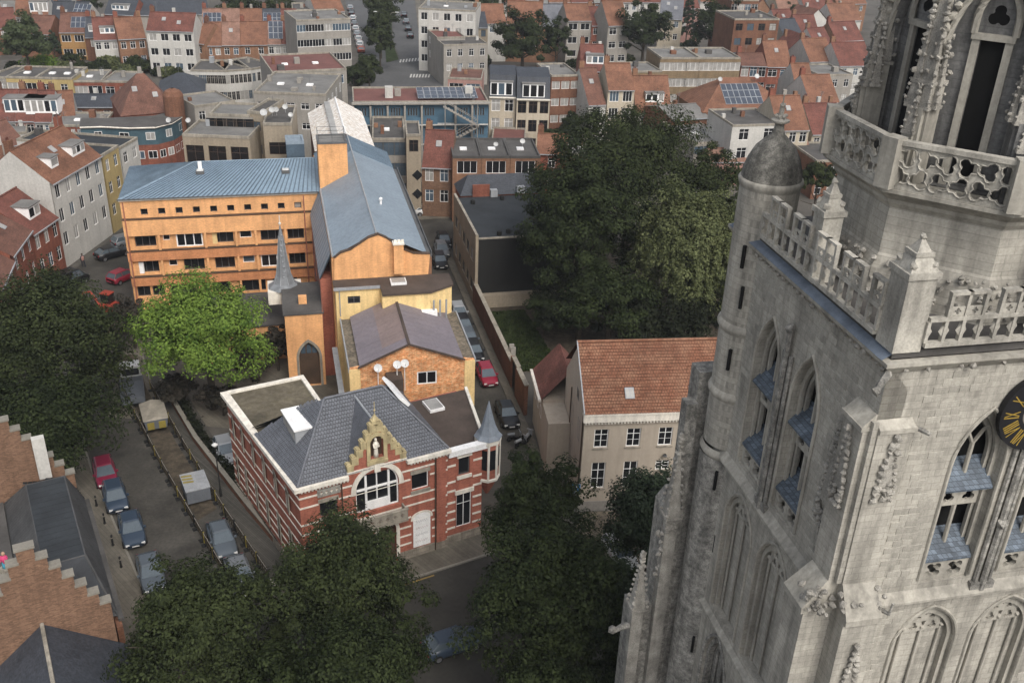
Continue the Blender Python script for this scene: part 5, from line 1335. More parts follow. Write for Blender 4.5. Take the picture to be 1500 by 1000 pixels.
# clock
ck = MB(); ck.X = Matrix.Translation((TC, -.16, 33.75)) @ Matrix.Rotation(math.pi / 2, 4, 'X')
ck.lathe(0, 0, [(.62, .02), (.62, .1), (1.5, .1), (1.5, -.12)], 40); ck = ck.build('clock_dial', 'clock_black', tw)
m = MB(); m.X = Matrix.Translation((TC, -.16, 33.75)) @ Matrix.Rotation(math.pi / 2, 4, 'X'); m.lathe(0, 0, [(.001, .03), (.6, .03)], 32); m.build('dial_centre', 'grey_stone', ck)
m = MB()
numerals = ['XII', 'I', 'II', 'III', 'IIII', 'V', 'VI', 'VII', 'VIII', 'IX', 'X', 'XI']
for h, s_ in enumerate(numerals):
    m.X = Matrix.Translation((TC, -.275, 33.75)) @ Matrix.Rotation(2 * math.pi * h / 12, 4, 'Y')
    wd = {'I': .09, 'V': .2, 'X': .2}; tot = sum(wd[c] for c in s_); x = -tot / 2
    for c in s_:
        w = wd[c]
        if c == 'I': m.box(x + .025, x + .065, 0, .012, .78, 1.36)
        elif c == 'V':
            for q in (-1, 1): m.mesh([(x + w / 2 + q * .085 - .02, 0, 1.36), (x + w / 2 + q * .085 + .02, 0, 1.36), (x + w / 2 + .02, 0, .78), (x + w / 2 - .02, 0, .78)], [(0, 3, 2, 1)])
        else:
            for q in (-1, 1): m.mesh([(x + w / 2 + q * .085 - .02, 0 + .002 * q, 1.36), (x + w / 2 + q * .085 + .02, 0 + .002 * q, 1.36), (x + w / 2 - q * .085 + .02, .002 * q, .78), (x + w / 2 - q * .085 - .02, .002 * q, .78)], [(0, 3, 2, 1)])
        x += w
m.X = None; m.build('numerals', 'gold', ck)
m = MB(); m.X = Matrix.Translation((TC, -.3, 33.75)) @ Matrix.Rotation(math.radians(60), 4, 'Y'); m.box(-.04, .04, 0, .02, -.2, 1.2); m.X = Matrix.Translation((TC, -.33, 33.75)) @ Matrix.Rotation(math.radians(-20), 4, 'Y'); m.box(-.06, .06, 0, .02, -.2, .85); m.build('hands', 'gold', ck)


# ------------------------------------------------------------------ the town behind
def chimney(root, x, y, z0, z1, m='brown_brick', w=.45):
    c = MB(); c.use(m); c.box(x - w, x + w, y - .35, y + .35, z0, z1); c.use('tile_red')
    for q in (-.22, .08): c.lathe(x + q, y, [(.1, z1), (.09, z1 + .35)], 6)
    c.build('chimney', None, root)


def solar(root, x0, y0, z0, nx, ny, sl, w=1.0, h=1.55):
    """solar modules lying on a slope (sl = slope angle)"""
    for i in range(nx):
        for j in range(ny):
            k = MB(); k.X = Matrix.Translation((x0, y0, z0)) @ Matrix.Rotation(sl, 4, 'X')
            k.use('solar_frame'); k.box(i * (w + .04), i * (w + .04) + w, j * (h + .04), j * (h + .04) + h, .06, .1)
            k.use('solar_cell'); k.box(i * (w + .04) + .06, i * (w + .04) + w - .06, j * (h + .04) + .06, j * (h + .04) + h - .06, .101, .115)
            k.build('solar_panel', None, root)


def dish(root, x, y, z, r=.4):
    k = MB(); k.tube([(x, y, z), (x, y, z + .7)], .03, 4); k.X = Matrix.Translation((x, y - .1, z + .75)) @ Matrix.Rotation(math.radians(55), 4, 'X'); k.lathe(0, 0, [(.001, 0), (r * .6, .05), (r, .15)], 12); k.lathe(0, 0, [(r, .152), (r * .6, .03), (.001, -.02)], 12)
    k.build('satellite_dish', 'dish_white', root)


def house(label, pL, pR, ze, dep, wm, rm, kind='gable', rh=2.6, st=2, bays=2, ww=1.1, wh=1.5, frame='white_paint', style='cross', chim=1, dorm=(), sky=0, sol=None, name='terraced_house', cat='house', pane=None, zb=0.0, front=True, bandm=None, dishes=0, skip=(), rows=None, sideR=False, sideL=False, world=False, edge='grey_stone', group=None):
    """a building from the two ends of its front eaves (photograph pixels at height ze, or world points)"""
    A = Vector(pL) if world else at(*pL, ze); B = Vector(pR) if world else at(*pR, ze)
    W = (Vector((B.x, B.y)) - Vector((A.x, A.y))).length - .04
    root = thing(name, label, cat, (A.x, A.y, 0), math.atan2(B.y - A.y, B.x - A.x), group)
    H = []
    sh = (rows or 3.05)
    pit = W / bays
    for r in range(st):
        z = ze - sh * (r + 1) + .85
        if z < .25: break
        for b_ in range(bays):
            if (r, b_) in skip: continue
            x = pit * (b_ + .5) - ww / 2
            H.append((x, x + ww, z, min(z + wh, ze - .25 - sh * r)))
    m = MB(); m.wall(W, zb, ze, H, 0, .16) if front else None
    m.box(.004, W - .004, .17, dep, zb, ze - .01)
    fa = m
    if kind == 'gable':
        y = dep / 2
        for x in (.02, W - .02): m.mesh([(x, .02, ze - .02), (x, dep - .02, ze - .02), (x, y, ze + rh - .05)], [(0, 1, 2)])
    m.build('wall', wm, root)
    for a, b2, c, d in H: window(root, a, c, b2 - a, d - c, .08, frame, pane, style)
    if bandm:
        for r in range(st):
            z = ze - sh * (r + 1) + .3
            if z > 1: k = MB(); k.box(0, W, -.05, -.002, z, z + .35); k.build('band', bandm, root)
    for flag, xs, rz in ((sideL, -.01, -math.pi / 2), (sideR, W + .01, math.pi / 2)):
        if flag:
            for r in range(st):
                z = ze - sh * (r + 1) + .85
                if z < .3: continue
                for q in range(max(1, int(dep / 3.5))):
                    y = dep / max(1, int(dep / 3.5)) * (q + .5)
                    window(root, 0, z, 1.0, 1.4, 0, frame, pane, style, rz=rz, loc=(xs, y + (.5 if flag is sideL and rz < 0 else -.5), z))
    ov = .22
    m = MB(); m.use(rm); sl = 0
    if kind == 'gable':
        y = dep / 2; sl = math.atan2(rh, y)
        zf = ze - ov * math.tan(sl)
        for x0, x1 in ((0, W),):
            P = [(x0, -ov, zf), (x1, -ov, zf), (x1, y, ze + rh), (x0, y, ze + rh)]; m.poly(P); m.poly([(x1, dep + ov, zf), (x0, dep + ov, zf), (x0, y, ze + rh), (x1, y, ze + rh)])
            m.poly([(x1, -ov, zf - .12), (x1, -ov, zf), (x0, -ov, zf), (x0, -ov, zf - .12)][::-1])
        rf = m.build('roof', None, root)
        k = MB(); k.tube([(0, y, ze + rh + .04), (W, y, ze + rh + .04)], .12, 5); k.build('ridge_tiles', rm, rf)
        k = MB(); k.box(0, W, -ov - .12, -ov - .005, zf - .12, zf + .02); k.build('gutter', 'zinc', root)
    elif kind == 'front':
        x = W / 2
        m.poly([(-.15, dep, ze), (-.15, -.2, ze), (x, -.2, ze + rh), (x, dep, ze + rh)]); m.poly([(W + .15, -.2, ze), (W + .15, dep, ze), (x, dep, ze + rh), (x, -.2, ze + rh)]); rf = m.build('roof', None, root)
        k = MB(); k.mesh([(0, 0, ze), (W, 0, ze), (x, 0, ze + rh - .1), (0, .2, ze), (W, .2, ze), (x, .2, ze + rh - .1)], [(0, 1, 2), (5, 4, 3)]); k.build('gable', wm, root)
    elif kind == 'hip':
        y = dep / 2; i = min(dep / 2, W / 2 - .2) * .9; ov = .2
        m.poly([(-ov, -ov, ze), (W + ov, -ov, ze), (W - i, y, ze + rh), (i, y, ze + rh)]); m.poly([(W + ov, dep + ov, ze), (-ov, dep + ov, ze), (i, y, ze + rh), (W - i, y, ze + rh)])
        m.poly([(-ov, dep + ov, ze), (-ov, -ov, ze), (i, y, ze + rh)]); m.poly([(W + ov, -ov, ze), (W + ov, dep + ov, ze), (W - i, y, ze + rh)]); rf = m.build('roof', None, root); sl = math.atan2(rh, y)
    elif kind == 'mansard':
        i = 1.3
        m.poly([(0, .0, ze), (W, .0, ze), (W, i, ze + rh), (0, i, ze + rh)]); m.poly([(0, i, ze + rh), (W, i, ze + rh), (W, dep / 2, ze + rh + .8), (0, dep / 2, ze + rh + .8)]); m.poly([(W, dep, ze), (0, dep, ze), (0, dep / 2, ze + rh + .8), (W, dep / 2, ze + rh + .8)])
        for x in (0.01, W - .01): m.poly([(x, 0, ze), (x, i, ze + rh), (x, dep / 2, ze + rh + .8), (x, dep, ze)])
        rf = m.build('roof', None, root); sl = math.atan2(rh, i)
        k = MB(); k.box(-.05, W + .05, -.3, .0, ze - .02, ze + .16); k.build('cornice', 'white_stone', root)
    else:                                              # flat, with a parapet
        m.box(.2, W - .2, .2, dep - .2, ze + .0, ze + .06); rf = m.build('roof', None, root)
        k = MB()
        for a in ((0, W, -.06, .2), (0, W, dep - .2, dep), (0, .2, .201, dep - .201), (W - .2, W, .201, dep - .201)): k.box(*a, ze + .002, ze + .35)
        k.build('parapet', edge, root)
        if sky is True: sky = 1
        for q in range(sky):
            k = MB(); x = W * (q + .6) / (sky + .4); k.use('white_paint'); k.box(x - .5, x + .5, dep * .4, dep * .4 + 1, ze + .06, ze + .3); k.build('roof_light', None, root)
        for q in range(int(W * dep / 45)):
            k = MB(); x, y = random.uniform(1, W - 1) if W > 2.2 else W / 2, random.uniform(1, max(1.1, dep - 1)); s_ = random.uniform(.2, .6); k.box(x - s_, x + s_, y - s_, y + s_, ze + .07, ze + random.uniform(.4, 1.3)); k.build('roof_box', random.choice(['zinc', 'bitumen', 'grey_render', 'brown_brick']), root)
    if kind in ('gable', 'hip') and sky:
        for q in range(sky):
            x = W * (q + 1) / (sky + 1); t = .45 if q % 2 else .62
            k = MB(); k.X = Matrix.Translation((x, dep / 2 * t, ze + rh * t)) @ Matrix.Rotation(sl, 4, 'X'); k.use('zinc'); k.box(-.4, .4, -.5, .5, .03, .12); k.use('glass_curtain'); k.box(-.3, .3, -.4, .4, .121, .14); k.build('roof_window', None, root)
    if kind == 'gable' and chim:
        for q in range(chim): chimney(root, .5 if q == 0 else W - .5, dep / 2 + .3, ze + rh - .7, ze + rh + 1.2, random.choice(['brown_brick', 'dull_red_brick', 'ochre_brick']))
    for fx, dw, dh in dorm:                            # dormers: box with window, own roof
        x = W * fx; t0 = .25; y0 = dep / 2 * t0 if kind != 'mansard' else .15; z0 = ze + rh * t0 if kind != 'mansard' else ze + .2
        dm = MB(); dm.box(x - dw / 2, x + dw / 2, y0, y0 + dh / max(.2, math.tan(sl)) + .6, z0 - .2, z0 + dh); dm = dm.build('dormer', 'white_paint', root)
        k = MB(); k.box(x - dw / 2 - .12, x + dw / 2 + .12, y0 - .15, y0 + dh / max(.2, math.tan(sl)) + .65, z0 + dh + .002, z0 + dh + .12); k.build('dormer_roof', 'bitumen_light', dm)
        nW = max(1, int(dw / 1.0))
        for q in range(nW):
            k = MB(); k.box(x - dw / 2 + dw * q / nW + .14, x - dw / 2 + dw * (q + 1) / nW - .14, y0 - .03, y0 - .002, z0 + .3, z0 + dh - .2); k.build('dormer_window', random.choice(['glass_dark', 'glass_curtain', 'glass_blue']), dm)
    if sol:
        x, nx, ny = sol
        if kind == 'flat': solar(root, x, 1.5, ze + .3, nx, ny, .25)
        else: solar(root, W * x, dep / 2 * .2, ze + rh * .2 + .05, nx, ny, sl)
    for q in range(dishes):
        dish(root, W * (q + .6) / (dishes + .3) + random.uniform(-.3, .3), random.uniform(.9, 3) if kind == 'flat' else dep * .4, ze + (.3 if kind == 'flat' else rh * .8) + random.uniform(-.2, .7), random.uniform(.3, .48))
    return root, W


# --- left street, near row
P = lambda x, y, z=0: (x, y, z)
house('pale four storey house with orange tile roof facing the left street', P(-55.9, 113.6), P(-54.5, 125.5), 11.0, 9, 'white_render', 'tile_orange', rh=3.6, st=4, bays=5, ww=1.0, wh=1.7, dorm=[(.28, 1.6, 1.3), (.75, 3.0, 1.3)], sky=1, chim=2, world=True, style='split')
house('narrow yellow rendered house next to the pale four storey house', P(-54.4, 125.6), P(-54.0, 130.3), 10.6, 8, 'yellow_wall', 'bitumen_dark', 'flat', st=3, bays=2, ww=1.0, wh=1.6, world=True, sky=0)
house('white rendered house with black flat roof at the street bend', P(-53.95, 130.6), P(-53.3, 135.6), 10.2, 15, 'white_render', 'bitumen_dark', 'flat', st=3, bays=2, world=True)
house('dark brick house with red roof and white dormer in left street', P(-56.2, 107.4), P(-55.7, 113.4), 6.9, 9, 'dull_red_brick', 'tile_red', rh=3.4, st=2, bays=3, ww=1.0, wh=1.8, dorm=[(.55, 2.4, 1.5)], world=True)
house('brown roofed brick house with two roof windows in left street', P(-54.7, 99.4), P(-56.1, 107.2), 7.6, 9.5, 'dull_red_brick', 'tile_brown', rh=3.2, st=2, bays=3, ww=1.0, wh=1.8, sky=2, world=True)
house('brick house half hidden by the big tree at the left edge', P(-52.2, 91.0), P(-54.5, 99.2), 7.2, 9.5, 'brown_brick', 'tile_brown', rh=3.2, st=2, bays=3, sky=1, world=True)
house('tall windowless brick gable house behind the left street row', (0, 262), (47, 250), 10, 9, 'brown_brick', 'tile_orange', 'front', rh=3.2, st=0, bays=1)

# --- rows at the left, one behind the other
house('white dormered terrace with red roof in the left middle row, left part', (-14, 176), (22, 176), 6, 9, 'white_render', 'tile_red', rh=3.8, st=2, bays=3, sky=1)
house('pink rendered house with wide white roof dormer in the left row', (22, 176), (50, 176), 6, 9, 'pink_render', 'tile_red', rh=3.8, st=2, bays=2, dorm=[(.5, 6.2, 2.2)])
house('white house with wide dormer beside the pink rendered house', (50, 177), (76, 177), 6, 9, 'white_render', 'tile_red', rh=3.8, st=2, bays=2, dorm=[(.4, 5.0, 2.2)])
house('small house with orange roof right of the wide white dormers', (76, 178), (112, 176), 5.5, 9, 'white_render', 'tile_orange', rh=3.8, st=1, bays=2, sky=1)
house('grey flat roofed extension with red band before the curved brick corner', (72, 186), (150, 186), 6.0, 8, 'dull_red_brick', 'bitumen_light', 'flat', st=1, bays=8, ww=.6, wh=.7, sky=1, rows=1.9)
house('low white flat building at the left edge below the terraces', (-20, 200), (40, 196), 5.0, 9, 'white_render', 'bitumen_light', 'flat', st=1, bays=4)
house('brown roofed low house near the left edge', (-25, 222), (38, 208), 6.0, 9, 'brown_brick', 'tile_brown', rh=2.6, st=1, bays=4)
house('grey rendered house at the left end of the yellow row', (-20, 114), (9, 116), 8, 9, 'grey_render', 'bitumen', 'flat', st=2, bays=2)
house('cream yellow house with four wide white windows on upper floor', (9, 115), (52, 116), 8.2, 9, 'yellow_wall', 'bitumen', 'flat', st=2, bays=2, ww=2.6, wh=1.5, style='triple', sky=1)
house('plain yellow house with two small dark windows', (52, 116), (106, 117), 8.2, 9, 'yellow_wall', 'bitumen', 'flat', st=2, bays=2, ww=1.2, wh=1.4, pane='glass_dark', sky=2)
house('brick house with big white window groups right of yellow row', (106, 121), (149, 121), 7.6, 9, 'dull_red_brick', 'bitumen_light', 'flat', st=2, bays=2, ww=2.4, wh=1.6, style='triple', sky=1)
house('brick house with white panel beside the brown hipped roof', (149, 121), (192, 122), 7.6, 8, 'dull_red_brick', 'bitumen_light', 'flat', st=2, bays=2, ww=1.6, wh=1.5)
house('small slate roofed annexe in front of the brick houses', (104, 156), (166, 156), 5.0, 6, 'brown_brick', 'slate_dark', rh=1.4, st=1, bays=3, chim=0, sky=1)
house('ochre rendered house with red brown roof and solar panels', (86, 47), (124, 47), 6.2, 9, 'ochre_render', 'tile_brown', rh=3.4, st=2, bays=2, ww=2.0, style='triple', sol=(.45, 4, 2))
house('small house with black roof and white dormer beside the ochre one', (124, 54), (147, 54), 5.4, 8, 'brown_brick', 'slate_dark', rh=3.6, st=1, bays=1, dorm=[(.55, 2.0, 1.4)])
house('white garden house with red roof and black dormer', (137, 58), (173, 57), 6.6, 9, 'white_render', 'tile_red', rh=3.8, st=2, bays=3, dorm=[(.6, 3.0, 1.3)])
house('pinkish brick house with orange roof left of the white block', (173, 57), (214, 55), 7.2, 9, 'ochre_brick', 'tile_orange', rh=3.6, st=2, bays=3, chim=2)
house('tall white three storey house with red roof and rear balconies', (214, 44), (283, 46), 9.6, 8, 'white_render', 'tile_red', rh=3.0, st=3, bays=4, ww=1.6, style='split', sky=2, chim=1, sideR=False)
house('brown brick house with orange roof right of the white three storey house', (283, 62), (300, 64), 6.5, 9, 'ochre_brick', 'tile_orange', rh=3.4, st=2, bays=1)
for i, (a, b2, rm, lab) in enumerate(((300, 325, 'tile_orange', 'brick terrace house with plain orange roof, first of a row'), (325, 352, 'tile_pink', 'brick terrace house with pale pink roof in the same row'), (352, 392, 'tile_orange', 'brick terrace house with long orange roof and skylight'), (392, 412, 'tile_pink', 'terrace house with solar roof left of the pale apartment block'), (412, 434, 'tile_red', 'low terrace house with red roof beside the pale apartment block'))):
    house(lab, (a, 66 - i * .6), (b2, 66 - i * .6), 6, 9, 'ochre_brick' if i < 3 else 'white_render', rm, rh=4.0, st=2, bays=2, sky=i % 2, sol=(.1, 3, 3) if i == 3 else None)
for i, (a, b2, rm, lab) in enumerate(((296, 326, 'tile_pink', 'rear terrace house with pink roof and solar panels'), (326, 352, 'tile_pink', 'rear terrace house with plain faded pink roof'), (352, 385, 'tile_orange', 'rear terrace house with orange roof and chimney'), (385, 412, 'slate_dark', 'rear terrace house with slate roof full of solar panels'), (412, 436, 'tile_red', 'rear terrace house with red roof at row end'))):
    house(lab, (a, 40), (b2, 40), 6.5, 9, 'brown_brick', rm, rh=3.4, st=1, bays=2, sol=(.05, 4, 2) if i in (0, 3) else None)
house('house with brown red roof at the far left edge', (-18, 42), (26, 40), 6, 9, 'brown_brick', 'tile_red', rh=3.6, st=1, bays=3)
house('long grey brown roofed house behind the left trees', (26, 48), (72, 50), 5.5, 9, 'brown_brick', 'tile_brown', rh=3.2, st=1, bays=3)
house('far left house with grey roof near the picture corner', (-10, 23), (21, 23), 6.2, 9, 'grey_render', 'bitumen_light', rh=2.8, st=1, bays=2, sky=1)
house('far house with bright red roof near the left corner', (21, 24), (46, 24), 6.5, 9, 'white_render', 'tile_orange', rh=3.6, st=1, bays=2)
house('far white dormered house with orange roof near the left corner', (46, 25), (71, 25), 6.5, 9, 'white_render', 'tile_orange', rh=4.0, st=1, bays=2, dorm=[(.45, 4.0, 2.2)])
house('far house with grey slate roof and two skylights', (71, 28), (104, 29), 5.5, 9, 'white_render', 'slate_dark', rh=3.4, st=1, bays=2, sky=2)
house('far house with black solar roof left of the slate church roof', (104, 26), (124, 27), 6, 8, 'white_render', 'slate_dark', rh=3.2, st=1, bays=2, sol=(.02, 4, 2))
house('far dark red house with slate dormer', (152, 20), (196, 22), 7, 9, 'dull_red_brick', 'slate_dark', rh=3.0, st=1, bays=3, dorm=[(.5, 4, 1.2)])
house('big hall with long dark slate roof at the top left', (196, 22), (306, 20), 6.5, 26, 'grey_render', 'slate_dark', rh=8, st=0, bays=1, chim=0, name='hall', cat='building')
house('far house with reddish roof at the top left edge', (-20, 8), (30, 8), 6.5, 9, 'dull_red_brick', 'tile_red', rh=3, st=1, bays=3)
house('far row house with orange roof at the very top left', (30, 8), (70, 8), 6.5, 9, 'white_render', 'tile_orange', rh=3, st=1, bays=3)
house('far row house with grey slate roof at the very top', (70, 8), (105, 8), 6.5, 9, 'white_render', 'slate_dark', rh=3, st=1, bays=3)

# --- hipped brown house and curved brick corner
house('brick house with big brown hipped roof and round stair turret', (178, 170), (262, 163), 7.2, 12, 'dull_red_brick', 'tile_brown', 'hip', rh=5.2, st=2, bays=5, sky=2)
cb = thing('corner_building', 'curved red brick corner building with ribbon windows and flat grey roof', 'building', (*at(150, 186, 7.0).xy, 0), 0)
_o = at(150, 186, 7.0)
arc = [at(x, y, 7.0) - _o for x, y in ((118, 188), (150, 187), (190, 189), (228, 188), (252, 182), (268, 172))]
back = [at(x, y, 7.0) - _o for x, y in ((262, 163), (226, 172), (150, 176), (118, 176))]
ring = [(p.x, p.y) for p in arc + back]
m = MB(); m.prism(ccw(ring), 0, 4.4); m.build('lower_wall', 'dull_red_brick', cb)
m = MB(); m.prism(ccw(ring), 4.401, 7.0); m.build('upper_wall', 'teal_panel', cb)
m = MB(); m.prism(ccw([(p[0] * 1.01, p[1] - .25) for p in ring[:6]] + ring[6:]), 7.001, 7.3); m.build('flat_roof', 'bitumen', cb)
for i in range(5):
    a, b2 = arc[i], arc[i + 1]; L_ = (b2 - a).length; n = max(1, int(L_ / 1.5))
    for j in range(n):
        p = a.lerp(b2, (j + .18) / n)
        for z, hh in ((2.2, 1.25), (5.2, 1.2)):
            if z > 5 and j % 3 == 0: continue
            window(cb, 0, 0, L_ / n * .72, hh, 0, 'white_paint', None, 'split', rz=math.atan2(b2.y - a.y, b2.x - a.x), loc=(p.x, p.y - .05, z))
    m = MB(); m.tube([a + Vector((0, -.25, 7.2 - 7.0 + 7.0 - 0)) * 1 if False else Vector((a.x, a.y - .22, 7.15)), Vector((b2.x, b2.y - .22, 7.15))], .14, 5); m.build('roof_edge', 'white_stone', cb)
for x, y, lab in ((10, 1.5, 0), (13, 1.8, 1)): dish(cb, x, y, 7.3, .42)
m = MB(); m.lathe(9, 7.5, [(1.6, 0), (1.6, 10.5), (1.2, 11.2), (.3, 11.6)], 14); m.build('stair_turret', 'brown_brick', cb)

# --- behind the orange wing
house('cream building with three tall dark windows behind the blue roof', (267, 200), (366, 204), 15.2, 7, 'beige_render', 'bitumen_light', 'flat', st=2, bays=3, ww=2.2, wh=2.6, frame='frame_brown', pane='glass_dark', rows=4.5, name='apartment_block', cat='building')
house('grey strip of flats with dark clerestory behind the cream building', (306, 170), (366, 172), 16.6, 6, 'grey_render', 'bitumen_light', 'flat', st=1, bays=4, ww=2.2, wh=1.2, frame='frame_brown', pane='glass_dark', rows=2.3, name='apartment_block', cat='building')
house('narrow beige stair block between the flats behind the blue roof', (362, 166), (386, 168), 17.0, 7, 'beige_render', 'bitumen', 'flat', st=3, bays=1, ww=1.2, wh=1.2, frame='frame_brown', name='apartment_block', cat='building')
house('beige block with many satellite dishes beside the white old roof', (385, 184), (428, 184), 16.4, 9, 'beige_render', 'bitumen', 'flat', st=2, bays=1, ww=2.4, wh=1.6, frame='frame_brown', dishes=5, rows=4.6, name='apartment_block', cat='building')
house('small blue grey roof hut on the beige terrace', (419, 212), (446, 211), 15.2, 3, 'glass_blue', 'blue_sheet', 'flat', st=0, bays=1, zb=12.5, name='roof_hut', cat='hut', edge='blue_sheet')
house('long white two storey building with a row of small windows, left part', (279, 105), (330, 106), 9, 9, 'white_render', 'bitumen', 'flat', st=2, bays=9, ww=.7, wh=1.6, frame='grey_render')
house('long white two storey building with small windows, middle part', (330, 106), (368, 103), 9, 9, 'white_render', 'bitumen', 'flat', st=2, bays=6, ww=.7, wh=1.6, frame='grey_render')
house('long white two storey building with small windows, right part', (368, 103), (404, 97), 9, 9, 'white_render', 'bitumen', 'flat', st=2, bays=5, ww=.7, wh=1.6, frame='grey_render')
house('grey slate roofed house with red chimneys below the long white building', (232, 140), (300, 138), 7.5, 11, 'ochre_brick', 'slate_dark', 'hip', rh=2.6, st=2, bays=3)
house('plain grey rendered house left of the cream building', (285, 158), (345, 150), 9, 8, 'grey_render', 'bitumen_light', 'flat', st=2, bays=3)
house('grey flat building with roof hatches left of the pale old roof', (372, 137), (478, 141), 13.5, 14, 'grey_render', 'bitumen_light', 'flat', st=2, bays=5, ww=1.3, wh=1.0, pane='glass_dark', sky=2, sideR=True, name='apartment_block', cat='building')
house('wide building with dark red roof deck before the pale apartments', (398, 108), (508, 103), 12.5, 14, 'grey_render', 'bitumen_red', 'flat', st=1, bays=6, sky=2, sideR=True, name='apartment_block', cat='building')
house('pale grey apartment block beside the tree lined avenue', (434, 32), (513, 29), 13, 12, 'grey_render', 'bitumen_light', 'flat', st=4, bays=6, ww=2.0, wh=1.5, style='triple', sky=1, sideR=True, name='apartment_block', cat='building')
house('far avenue house with orange roof and white gable', (462, 18), (505, 16), 9, 10, 'white_render', 'tile_orange', rh=3.4, st=2, bays=3)
house('far red brick avenue house beside the top trees', (428, 16), (462, 16), 9, 10, 'dull_red_brick', 'bitumen', 'flat', st=2, bays=3)
house('white corner apartment block across the avenue', (613, 14), (697, 18), 13.5, 12, 'white_render', 'bitumen_light', 'flat', st=4, bays=5, ww=1.5, wh=1.6, style='split', sideL=True, sky=1, name='apartment_block', cat='building')
house('grey slate roofed house in front of the white corner block', (676, 40), (715, 40), 9, 9, 'beige_render', 'slate_dark', rh=2.6, st=2, bays=3, frame='frame_brown')
house('brown brick flat house with rust coloured roof by the junction', (640, 57), (682, 56), 9.0, 9, 'grey_render', 'bitumen_red', 'flat', st=2, bays=3, sideL=True)
house('grey rendered house with slate panel behind the pink corner house', (650, 68), (715, 66), 8.5, 9, 'grey_render', 'bitumen', 'flat', st=2, bays=4)
house('pink red corner house with roof terrace at the junction', (656, 116), (706, 118), 8.5, 9, 'pink_render', 'tile_brown', 'flat', st=2, bays=2, ww=2.6, wh=1.5, style='triple', sideL=True)

# --- school with blue balcony fronts
sc = house('long school building with blue balcony fronts and solar roof', (517, 152), (716, 151), 12.5, 9.5, 'blue_panel', 'bitumen_red', 'flat', st=0, bays=1, name='school_building', cat='building')
r, W = sc
for fl in range(3):
    z = 12.5 - 3.05 * (fl + 1); n = 8; pit = W / n
    k = MB(); k.box(.1, W - .1, -.75, -.003, z - .22, z - .02); k.build('balcony_slab', 'white_render', r)
    for j in range(n):
        if j == 5: continue
        k = MB(); k.box(j * pit + .17, (j + 1) * pit - .17, -.72, -.64, z - .02, z + 1.05); k.build('balcony_front', 'blue_panel', r)
        k = MB(); k.box(j * pit - .15, j * pit + .15, -.8, -.01, z - 3.2 if fl == 2 else z - .02, z + 2.82); k.build('pillar', 'grey_render', r)
        for q in range(4):
            window(r, j * pit + .5 + q * (pit - 1) / 4, z + 1.15, (pit - 1) / 4 - .15, 1.2, -.03, 'frame_grey', 'glass_dark', 'plain')
for fl in range(3):                                    # white outside stair
    z0 = 12.5 - 3.05 * (fl + 1) + .1; x0 = W * 5 / 8 + .8
    k = MB()
    for s_ in range(11):
        t = s_ / 10; x = x0 + 5.0 * (t if fl % 2 else 1 - t); k.box(x - .25, x + .25, -2.6, -1.5, z0 + t * 2.85, z0 + t * 2.85 + .08)
    a, b2 = (x0, x0 + 5) if fl % 2 else (x0 + 5, x0)
    for y in (-2.6, -1.5): k.tube([(a, y, z0 + .9), (b2, y, z0 + 3.75)], .04, 4); k.tube([(a, y, z0), (b2, y, z0 + 2.85)], .05, 4)
    for x in (x0, x0 + 5): k.tube([(x, -2.6, z0 - .5), (x, -2.6, z0 + 3.6)], .08, 4)
    k.build('outside_stair', 'grey_render', r)
solar(r, W * .48, 1.2, 12.9, 9, 3, .12)
for j in range(2): k = MB(); k.box(W * (.27 + .6 * j) - .6, W * (.27 + .6 * j) + .6, 3, 4.4, 12.56, 14.2); k.build('roof_box', 'white_render', r)
k = MB(); k.box(-.2, W + .2, -.9, -.08, 12.5, 12.72); k.build('eaves', 'grey_render', r)

house('beige stair tower with two diamond windows by the lane end', (595, 200), (617, 200), 11.8, 7, 'beige_render', 'bitumen', 'flat', st=1, bays=1, ww=1.3, wh=1.7, frame='frame_brown', pane='glass_dark', name='stair_tower', cat='building')
r = bpy.data.objects['stair_tower']
for z in (3.4, 6.2):
    k = MB(); k.X = Matrix.Translation((1.5, -.04, z)) @ Matrix.Rotation(math.pi / 4, 4, 'Y'); k.box(-.55, .55, 0, .03, -.55, .55); w = k.build('diamond_window', 'glass_dark', r)
house('flat grey roofed block with dark glazed front left of the stair tower', (545, 206), (594, 206), 10.4, 12, 'grey_render', 'bitumen', 'flat', st=3, bays=3, ww=1.7, wh=2.2, frame='frame_grey', pane='glass_blue', name='apartment_block', cat='building', sky=1)
house('brick house with red tile roof at the end of the lane', (618, 243), (662, 245), 7.6, 9.5, 'warm_brick', 'tile_red', rh=3.9, st=2, bays=2, ww=1.2, wh=1.8, sky=1)
for i, (a, b2, lab) in enumerate(((663, 706, 'orange brick flat house, first right of the red roofed house'), (706, 748, 'orange brick flat house, middle of the three'), (748, 792, 'orange brick flat house, nearest the dark park trees'))):
    house(lab, (a, 232), (b2, 232), 9.4, 9, 'ochre_brick', 'bitumen', 'flat', st=3, bays=1, ww=2.8, wh=1.8, style='triple', sky=1, dishes=1 if i else 0, edge='bitumen')
house('low brick house with orange mono roof behind the park trees', (786, 224), (832, 226), 8, 8, 'dull_red_brick', 'tile_orange', rh=1.8, st=2, bays=1)
house('low house with light grey flat roof behind the park trees', (830, 228), (888, 229), 7.5, 8, 'ochre_brick', 'bitumen_light', 'flat', st=2, bays=2, sky=1)
house('small grey flat roof between stair tower and beige flats', (720, 206), (770, 208), 6.5, 7, 'brown_brick', 'bitumen_red', 'flat', st=1, bays=2)
house('cream house with slate mansard and white framed dormer, left of a pair', (717, 143), (756, 144), 11.5, 10, 'cream_render', 'slate_dark', 'mansard', rh=3.4, st=3, bays=2, ww=1.4, wh=1.9, dorm=[(.45, 3.6, 2.3)])
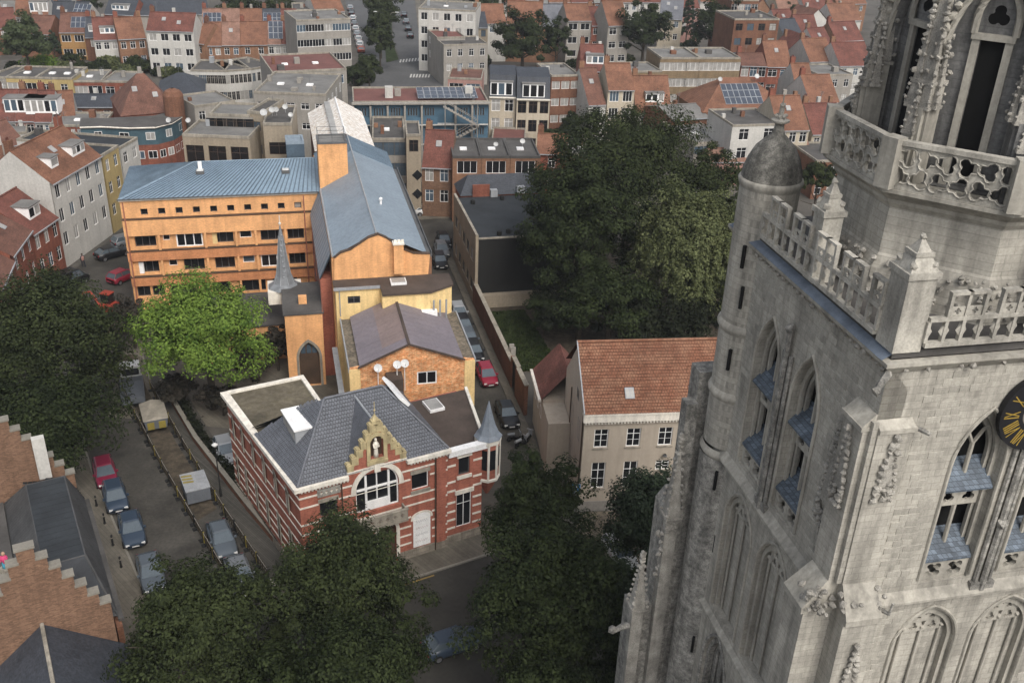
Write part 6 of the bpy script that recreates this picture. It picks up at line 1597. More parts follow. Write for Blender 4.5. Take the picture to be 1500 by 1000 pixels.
house('cream house with slate mansard and balconies, right of a pair', (757, 146), (806, 147), 11.5, 10, 'cream_render', 'slate_dark', 'mansard', rh=3.4, st=3, bays=3, ww=1.4, wh=2.0, dorm=[(.5, 3.6, 2.3)], pane='glass_dark', frame='frame_brown')
house('brown brick flat house with white windows beside the cream mansards', (808, 113), (850, 112), 11, 10, 'brown_brick', 'bitumen_light', 'flat', st=4, bays=3, ww=1.5, wh=1.4, style='split', pane='glass_curtain', sideR=False)
house('narrow white house with maroon roof beside the dark side wall', (862, 153), (888, 152), 7.5, 12, 'white_render', 'tile_brown', rh=5.0, st=2, bays=1, ww=1.4, wh=1.7, sky=1)
house('brick house with red roof and white dormer behind the narrow white house', (851, 103), (886, 104), 9, 10, 'dull_red_brick', 'tile_red', rh=4.0, st=2, bays=2, dorm=[(.6, 3.4, 1.6)], sky=2)
house('cream three storey house with orange roof and tall windows', (891, 131), (930, 131), 10, 9, 'cream_render', 'tile_orange', rh=3.6, st=3, bays=2, ww=1.7, wh=1.9, style='triple')
house('house with steep orange roof and white dormer beside the park top', (931, 163), (984, 163), 5.5, 9, 'white_render', 'tile_orange', rh=5.4, st=1, bays=2, dorm=[(.55, 3.4, 1.6)])
house('olive brick annexe with white triple windows beside long flats', (925, 107), (970, 106), 10, 8, 'olive_brick', 'bitumen_light', 'flat', st=3, bays=2, ww=2.4, wh=1.3, style='triple', pane='glass_dark')
house('long olive brick flats with ribbon windows, left half', (969, 87), (1026, 87), 12, 10, 'olive_brick', 'bitumen_light', 'flat', st=4, bays=3, ww=3.0, wh=1.6, style='triple', pane='glass_curtain', name='apartment_block', cat='building')
house('long olive brick flats with ribbon windows and white roof box, right half', (1026, 87), (1085, 87), 12, 10, 'olive_brick', 'bitumen_light', 'flat', st=4, bays=3, ww=3.0, wh=1.6, style='triple', pane='glass_curtain', name='apartment_block', cat='building')
house('red brick house with tall white windows right of olive flats', (1086, 96), (1124, 97), 9.5, 9, 'dull_red_brick', 'tile_brown', rh=1.6, st=3, bays=3, ww=1.5, wh=2.0)
house('red house with orange roof beside the tall white windows', (1124, 97), (1160, 97), 8.5, 9, 'dull_red_brick', 'tile_orange', rh=4.2, st=2, bays=2, ww=2.0, sky=1)
house('white house with small orange roof near the tower top', (1166, 131), (1194, 131), 7.5, 9, 'white_render', 'tile_orange', rh=4.0, st=2, bays=1, sky=1)
house('long orange roofed house with solar panels left of the turret', (1030, 165), (1160, 162), 7.0, 13, 'ochre_brick', 'tile_orange', 'hip', rh=4.6, st=1, bays=6, sol=(.28, 7, 3), dishes=2)
house('grey flat roofed workshop with blue glazed front by the park', (1018, 212), (1072, 209), 5.5, 13, 'grey_render', 'bitumen_light', 'flat', st=1, bays=4, ww=1.6, wh=1.2, pane='glass_blue', rows=2.4, sky=1, frame='blue_panel')
house('grey gabled shed roof behind the workshop', (984, 176), (1040, 172), 6.5, 10, 'brown_brick', 'bitumen_light', 'gable', rh=1.2, st=0, bays=1, chim=0)
house('white rendered house with grey flat roof left of the turret dome', (1073, 186), (1146, 184), 9.5, 10, 'white_render', 'bitumen', 'flat', st=3, bays=2, ww=1.7, wh=1.8, pane='glass_dark')
house('cream house with orange roof just behind the turret dome', (1140, 190), (1186, 189), 8.8, 10, 'cream_render', 'tile_orange', rh=4.2, st=2, bays=3, ww=1.2, wh=1.7, sky=1)
house('pale pink wall below the white house behind the dome', (1040, 236), (1100, 236), 4.0, 5, 'pink_render', 'tile_pink', rh=1.4, st=0, bays=1, chim=0, name='garden_shed', cat='shed')

# --- top right
house('far house with orange roof above the dark twin trees', (700, 34), (742, 34), 9, 9, 'white_render', 'tile_orange', rh=3.6, st=1, bays=3)
house('far house with long orange roof above the dark twin trees, right one', (742, 34), (795, 36), 9, 9, 'ochre_brick', 'tile_orange', rh=4.4, st=2, bays=3)
house('far house with blue slate roof beside the orange roofs', (795, 38), (832, 38), 8.5, 9, 'ochre_brick', 'slate', rh=4.2, st=2, bays=2)
house('grey balconied flats with orange roof at the top', (831, 30), (867, 30), 11, 9, 'grey_render', 'tile_orange', rh=3.0, st=3, bays=2, ww=2.2, wh=1.5, style='split')
house('red brick house with red roof next to the grey balconied flats', (867, 37), (891, 37), 10, 9, 'dull_red_brick', 'tile_red', rh=3.4, st=3, bays=2)
house('pale grey house with orange roof left of the round dark tree', (891, 37), (922, 36), 11, 9, 'grey_render', 'tile_orange', rh=4.6, st=3, bays=2, ww=1.8)
house('far slate roofed house between the dark trees at top', (966, 26), (1000, 28), 9, 10, 'cream_render', 'slate', rh=4.8, st=2, bays=2, sky=2)
house('far pinkish house with red roof above the fir tree', (998, 12), (1026, 12), 9, 9, 'pink_render', 'tile_red', rh=3.0, st=2, bays=2)
house('tall brown brick flats right of the dark trees', (1076, 30), (1142, 30), 15, 11, 'brown_brick', 'bitumen', 'flat', st=4, bays=4, ww=1.6, frame='frame_brown', name='apartment_block', cat='building')
house('far brown brick flats above the tall brown flats', (1072, 2), (1112, 2), 15, 11, 'brown_brick', 'tile_brown', 'flat', st=4, bays=4, ww=1.6, name='apartment_block', cat='building')
k = 0
for a, b2, y, rm, wm, lab in ((1100, 1130, 18, 'tile_red', 'ochre_brick', 'small far house with red roof above the brown flats'), (1140, 1168, 40, 'tile_red', 'white_render', 'house with maroon roof right of the brown flats'), (1150, 1178, 56, 'slate_dark', 'grey_render', 'house with dark slate roof among the red roofs by the tower'),
                              (1168, 1200, 48, 'tile_red', 'ochre_brick', 'house with red roof and orange gable by the tower'), (1160, 1200, 78, 'tile_red', 'white_render', 'house with bright red roof beside tower crockets'), (1196, 1222, 70, 'tile_red', 'white_render', 'house with maroon roof against the tower edge'),
                              (1140, 1180, 14, 'tile_pink', 'cream_render', 'far house with pink roof at the top right'), (1180, 1225, 16, 'tile_red', 'white_render', 'far house with red roof at the top right by the tower'), (1176, 1215, 36, 'tile_brown', 'white_render', 'house with brown roof close to the tower top'),
                              (1026, 1066, 2, 'tile_orange', 'white_render', 'far house with orange roof at the top behind the trees'), (1220, 1262, 30, 'tile_orange', 'white_render', 'far house with orange roof seen through the tower pinnacles'), (1225, 1265, 60, 'tile_red', 'ochre_brick', 'far house with red roof hidden behind tower pinnacles')):
    house(lab, (a, y), (b2, y - (k % 3)), 7.5, 8.5, wm, rm, 'gable' if k % 4 else 'front', rh=3.6, st=2, bays=2, sky=k % 2); k += 1
for i in range(9):                                     # last rows along the top edge
    x0 = 705 + i * 33
    house(['far house at the top edge with %s, %s of nine in a row' % (('an orange roof', 'a red roof', 'a grey roof')[i % 3], ('first', 'second', 'third', 'fourth', 'fifth', 'sixth', 'seventh', 'eighth', 'ninth')[i])][0], (x0, 3), (x0 + 32, 3), 9, 9, random.choice(['white_render', 'ochre_brick', 'brown_brick', 'cream_render']), ('tile_orange', 'tile_red', 'bitumen_light')[i % 3], rh=3.4, st=2, bays=3)
for a, b2, y, ze_, rm, wm, kd, lab in ((1146, 1186, 214, 6.0, 'tile_pink', 'cream_render', 'gable', 'low house with pink roof right behind the turret dome'), (1186, 1230, 150, 8, 'tile_orange', 'white_render', 'gable', 'house with orange roof half hidden by the tower gallery'), (1190, 1240, 196, 7, 'tile_red', 'cream_render', 'gable', 'house with red roof behind the tower gallery'), (1200, 1250, 112, 8, 'bitumen_light', 'grey_render', 'flat', 'grey flat roofed house behind the tower pinnacles'),
                                   (1186, 1224, 90, 8, 'tile_orange', 'white_render', 'gable', 'house with orange roof beside the left tower pinnacle'), (1196, 1250, 238, 6, 'bitumen', 'brown_brick', 'flat', 'low brick house with dark flat roof behind the tower'), (1226, 1270, 6, 8, 'tile_orange', 'ochre_brick', 'gable', 'far house with orange roof between tower pinnacles at the top'), (1230, 1280, 96, 8, 'tile_red', 'white_render', 'gable', 'house with red roof glimpsed behind the tower lantern')):
    house(lab, (a, y), (b2, y - 1), ze_, 10, wm, rm, kd, rh=3.8, st=2, bays=3)
# roof clutter: aerials on the nearer roofs, yard walls between the rows
random.seed(23)
for o in [o for o in scene.objects if o.parent is None and o.name.split('.')[0] in ('terraced_house', 'apartment_block')]:
    rf = [c for c in o.children if c.name.startswith('roof')]
    if not rf or random.random() < .35: continue
    bb = rf[0].bound_box; x = random.uniform(bb[0][0] + .5, bb[6][0] - .5); y = (bb[0][1] + bb[6][1]) / 2; z = max(v[2] for v in bb)
    k = MB(); h = random.uniform(1.4, 2.6); k.tube([(x, y, z - .3), (x, y, z + h)], .03, 4)
    for q in range(4): k.tube([(x - .5 + q * .08, y - .1, z + h - .1 - q * .18), (x + .5 - q * .08, y + .1, z + h - .1 - q * .18)], .018, 3)
    k.build('aerial', 'metal_grey', o)
    if bb[6][0] - bb[0][0] > 4:
        for q in range(random.randint(1, 2)):
            k = MB(); xx = random.choice((bb[0][0] + .5, bb[6][0] - .6, (bb[0][0] + bb[6][0]) / 2)) + random.uniform(-.2, .2); yy = y + random.uniform(.3, 1.2); k.box(xx - .3, xx + .3, yy - .3, yy + .3, z - .8, z + random.uniform(.4, 1.1)); k.build('flue_stack', random.choice(['brown_brick', 'grey_render', 'ochre_brick', 'white_render']), o)


# ------------------------------------------------------------------ trees
def leaf_mesh(name, C, Nn, size, m):
    """one small folded leaf per point: C centres (n,3), Nn facing directions (n,3)"""
    n = len(C)
    r = RNG.normal(size=(n, 3)); t = np.cross(Nn, r); t /= np.linalg.norm(t, axis=1)[:, None] + 1e-9
    b_ = np.cross(Nn, t); s = size * RNG.uniform(.65, 1.35, (n, 1))
    V = np.empty((n, 4, 3), np.float32)
    V[:, 0] = C - t * s * .62; V[:, 1] = C - b_ * s * .36 + Nn * s * .06; V[:, 2] = C + t * s * .62 - Nn * s * .08; V[:, 3] = C + b_ * s * .36 + Nn * s * .06
    me = bpy.data.meshes.new(name)
    me.vertices.add(n * 4); me.vertices.foreach_set('co', V.reshape(-1))
    me.loops.add(n * 4); me.loops.foreach_set('vertex_index', np.arange(n * 4, dtype=np.int32))
    me.polygons.add(n); me.polygons.foreach_set('loop_start', np.arange(0, n * 4, 4, dtype=np.int32))
    me.materials.append(MATS[m]); me.update(calc_edges=True)
    return me


def unit(n):
    v = RNG.normal(size=(n, 3)); return v / np.linalg.norm(v, axis=1)[:, None]


def tree(label, x, y, zc, r, rz, m='leaf_dark', n=16000, size=.26, name='broadleaf_tree', shape='round', clump=None, cat='tree', group=None, trunk_r=None):
    root = thing(name, label, cat, (x, y, 0), 0, group)
    if n > 12000 and shape == 'round': n = int(n * 1.4); size *= .83
    h = zc + rz
    if shape == 'cone':
        k = int(60 + n / 160); t = RNG.uniform(0, 1, k) ** .75; a = RNG.uniform(0, 6.283, k)
        rad = r * (1 - t * .96) * RNG.uniform(.75, 1.05, k)
        cen = np.stack([rad * np.cos(a), rad * np.sin(a), .5 + (h - .5) * t], 1); cr = (.18 + .3 * (1 - t)) * r * .55
    else:
        k = max(60, int(n / 190)); d = unit(k); d[:, 2] = np.where(d[:, 2] < -.55, -d[:, 2], d[:, 2])
        q = RNG.uniform(.42, .98, (k, 1)); lob = 1 + .16 * np.sin(3 * np.arctan2(d[:, 1], d[:, 0]) + x)[:, None] + RNG.normal(0, .06, (k, 1))
        cen = d * q * lob * np.array([r, r, rz]) + np.array([0, 0, zc]); cr = RNG.uniform(.11, .25, k) * r * (1.25 if n < 8000 else 1)
        if clump: cr *= clump
    per = max(20, int(n / k)); idx = np.repeat(np.arange(k), per); tot = len(idx)
    dd = unit(tot); rr_ = RNG.uniform(.55, 1.05, (tot, 1))
    flat = np.array([1, 1, .72])
    C = cen[idx] + dd * rr_ * cr[idx][:, None] * flat
    axis_ = np.array([0, 0, zc]) if shape != 'cone' else np.array([0, 0, 0])
    out = C - axis_; out = out / (np.linalg.norm(out, axis=1)[:, None] + 1e-6)
    N_ = dd * .8 + out * .5 + np.array([0, 0, .55]) + RNG.normal(0, .35, (tot, 3)); N_ /= np.linalg.norm(N_, axis=1)[:, None]
    if shape == 'weep':                                # hanging strands
        ks = 420; d = unit(ks); d[:, 2] = np.abs(d[:, 2]) * .9 + .05; st = d * np.array([r, r, rz]) * RNG.uniform(.72, 1.0, (ks, 1)) + np.array([0, 0, zc])
        L_ = RNG.uniform(.15, .6, ks) * (zc * .8); pts = []; nn = int(n / ks)
        for i in range(ks):
            t = np.sort(RNG.uniform(0, 1, nn)); o = d[i, :2]
            pts.append(np.stack([st[i, 0] + o[0] * .9 * t + .25 * np.sin(t * 4 + i) + RNG.normal(0, .16, nn), st[i, 1] + o[1] * .9 * t + .25 * np.cos(t * 4 + i) + RNG.normal(0, .16, nn), np.maximum(.4, st[i, 2] - L_[i] * t)], 1))
        C2 = np.concatenate(pts); n2 = RNG.normal(0, .5, C2.shape); n2[:, 2] += .3; n2[:, :2] += (C2[:, :2]) / r * .8; n2 /= np.linalg.norm(n2, axis=1)[:, None]
        keep = RNG.uniform(0, 1, len(C)) < .6
        C = np.concatenate([C[keep], C2]); N_ = np.concatenate([N_[keep], n2])
    link('crown', leaf_mesh('crown', C.astype(np.float32), N_, size, m), root)
    t = MB(); tr = trunk_r or max(.12, r * .055)
    top = zc + rz * .3 if shape != 'cone' else h * .95
    t.tube([(0, 0, -.1), (.05, .02, zc * .4), (-.06, .05, zc * .8), (.05, 0, top)], [tr * 1.25, tr, tr * .75, tr * .22], 8)
    for i in range(9 if shape != 'cone' else 0):
        a = i * 2.4 + x; z0 = zc * RNG.uniform(.5, .95); L_ = r * RNG.uniform(.55, .85); ze_ = z0 + rz * RNG.uniform(.2, .6)
        t.tube([(0, 0, z0), (L_ * .45 * math.cos(a), L_ * .45 * math.sin(a), (z0 + ze_) / 2 - .1), (L_ * math.cos(a), L_ * math.sin(a), ze_)], [tr * .5, tr * .35, tr * .1], 5)
    t.build('trunk', 'bark', root)
    return root


def tpx(label, cx, cy, w, h, zc, m='leaf_dark', n=16000, size=.26, **kw):
    """tree whose crown is w x h photograph pixels round (cx, cy), its middle zc metres up"""
    p = at(cx, cy, zc); dep = (p - camo.location).dot(_f); r = w / 2 * dep / FPX
    el = math.atan2(CAM_H - zc, math.hypot(p.x, p.y)); ap = h / 2 * dep / FPX
    rz = math.sqrt(max((.45 * r) ** 2, ap * ap - (r * math.sin(el)) ** 2)) / math.cos(el)
    rz = min(rz, zc * .9)
    return tree(label, p.x, p.y, zc, r, rz, m, n, size, **kw)


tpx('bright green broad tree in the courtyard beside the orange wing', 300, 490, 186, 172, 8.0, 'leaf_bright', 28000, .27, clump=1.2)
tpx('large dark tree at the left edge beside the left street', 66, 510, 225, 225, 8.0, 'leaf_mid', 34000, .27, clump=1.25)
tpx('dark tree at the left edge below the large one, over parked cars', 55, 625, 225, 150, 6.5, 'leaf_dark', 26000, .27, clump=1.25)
tpx('dark round tree at the bottom left over the street', 298, 930, 245, 235, 8.0, 'leaf_mid', 30000, .21)
tpx('tree in front of the red brick house covering its door', 506, 874, 236, 245, 7.5, 'leaf_mid', 32000, .21)
tpx('tree at the bottom centre in front of its taller neighbour', 528, 985, 225, 190, 8.5, 'leaf_dark', 24000, .2)
tpx('dark pointed tree on the square right of the red brick house', 782, 778, 165, 215, 7.5, 'leaf_dark', 26000, .21)
tpx('broad dark tree at the bottom middle beside the blue car', 812, 890, 255, 275, 8.0, 'leaf_dark', 36000, .21)
tpx('very dark yew beside the church tower in front of the cream house', 955, 765, 128, 175, 5.0, 'leaf_fir', 22000, .22, clump=1.5, name='yew_tree')
tpx('dark tree low beside the tower foot', 905, 925, 140, 210, 6.0, 'leaf_fir', 18000, .22, clump=1.4)
tpx('great dark park tree nearest the lane', 850, 335, 195, 240, 11, 'leaf_dark', 34000, .32)
tpx('tall park tree at the back of the grove', 925, 255, 240, 190, 14, 'leaf_mid', 32000, .32)
tpx('dark park tree right of the grove behind the turret', 1035, 300, 130, 160, 11, 'leaf_mid', 16000, .32)
tpx('pale drooping willow in the park before the dark grove', 1008, 378, 170, 215, 9.5, 'leaf_willow', 44000, .24, shape='weep', name='willow_tree')
tpx('dark park tree low behind the clay roofed house', 895, 440, 170, 110, 6, 'leaf_dark', 15000, .3)
tpx('dark tree cut by the bottom edge between the two street trees', 420, 1020, 190, 150, 7, 'leaf_dark', 16000, .21)
tpx('dark tree cut by the bottom edge below the broad tree', 800, 1030, 190, 150, 7, 'leaf_dark', 16000, .21)
tpx('added near-black undergrowth tree below the willow', 985, 470, 190, 90, 4.2, 'leaf_under', 12000, .3)  # three low trees added; their near-black leaves stand for shade under the grove
tpx('added near-black undergrowth tree below the great dark park tree', 850, 448, 150, 90, 4.2, 'leaf_under', 11000, .3)
tpx('added near-black undergrowth tree beside the turret below the willow', 1060, 430, 110, 110, 4.5, 'leaf_under', 9000, .3)
tpx('dark leaning shrub beside the lawn', 800, 455, 60, 70, 3, 'leaf_dark', 5000, .25, name='shrub', cat='shrub')
for cx, cy, w, h, zc, lab in ((192, 470, 62, 90, 3.2, 'purple leaved shrub between the bright tree and the street'), (255, 568, 60, 40, 2.0, 'dull purple shrub below the bright green tree'), (368, 520, 80, 60, 3.0, 'purple brown shrub right of the bright tree'), (325, 582, 60, 40, 2.0, 'dull shrub by the corner of the red brick house'), (405, 505, 40, 60, 3, 'dark shrub against the orange arch wall')):
    tpx(lab, cx, cy, w, h, zc, 'leaf_purple', 5200, .22, name='shrub', cat='shrub')
# far trees
tpx('dark twin tree left of the fir group at the top, left one', 766, 60, 92, 84, 8, 'leaf_dark', 9000, .5, clump=1.2)
tpx('dark twin tree at the top, right one', 815, 62, 45, 60, 7, 'leaf_dark', 4200, .5)
tpx('round dark tree at the top beside the pale grey house', 944, 48, 84, 92, 9, 'leaf_dark', 9000, .5, clump=1.2)
tpx('dark tree at the top right of the fir', 1050, 42, 80, 82, 9, 'leaf_dark', 8000, .5, clump=1.2)
p = at(1003, 72, 0); tree('slim fir tree between the two dark round trees', p.x, p.y, 7, 3.0, 8, 'leaf_fir', 4200, .45, shape='cone', name='fir_tree')
tpx('grey green tree in the garden at the left top', 36, 64, 76, 74, 7, 'leaf_soft', 8000, .5, clump=1.2)
tpx('narrow dark cypress beside the ochre house', 78, 68, 22, 40, 4.5, 'leaf_fir', 2200, .4)
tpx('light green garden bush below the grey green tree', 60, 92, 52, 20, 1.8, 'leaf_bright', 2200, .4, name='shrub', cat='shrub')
tpx('dark garden bush before the ochre house', 105, 86, 32, 16, 1.6, 'leaf_mid', 1500, .4, name='shrub', cat='shrub')
tpx('garden bush before the white three storey house', 218, 97, 30, 16, 1.5, 'leaf_mid', 1500, .4, name='shrub', cat='shrub')
tpx('pale garden bush left of the white three storey house', 182, 103, 36, 14, 1.2, 'leaf_willow', 1500, .4, name='shrub', cat='shrub')
tpx('dark tree at the top left before the slate church roof', 124, 6, 52, 22, 5, 'leaf_dark', 3000, .5)
tpx('row of dark trees behind the pink roofs, left one', 350, 10, 60, 34, 7, 'leaf_dark', 4000, .5)
tpx('dark tree behind the pink roofs, right one', 405, 12, 60, 34, 7, 'leaf_mid', 4000, .5)
for i, (cx, cy, w, h) in enumerate(((560, 6, 52, 44), (558, 24, 52, 46), (557, 42, 50, 46), (556, 60, 46, 44))):
    tpx('avenue tree on the green median, %s from the top' % ('first', 'second', 'third', 'fourth')[i], cx, cy, w, h, 7, 'leaf_mid', 4600, .45, group='avenue trees')
tpx('bushy tree at the avenue end by the school roof', 540, 100, 48, 40, 5.5, 'leaf_mid', 4200, .42)
tpx('second bushy tree at the avenue end before the red parked car', 518, 112, 34, 32, 5, 'leaf_dark', 3000, .42)
tpx('dark bush in the yard behind the park trees', 838, 182, 36, 34, 3.5, 'leaf_dark', 2600, .38, name='shrub', cat='shrub')
tpx('green bush on the terrace beside the cream mansards', 808, 198, 26, 18, 7.5, 'leaf_mid', 1600, .35, name='shrub', cat='shrub')
tpx('bushy tree behind the turret beside the drum', 1200, 262, 60, 50, 8, 'leaf_mid', 4000, .35)
tpx('dark top trees above the white corner block', 708, 4, 70, 30, 9, 'leaf_dark', 3500, .55)
tpx('street tree near the picture top among the right roofs', 1165, 22, 34, 30, 6, 'leaf_mid', 2600, .45)
tpx('small dark tree beside the solar roof', 1158, 118, 30, 36, 5, 'leaf_dark', 2000, .4)
# low greenery in the yards between the far houses: copies of three shrubs
protos = []
for i in range(3):
    c_ = unit(900) * np.array([1.3, 1.3, .9]) * RNG.uniform(.55, 1.05, (900, 1)) + np.array([0, 0, .9]); protos.append(leaf_mesh('foliage', c_.astype(np.float32), unit(900) + 1e-6, .42, ('leaf_mid', 'leaf_dark', 'leaf_willow')[i]))
nth = {}; HOUSES = [((o.location.x, o.location.y), o['label']) for o in scene.objects if o.parent is None and o.get('category') in ('house', 'building') and len(o['label'].split()) < 13]
YARD = [(120, 100), (140, 104), (160, 100), (200, 104), (235, 108), (250, 112), (262, 118), (150, 110), (90, 100), (20, 104), (115, 112), (700, 96), (712, 92), (838, 96), (860, 84), (880, 84), (900, 86), (915, 92), (985, 70), (1010, 78), (1060, 72), (845, 196), (870, 200), (900, 196), (915, 190), (820, 205), (1100, 110), (1150, 66), (1180, 60), (1130, 50), (640, 30), (715, 60), (590, 285), (540, 118), (524, 122), (1090, 205), (1010, 190), (180, 95), (226, 100), (270, 100)]
for i, (x, y) in enumerate(YARD):
    p = at(x, y, .5); 
    hn = min(HOUSES, key=lambda h: (Vector(h[0]) - p.xy).length)[1]; nth[hn] = nth.get(hn, 0) + 1
    t = thing('yard_shrub', ('small', 'second', 'third', 'fourth', 'fifth', 'sixth', 'seventh')[nth[hn] - 1] + ' shrub by the ' + hn, 'shrub', (p.x, p.y, 0), i * 1.7, 'shrubs in the far yards')
    o = link('foliage', protos[i % 3], t); o.scale = (1 + .5 * (i % 3), 1 + .4 * (i % 2), 1 + .35 * (i % 4))


# ------------------------------------------------------------------ avenue beyond the school
def strip(name, pxs, z, m): return sheet(name, gp(*pxs), z, m)


strip('avenue_road', [(500, -20), (545, -20), (566, 60), (590, 92), (700, 96), (700, 120), (640, 150), (512, 150), (528, 96), (516, 40)], .006, 'asphalt_far')
strip('avenue_road', [(575, -20), (606, -20), (612, 40), (640, 84), (640, 96), (588, 92), (575, 60)], .007, 'asphalt_far')
strip('avenue_pavement', [(606, -20), (613, -20), (620, 40), (648, 84), (640, 84), (612, 40)], .1, 'paving')
strip('median_grass', [(546, -20), (574, -20), (574, 60), (584, 88), (566, 92), (563, 60)], .08, 'grass')
for i in range(10):
    x = 585 + i * 4.4; a, b2 = at(x, 92 - i * .4), at(x + 2.2, 92 - i * .4); c, d = at(x + 3.4, 87.5 - i * .4), at(x + 1.2, 87.5 - i * .4)
    sheet('crossing_stripe', [a, b2, c, d], .03, 'marking')
for i in range(7):
    x = 600 + i * 4.4; a, b2 = at(x, 114), at(x + 2.4, 114); c, d = at(x + 4, 109), at(x + 1.6, 109)
    sheet('crossing_stripe', [a, b2, c, d], .03, 'marking')

# ------------------------------------------------------------------ vehicles
CARM = {}


def car(label, x, y, ang, col, kind='car', group=None):
    """ang: heading of the nose in degrees, 0 = +x"""
    if kind not in CARM: CARM[kind] = car_parts(kind)
    root = thing({'car': 'parked_car', 'hatch': 'parked_car', 'van': 'parked_van'}[kind], label, 'van' if kind == 'van' else 'car', (x, y, .016), math.radians(ang), group)
    P_ = CARM[kind]
    body = P_['body'].copy(); body.materials.clear(); body.materials.append(MATS[col]); link('body', body, root)
    r2 = P_['roof'].copy(); r2.materials.clear(); r2.materials.append(MATS[col]); link('roof', r2, root)
    link('glazing', P_['glass'], root)
    for px_, py_ in P_['wheels']:
        w = link('wheel', P_['tyre'], root, (px_, py_, .31)); link('rim', P_['rim'], w)
    for s_ in (-1, 1):
        link('headlight', P_['head'], root, (0, s_ * .58, 0)); link('tail_light', P_['tail'], root, (0, s_ * .64, 0))
        mi = P_['mirror'].copy(); mi.materials.clear(); mi.materials.append(MATS[col]); link('mirror', mi, root, (P_['mx'], s_ * .93, .98))
    link('number_plate', P_['plate'], root)
    return root


def car_parts(kind):
    D = {}
    if kind == 'van':
        S_ = [(-2.45, .86, .3, 1.05), (-2.4, .93, .28, 1.15), (1.0, .95, .25, 1.15), (1.75, .93, .25, 1.08), (2.3, .84, .28, .92), (2.45, .7, .35, .7)]
        G = [(-2.42, .84), (-2.36, .8), (1.05, .78), (1.75, .88)]; zr = 2.0; zb = 1.13
    elif kind == 'hatch':
        S_ = [(-1.95, .7, .4, .75), (-1.85, .82, .28, .95), (-1.2, .87, .22, .98), (.7, .88, .2, .98), (1.4, .85, .22, .88), (1.85, .76, .28, .74), (1.98, .6, .38, .58)]
        G = [(-1.86, .76), (-1.45, .62), (.2, .62), (1.05, .78)]; zr = 1.5; zb = .96
    else:
        S_ = [(-2.15, .7, .4, .78), (-2.02, .82, .28, .96), (-1.2, .88, .22, 1.0), (.7, .89, .2, .97), (1.45, .86, .22, .86), (2.05, .76, .28, .72), (2.2, .6, .38, .56)]
        G = [(-1.95, .76), (-1.25, .61), (.15, .61), (1.0, .78)]; zr = 1.46; zb = .97
    m = MB(); rings = []
    for x, hw, z0, z1 in S_:
        half = [(hw * .9, z0), (hw, z0 + .14), (hw, z0 + (z1 - z0) * .62), (hw * .95, z1 - .05), (hw * .86, z1), (hw * .4, z1 + .025)]
        rings.append([(x, a, z) for a, z in half] + [(x, -a, z) for a, z in half[::-1]])
    n = len(rings[0])
    m.mesh([p for r in rings for p in r], [(k * n + i, k * n + (i + 1) % n, (k + 1) * n + (i + 1) % n, (k + 1) * n + i) for k in range(len(rings) - 1) for i in range(n)] + [tuple(range(n)), tuple(range((len(rings) - 1) * n + n - 1, (len(rings) - 1) * n - 1, -1))])
    m.use('car_black'); D['body'] = m.data('body'); D['body'].polygons.foreach_set('use_smooth', [True] * len(D['body'].polygons))
    (a0, w0), (a1, w1), (a2, w2), (a3, w3) = G
    g = MB(); g.use('car_glass')
    lo = [(a0, -w0, zb), (a3, -w3, zb), (a3, w3, zb), (a0, w0, zb)]; hi = [(a1, -w1, zr - .04), (a2, -w2, zr - .04), (a2, w2, zr - .04), (a1, w1, zr - .04)]
    g.mesh(lo + hi, [(0, 1, 5, 4), (1, 2, 6, 5), (2, 3, 7, 6), (3, 0, 4, 7), (4, 5, 6, 7)]); D['glass'] = g.data('glazing')
    r = MB(); r.use('car_black')
    r.frus((a1 - .05, a2 + .05, -w1 - .02, w1 + .02), zr - .05, (a1 + .08, a2 - .1, -w1 + .08, w1 - .08), zr + .03)
    for s_ in (-1, 1):
        for p, q in (((a0, s_ * w0, zb), (a1, s_ * w1, zr - .03)), ((a3, s_ * w3, zb), (a2, s_ * w2, zr - .03)), (((a0 + a3) / 2 - .2, s_ * (w0 + w3) / 2, zb), ((a1 + a2) / 2 - .1, s_ * w1, zr - .03))): r.tube([p, q], .045, 4)
        if kind == 'van': r.mesh([(a0 + .02, s_ * (w0 + .012), zb), (.1, s_ * (w0 + .012), zb), (.1, s_ * (w1 + .035), zr - .04), (a1, s_ * (w1 + .035), zr - .04)], [(0, 1, 2, 3)])
    D['roof'] = r.data('roof')
    xf, xr = S_[-2][0] - .62, S_[1][0] + .62
    D['wheels'] = [(xf, .8), (xf, -.8), (xr, .8), (xr, -.8)]
    t = MB(); t.X = Matrix.Rotation(math.pi / 2, 4, 'X'); t.use('black_rubber'); t.lathe(0, 0, [(.2, -.12), (.29, -.12), (.32, -.08), (.32, .08), (.29, .12), (.2, .12)], 16); D['tyre'] = t.data('wheel')
    t = MB(); t.X = Matrix.Rotation(math.pi / 2, 4, 'X'); t.use('rim'); t.lathe(0, 0, [(.001, -.1), (.21, -.115)], 10); t.lathe(0, 0, [(.21, .115), (.001, .1)], 10); D['rim'] = t.data('rim')
    xe = S_[-1][0]; ze_ = S_[-1][3]
    t = MB(); t.use('lamp_white'); t.box(xe - .22, xe - .03, -.14, .14, ze_ - .02, ze_ + .12); D['head'] = t.data('headlight')
    t = MB(); t.use('lamp_red'); t.box(S_[0][0] - .01, S_[0][0] + .12, -.1, .1, .7, .88); D['tail'] = t.data('tail_light')
    t = MB(); t.use('car_black'); t.box(-.1, .08, -.09, .09, -.05, .1); D['mirror'] = t.data('mirror'); D['mx'] = a3 - .35
    t = MB(); t.use('car_white'); t.box(xe - .005, xe + .02, -.26, .26, .42, .53); D['plate'] = t.data('number_plate')
    return D


def cpx(label, px, py, ang, col, kind='car', group=None):
    p = at(px, py, .6); return car(label, p.x, p.y, ang, col, kind, group)


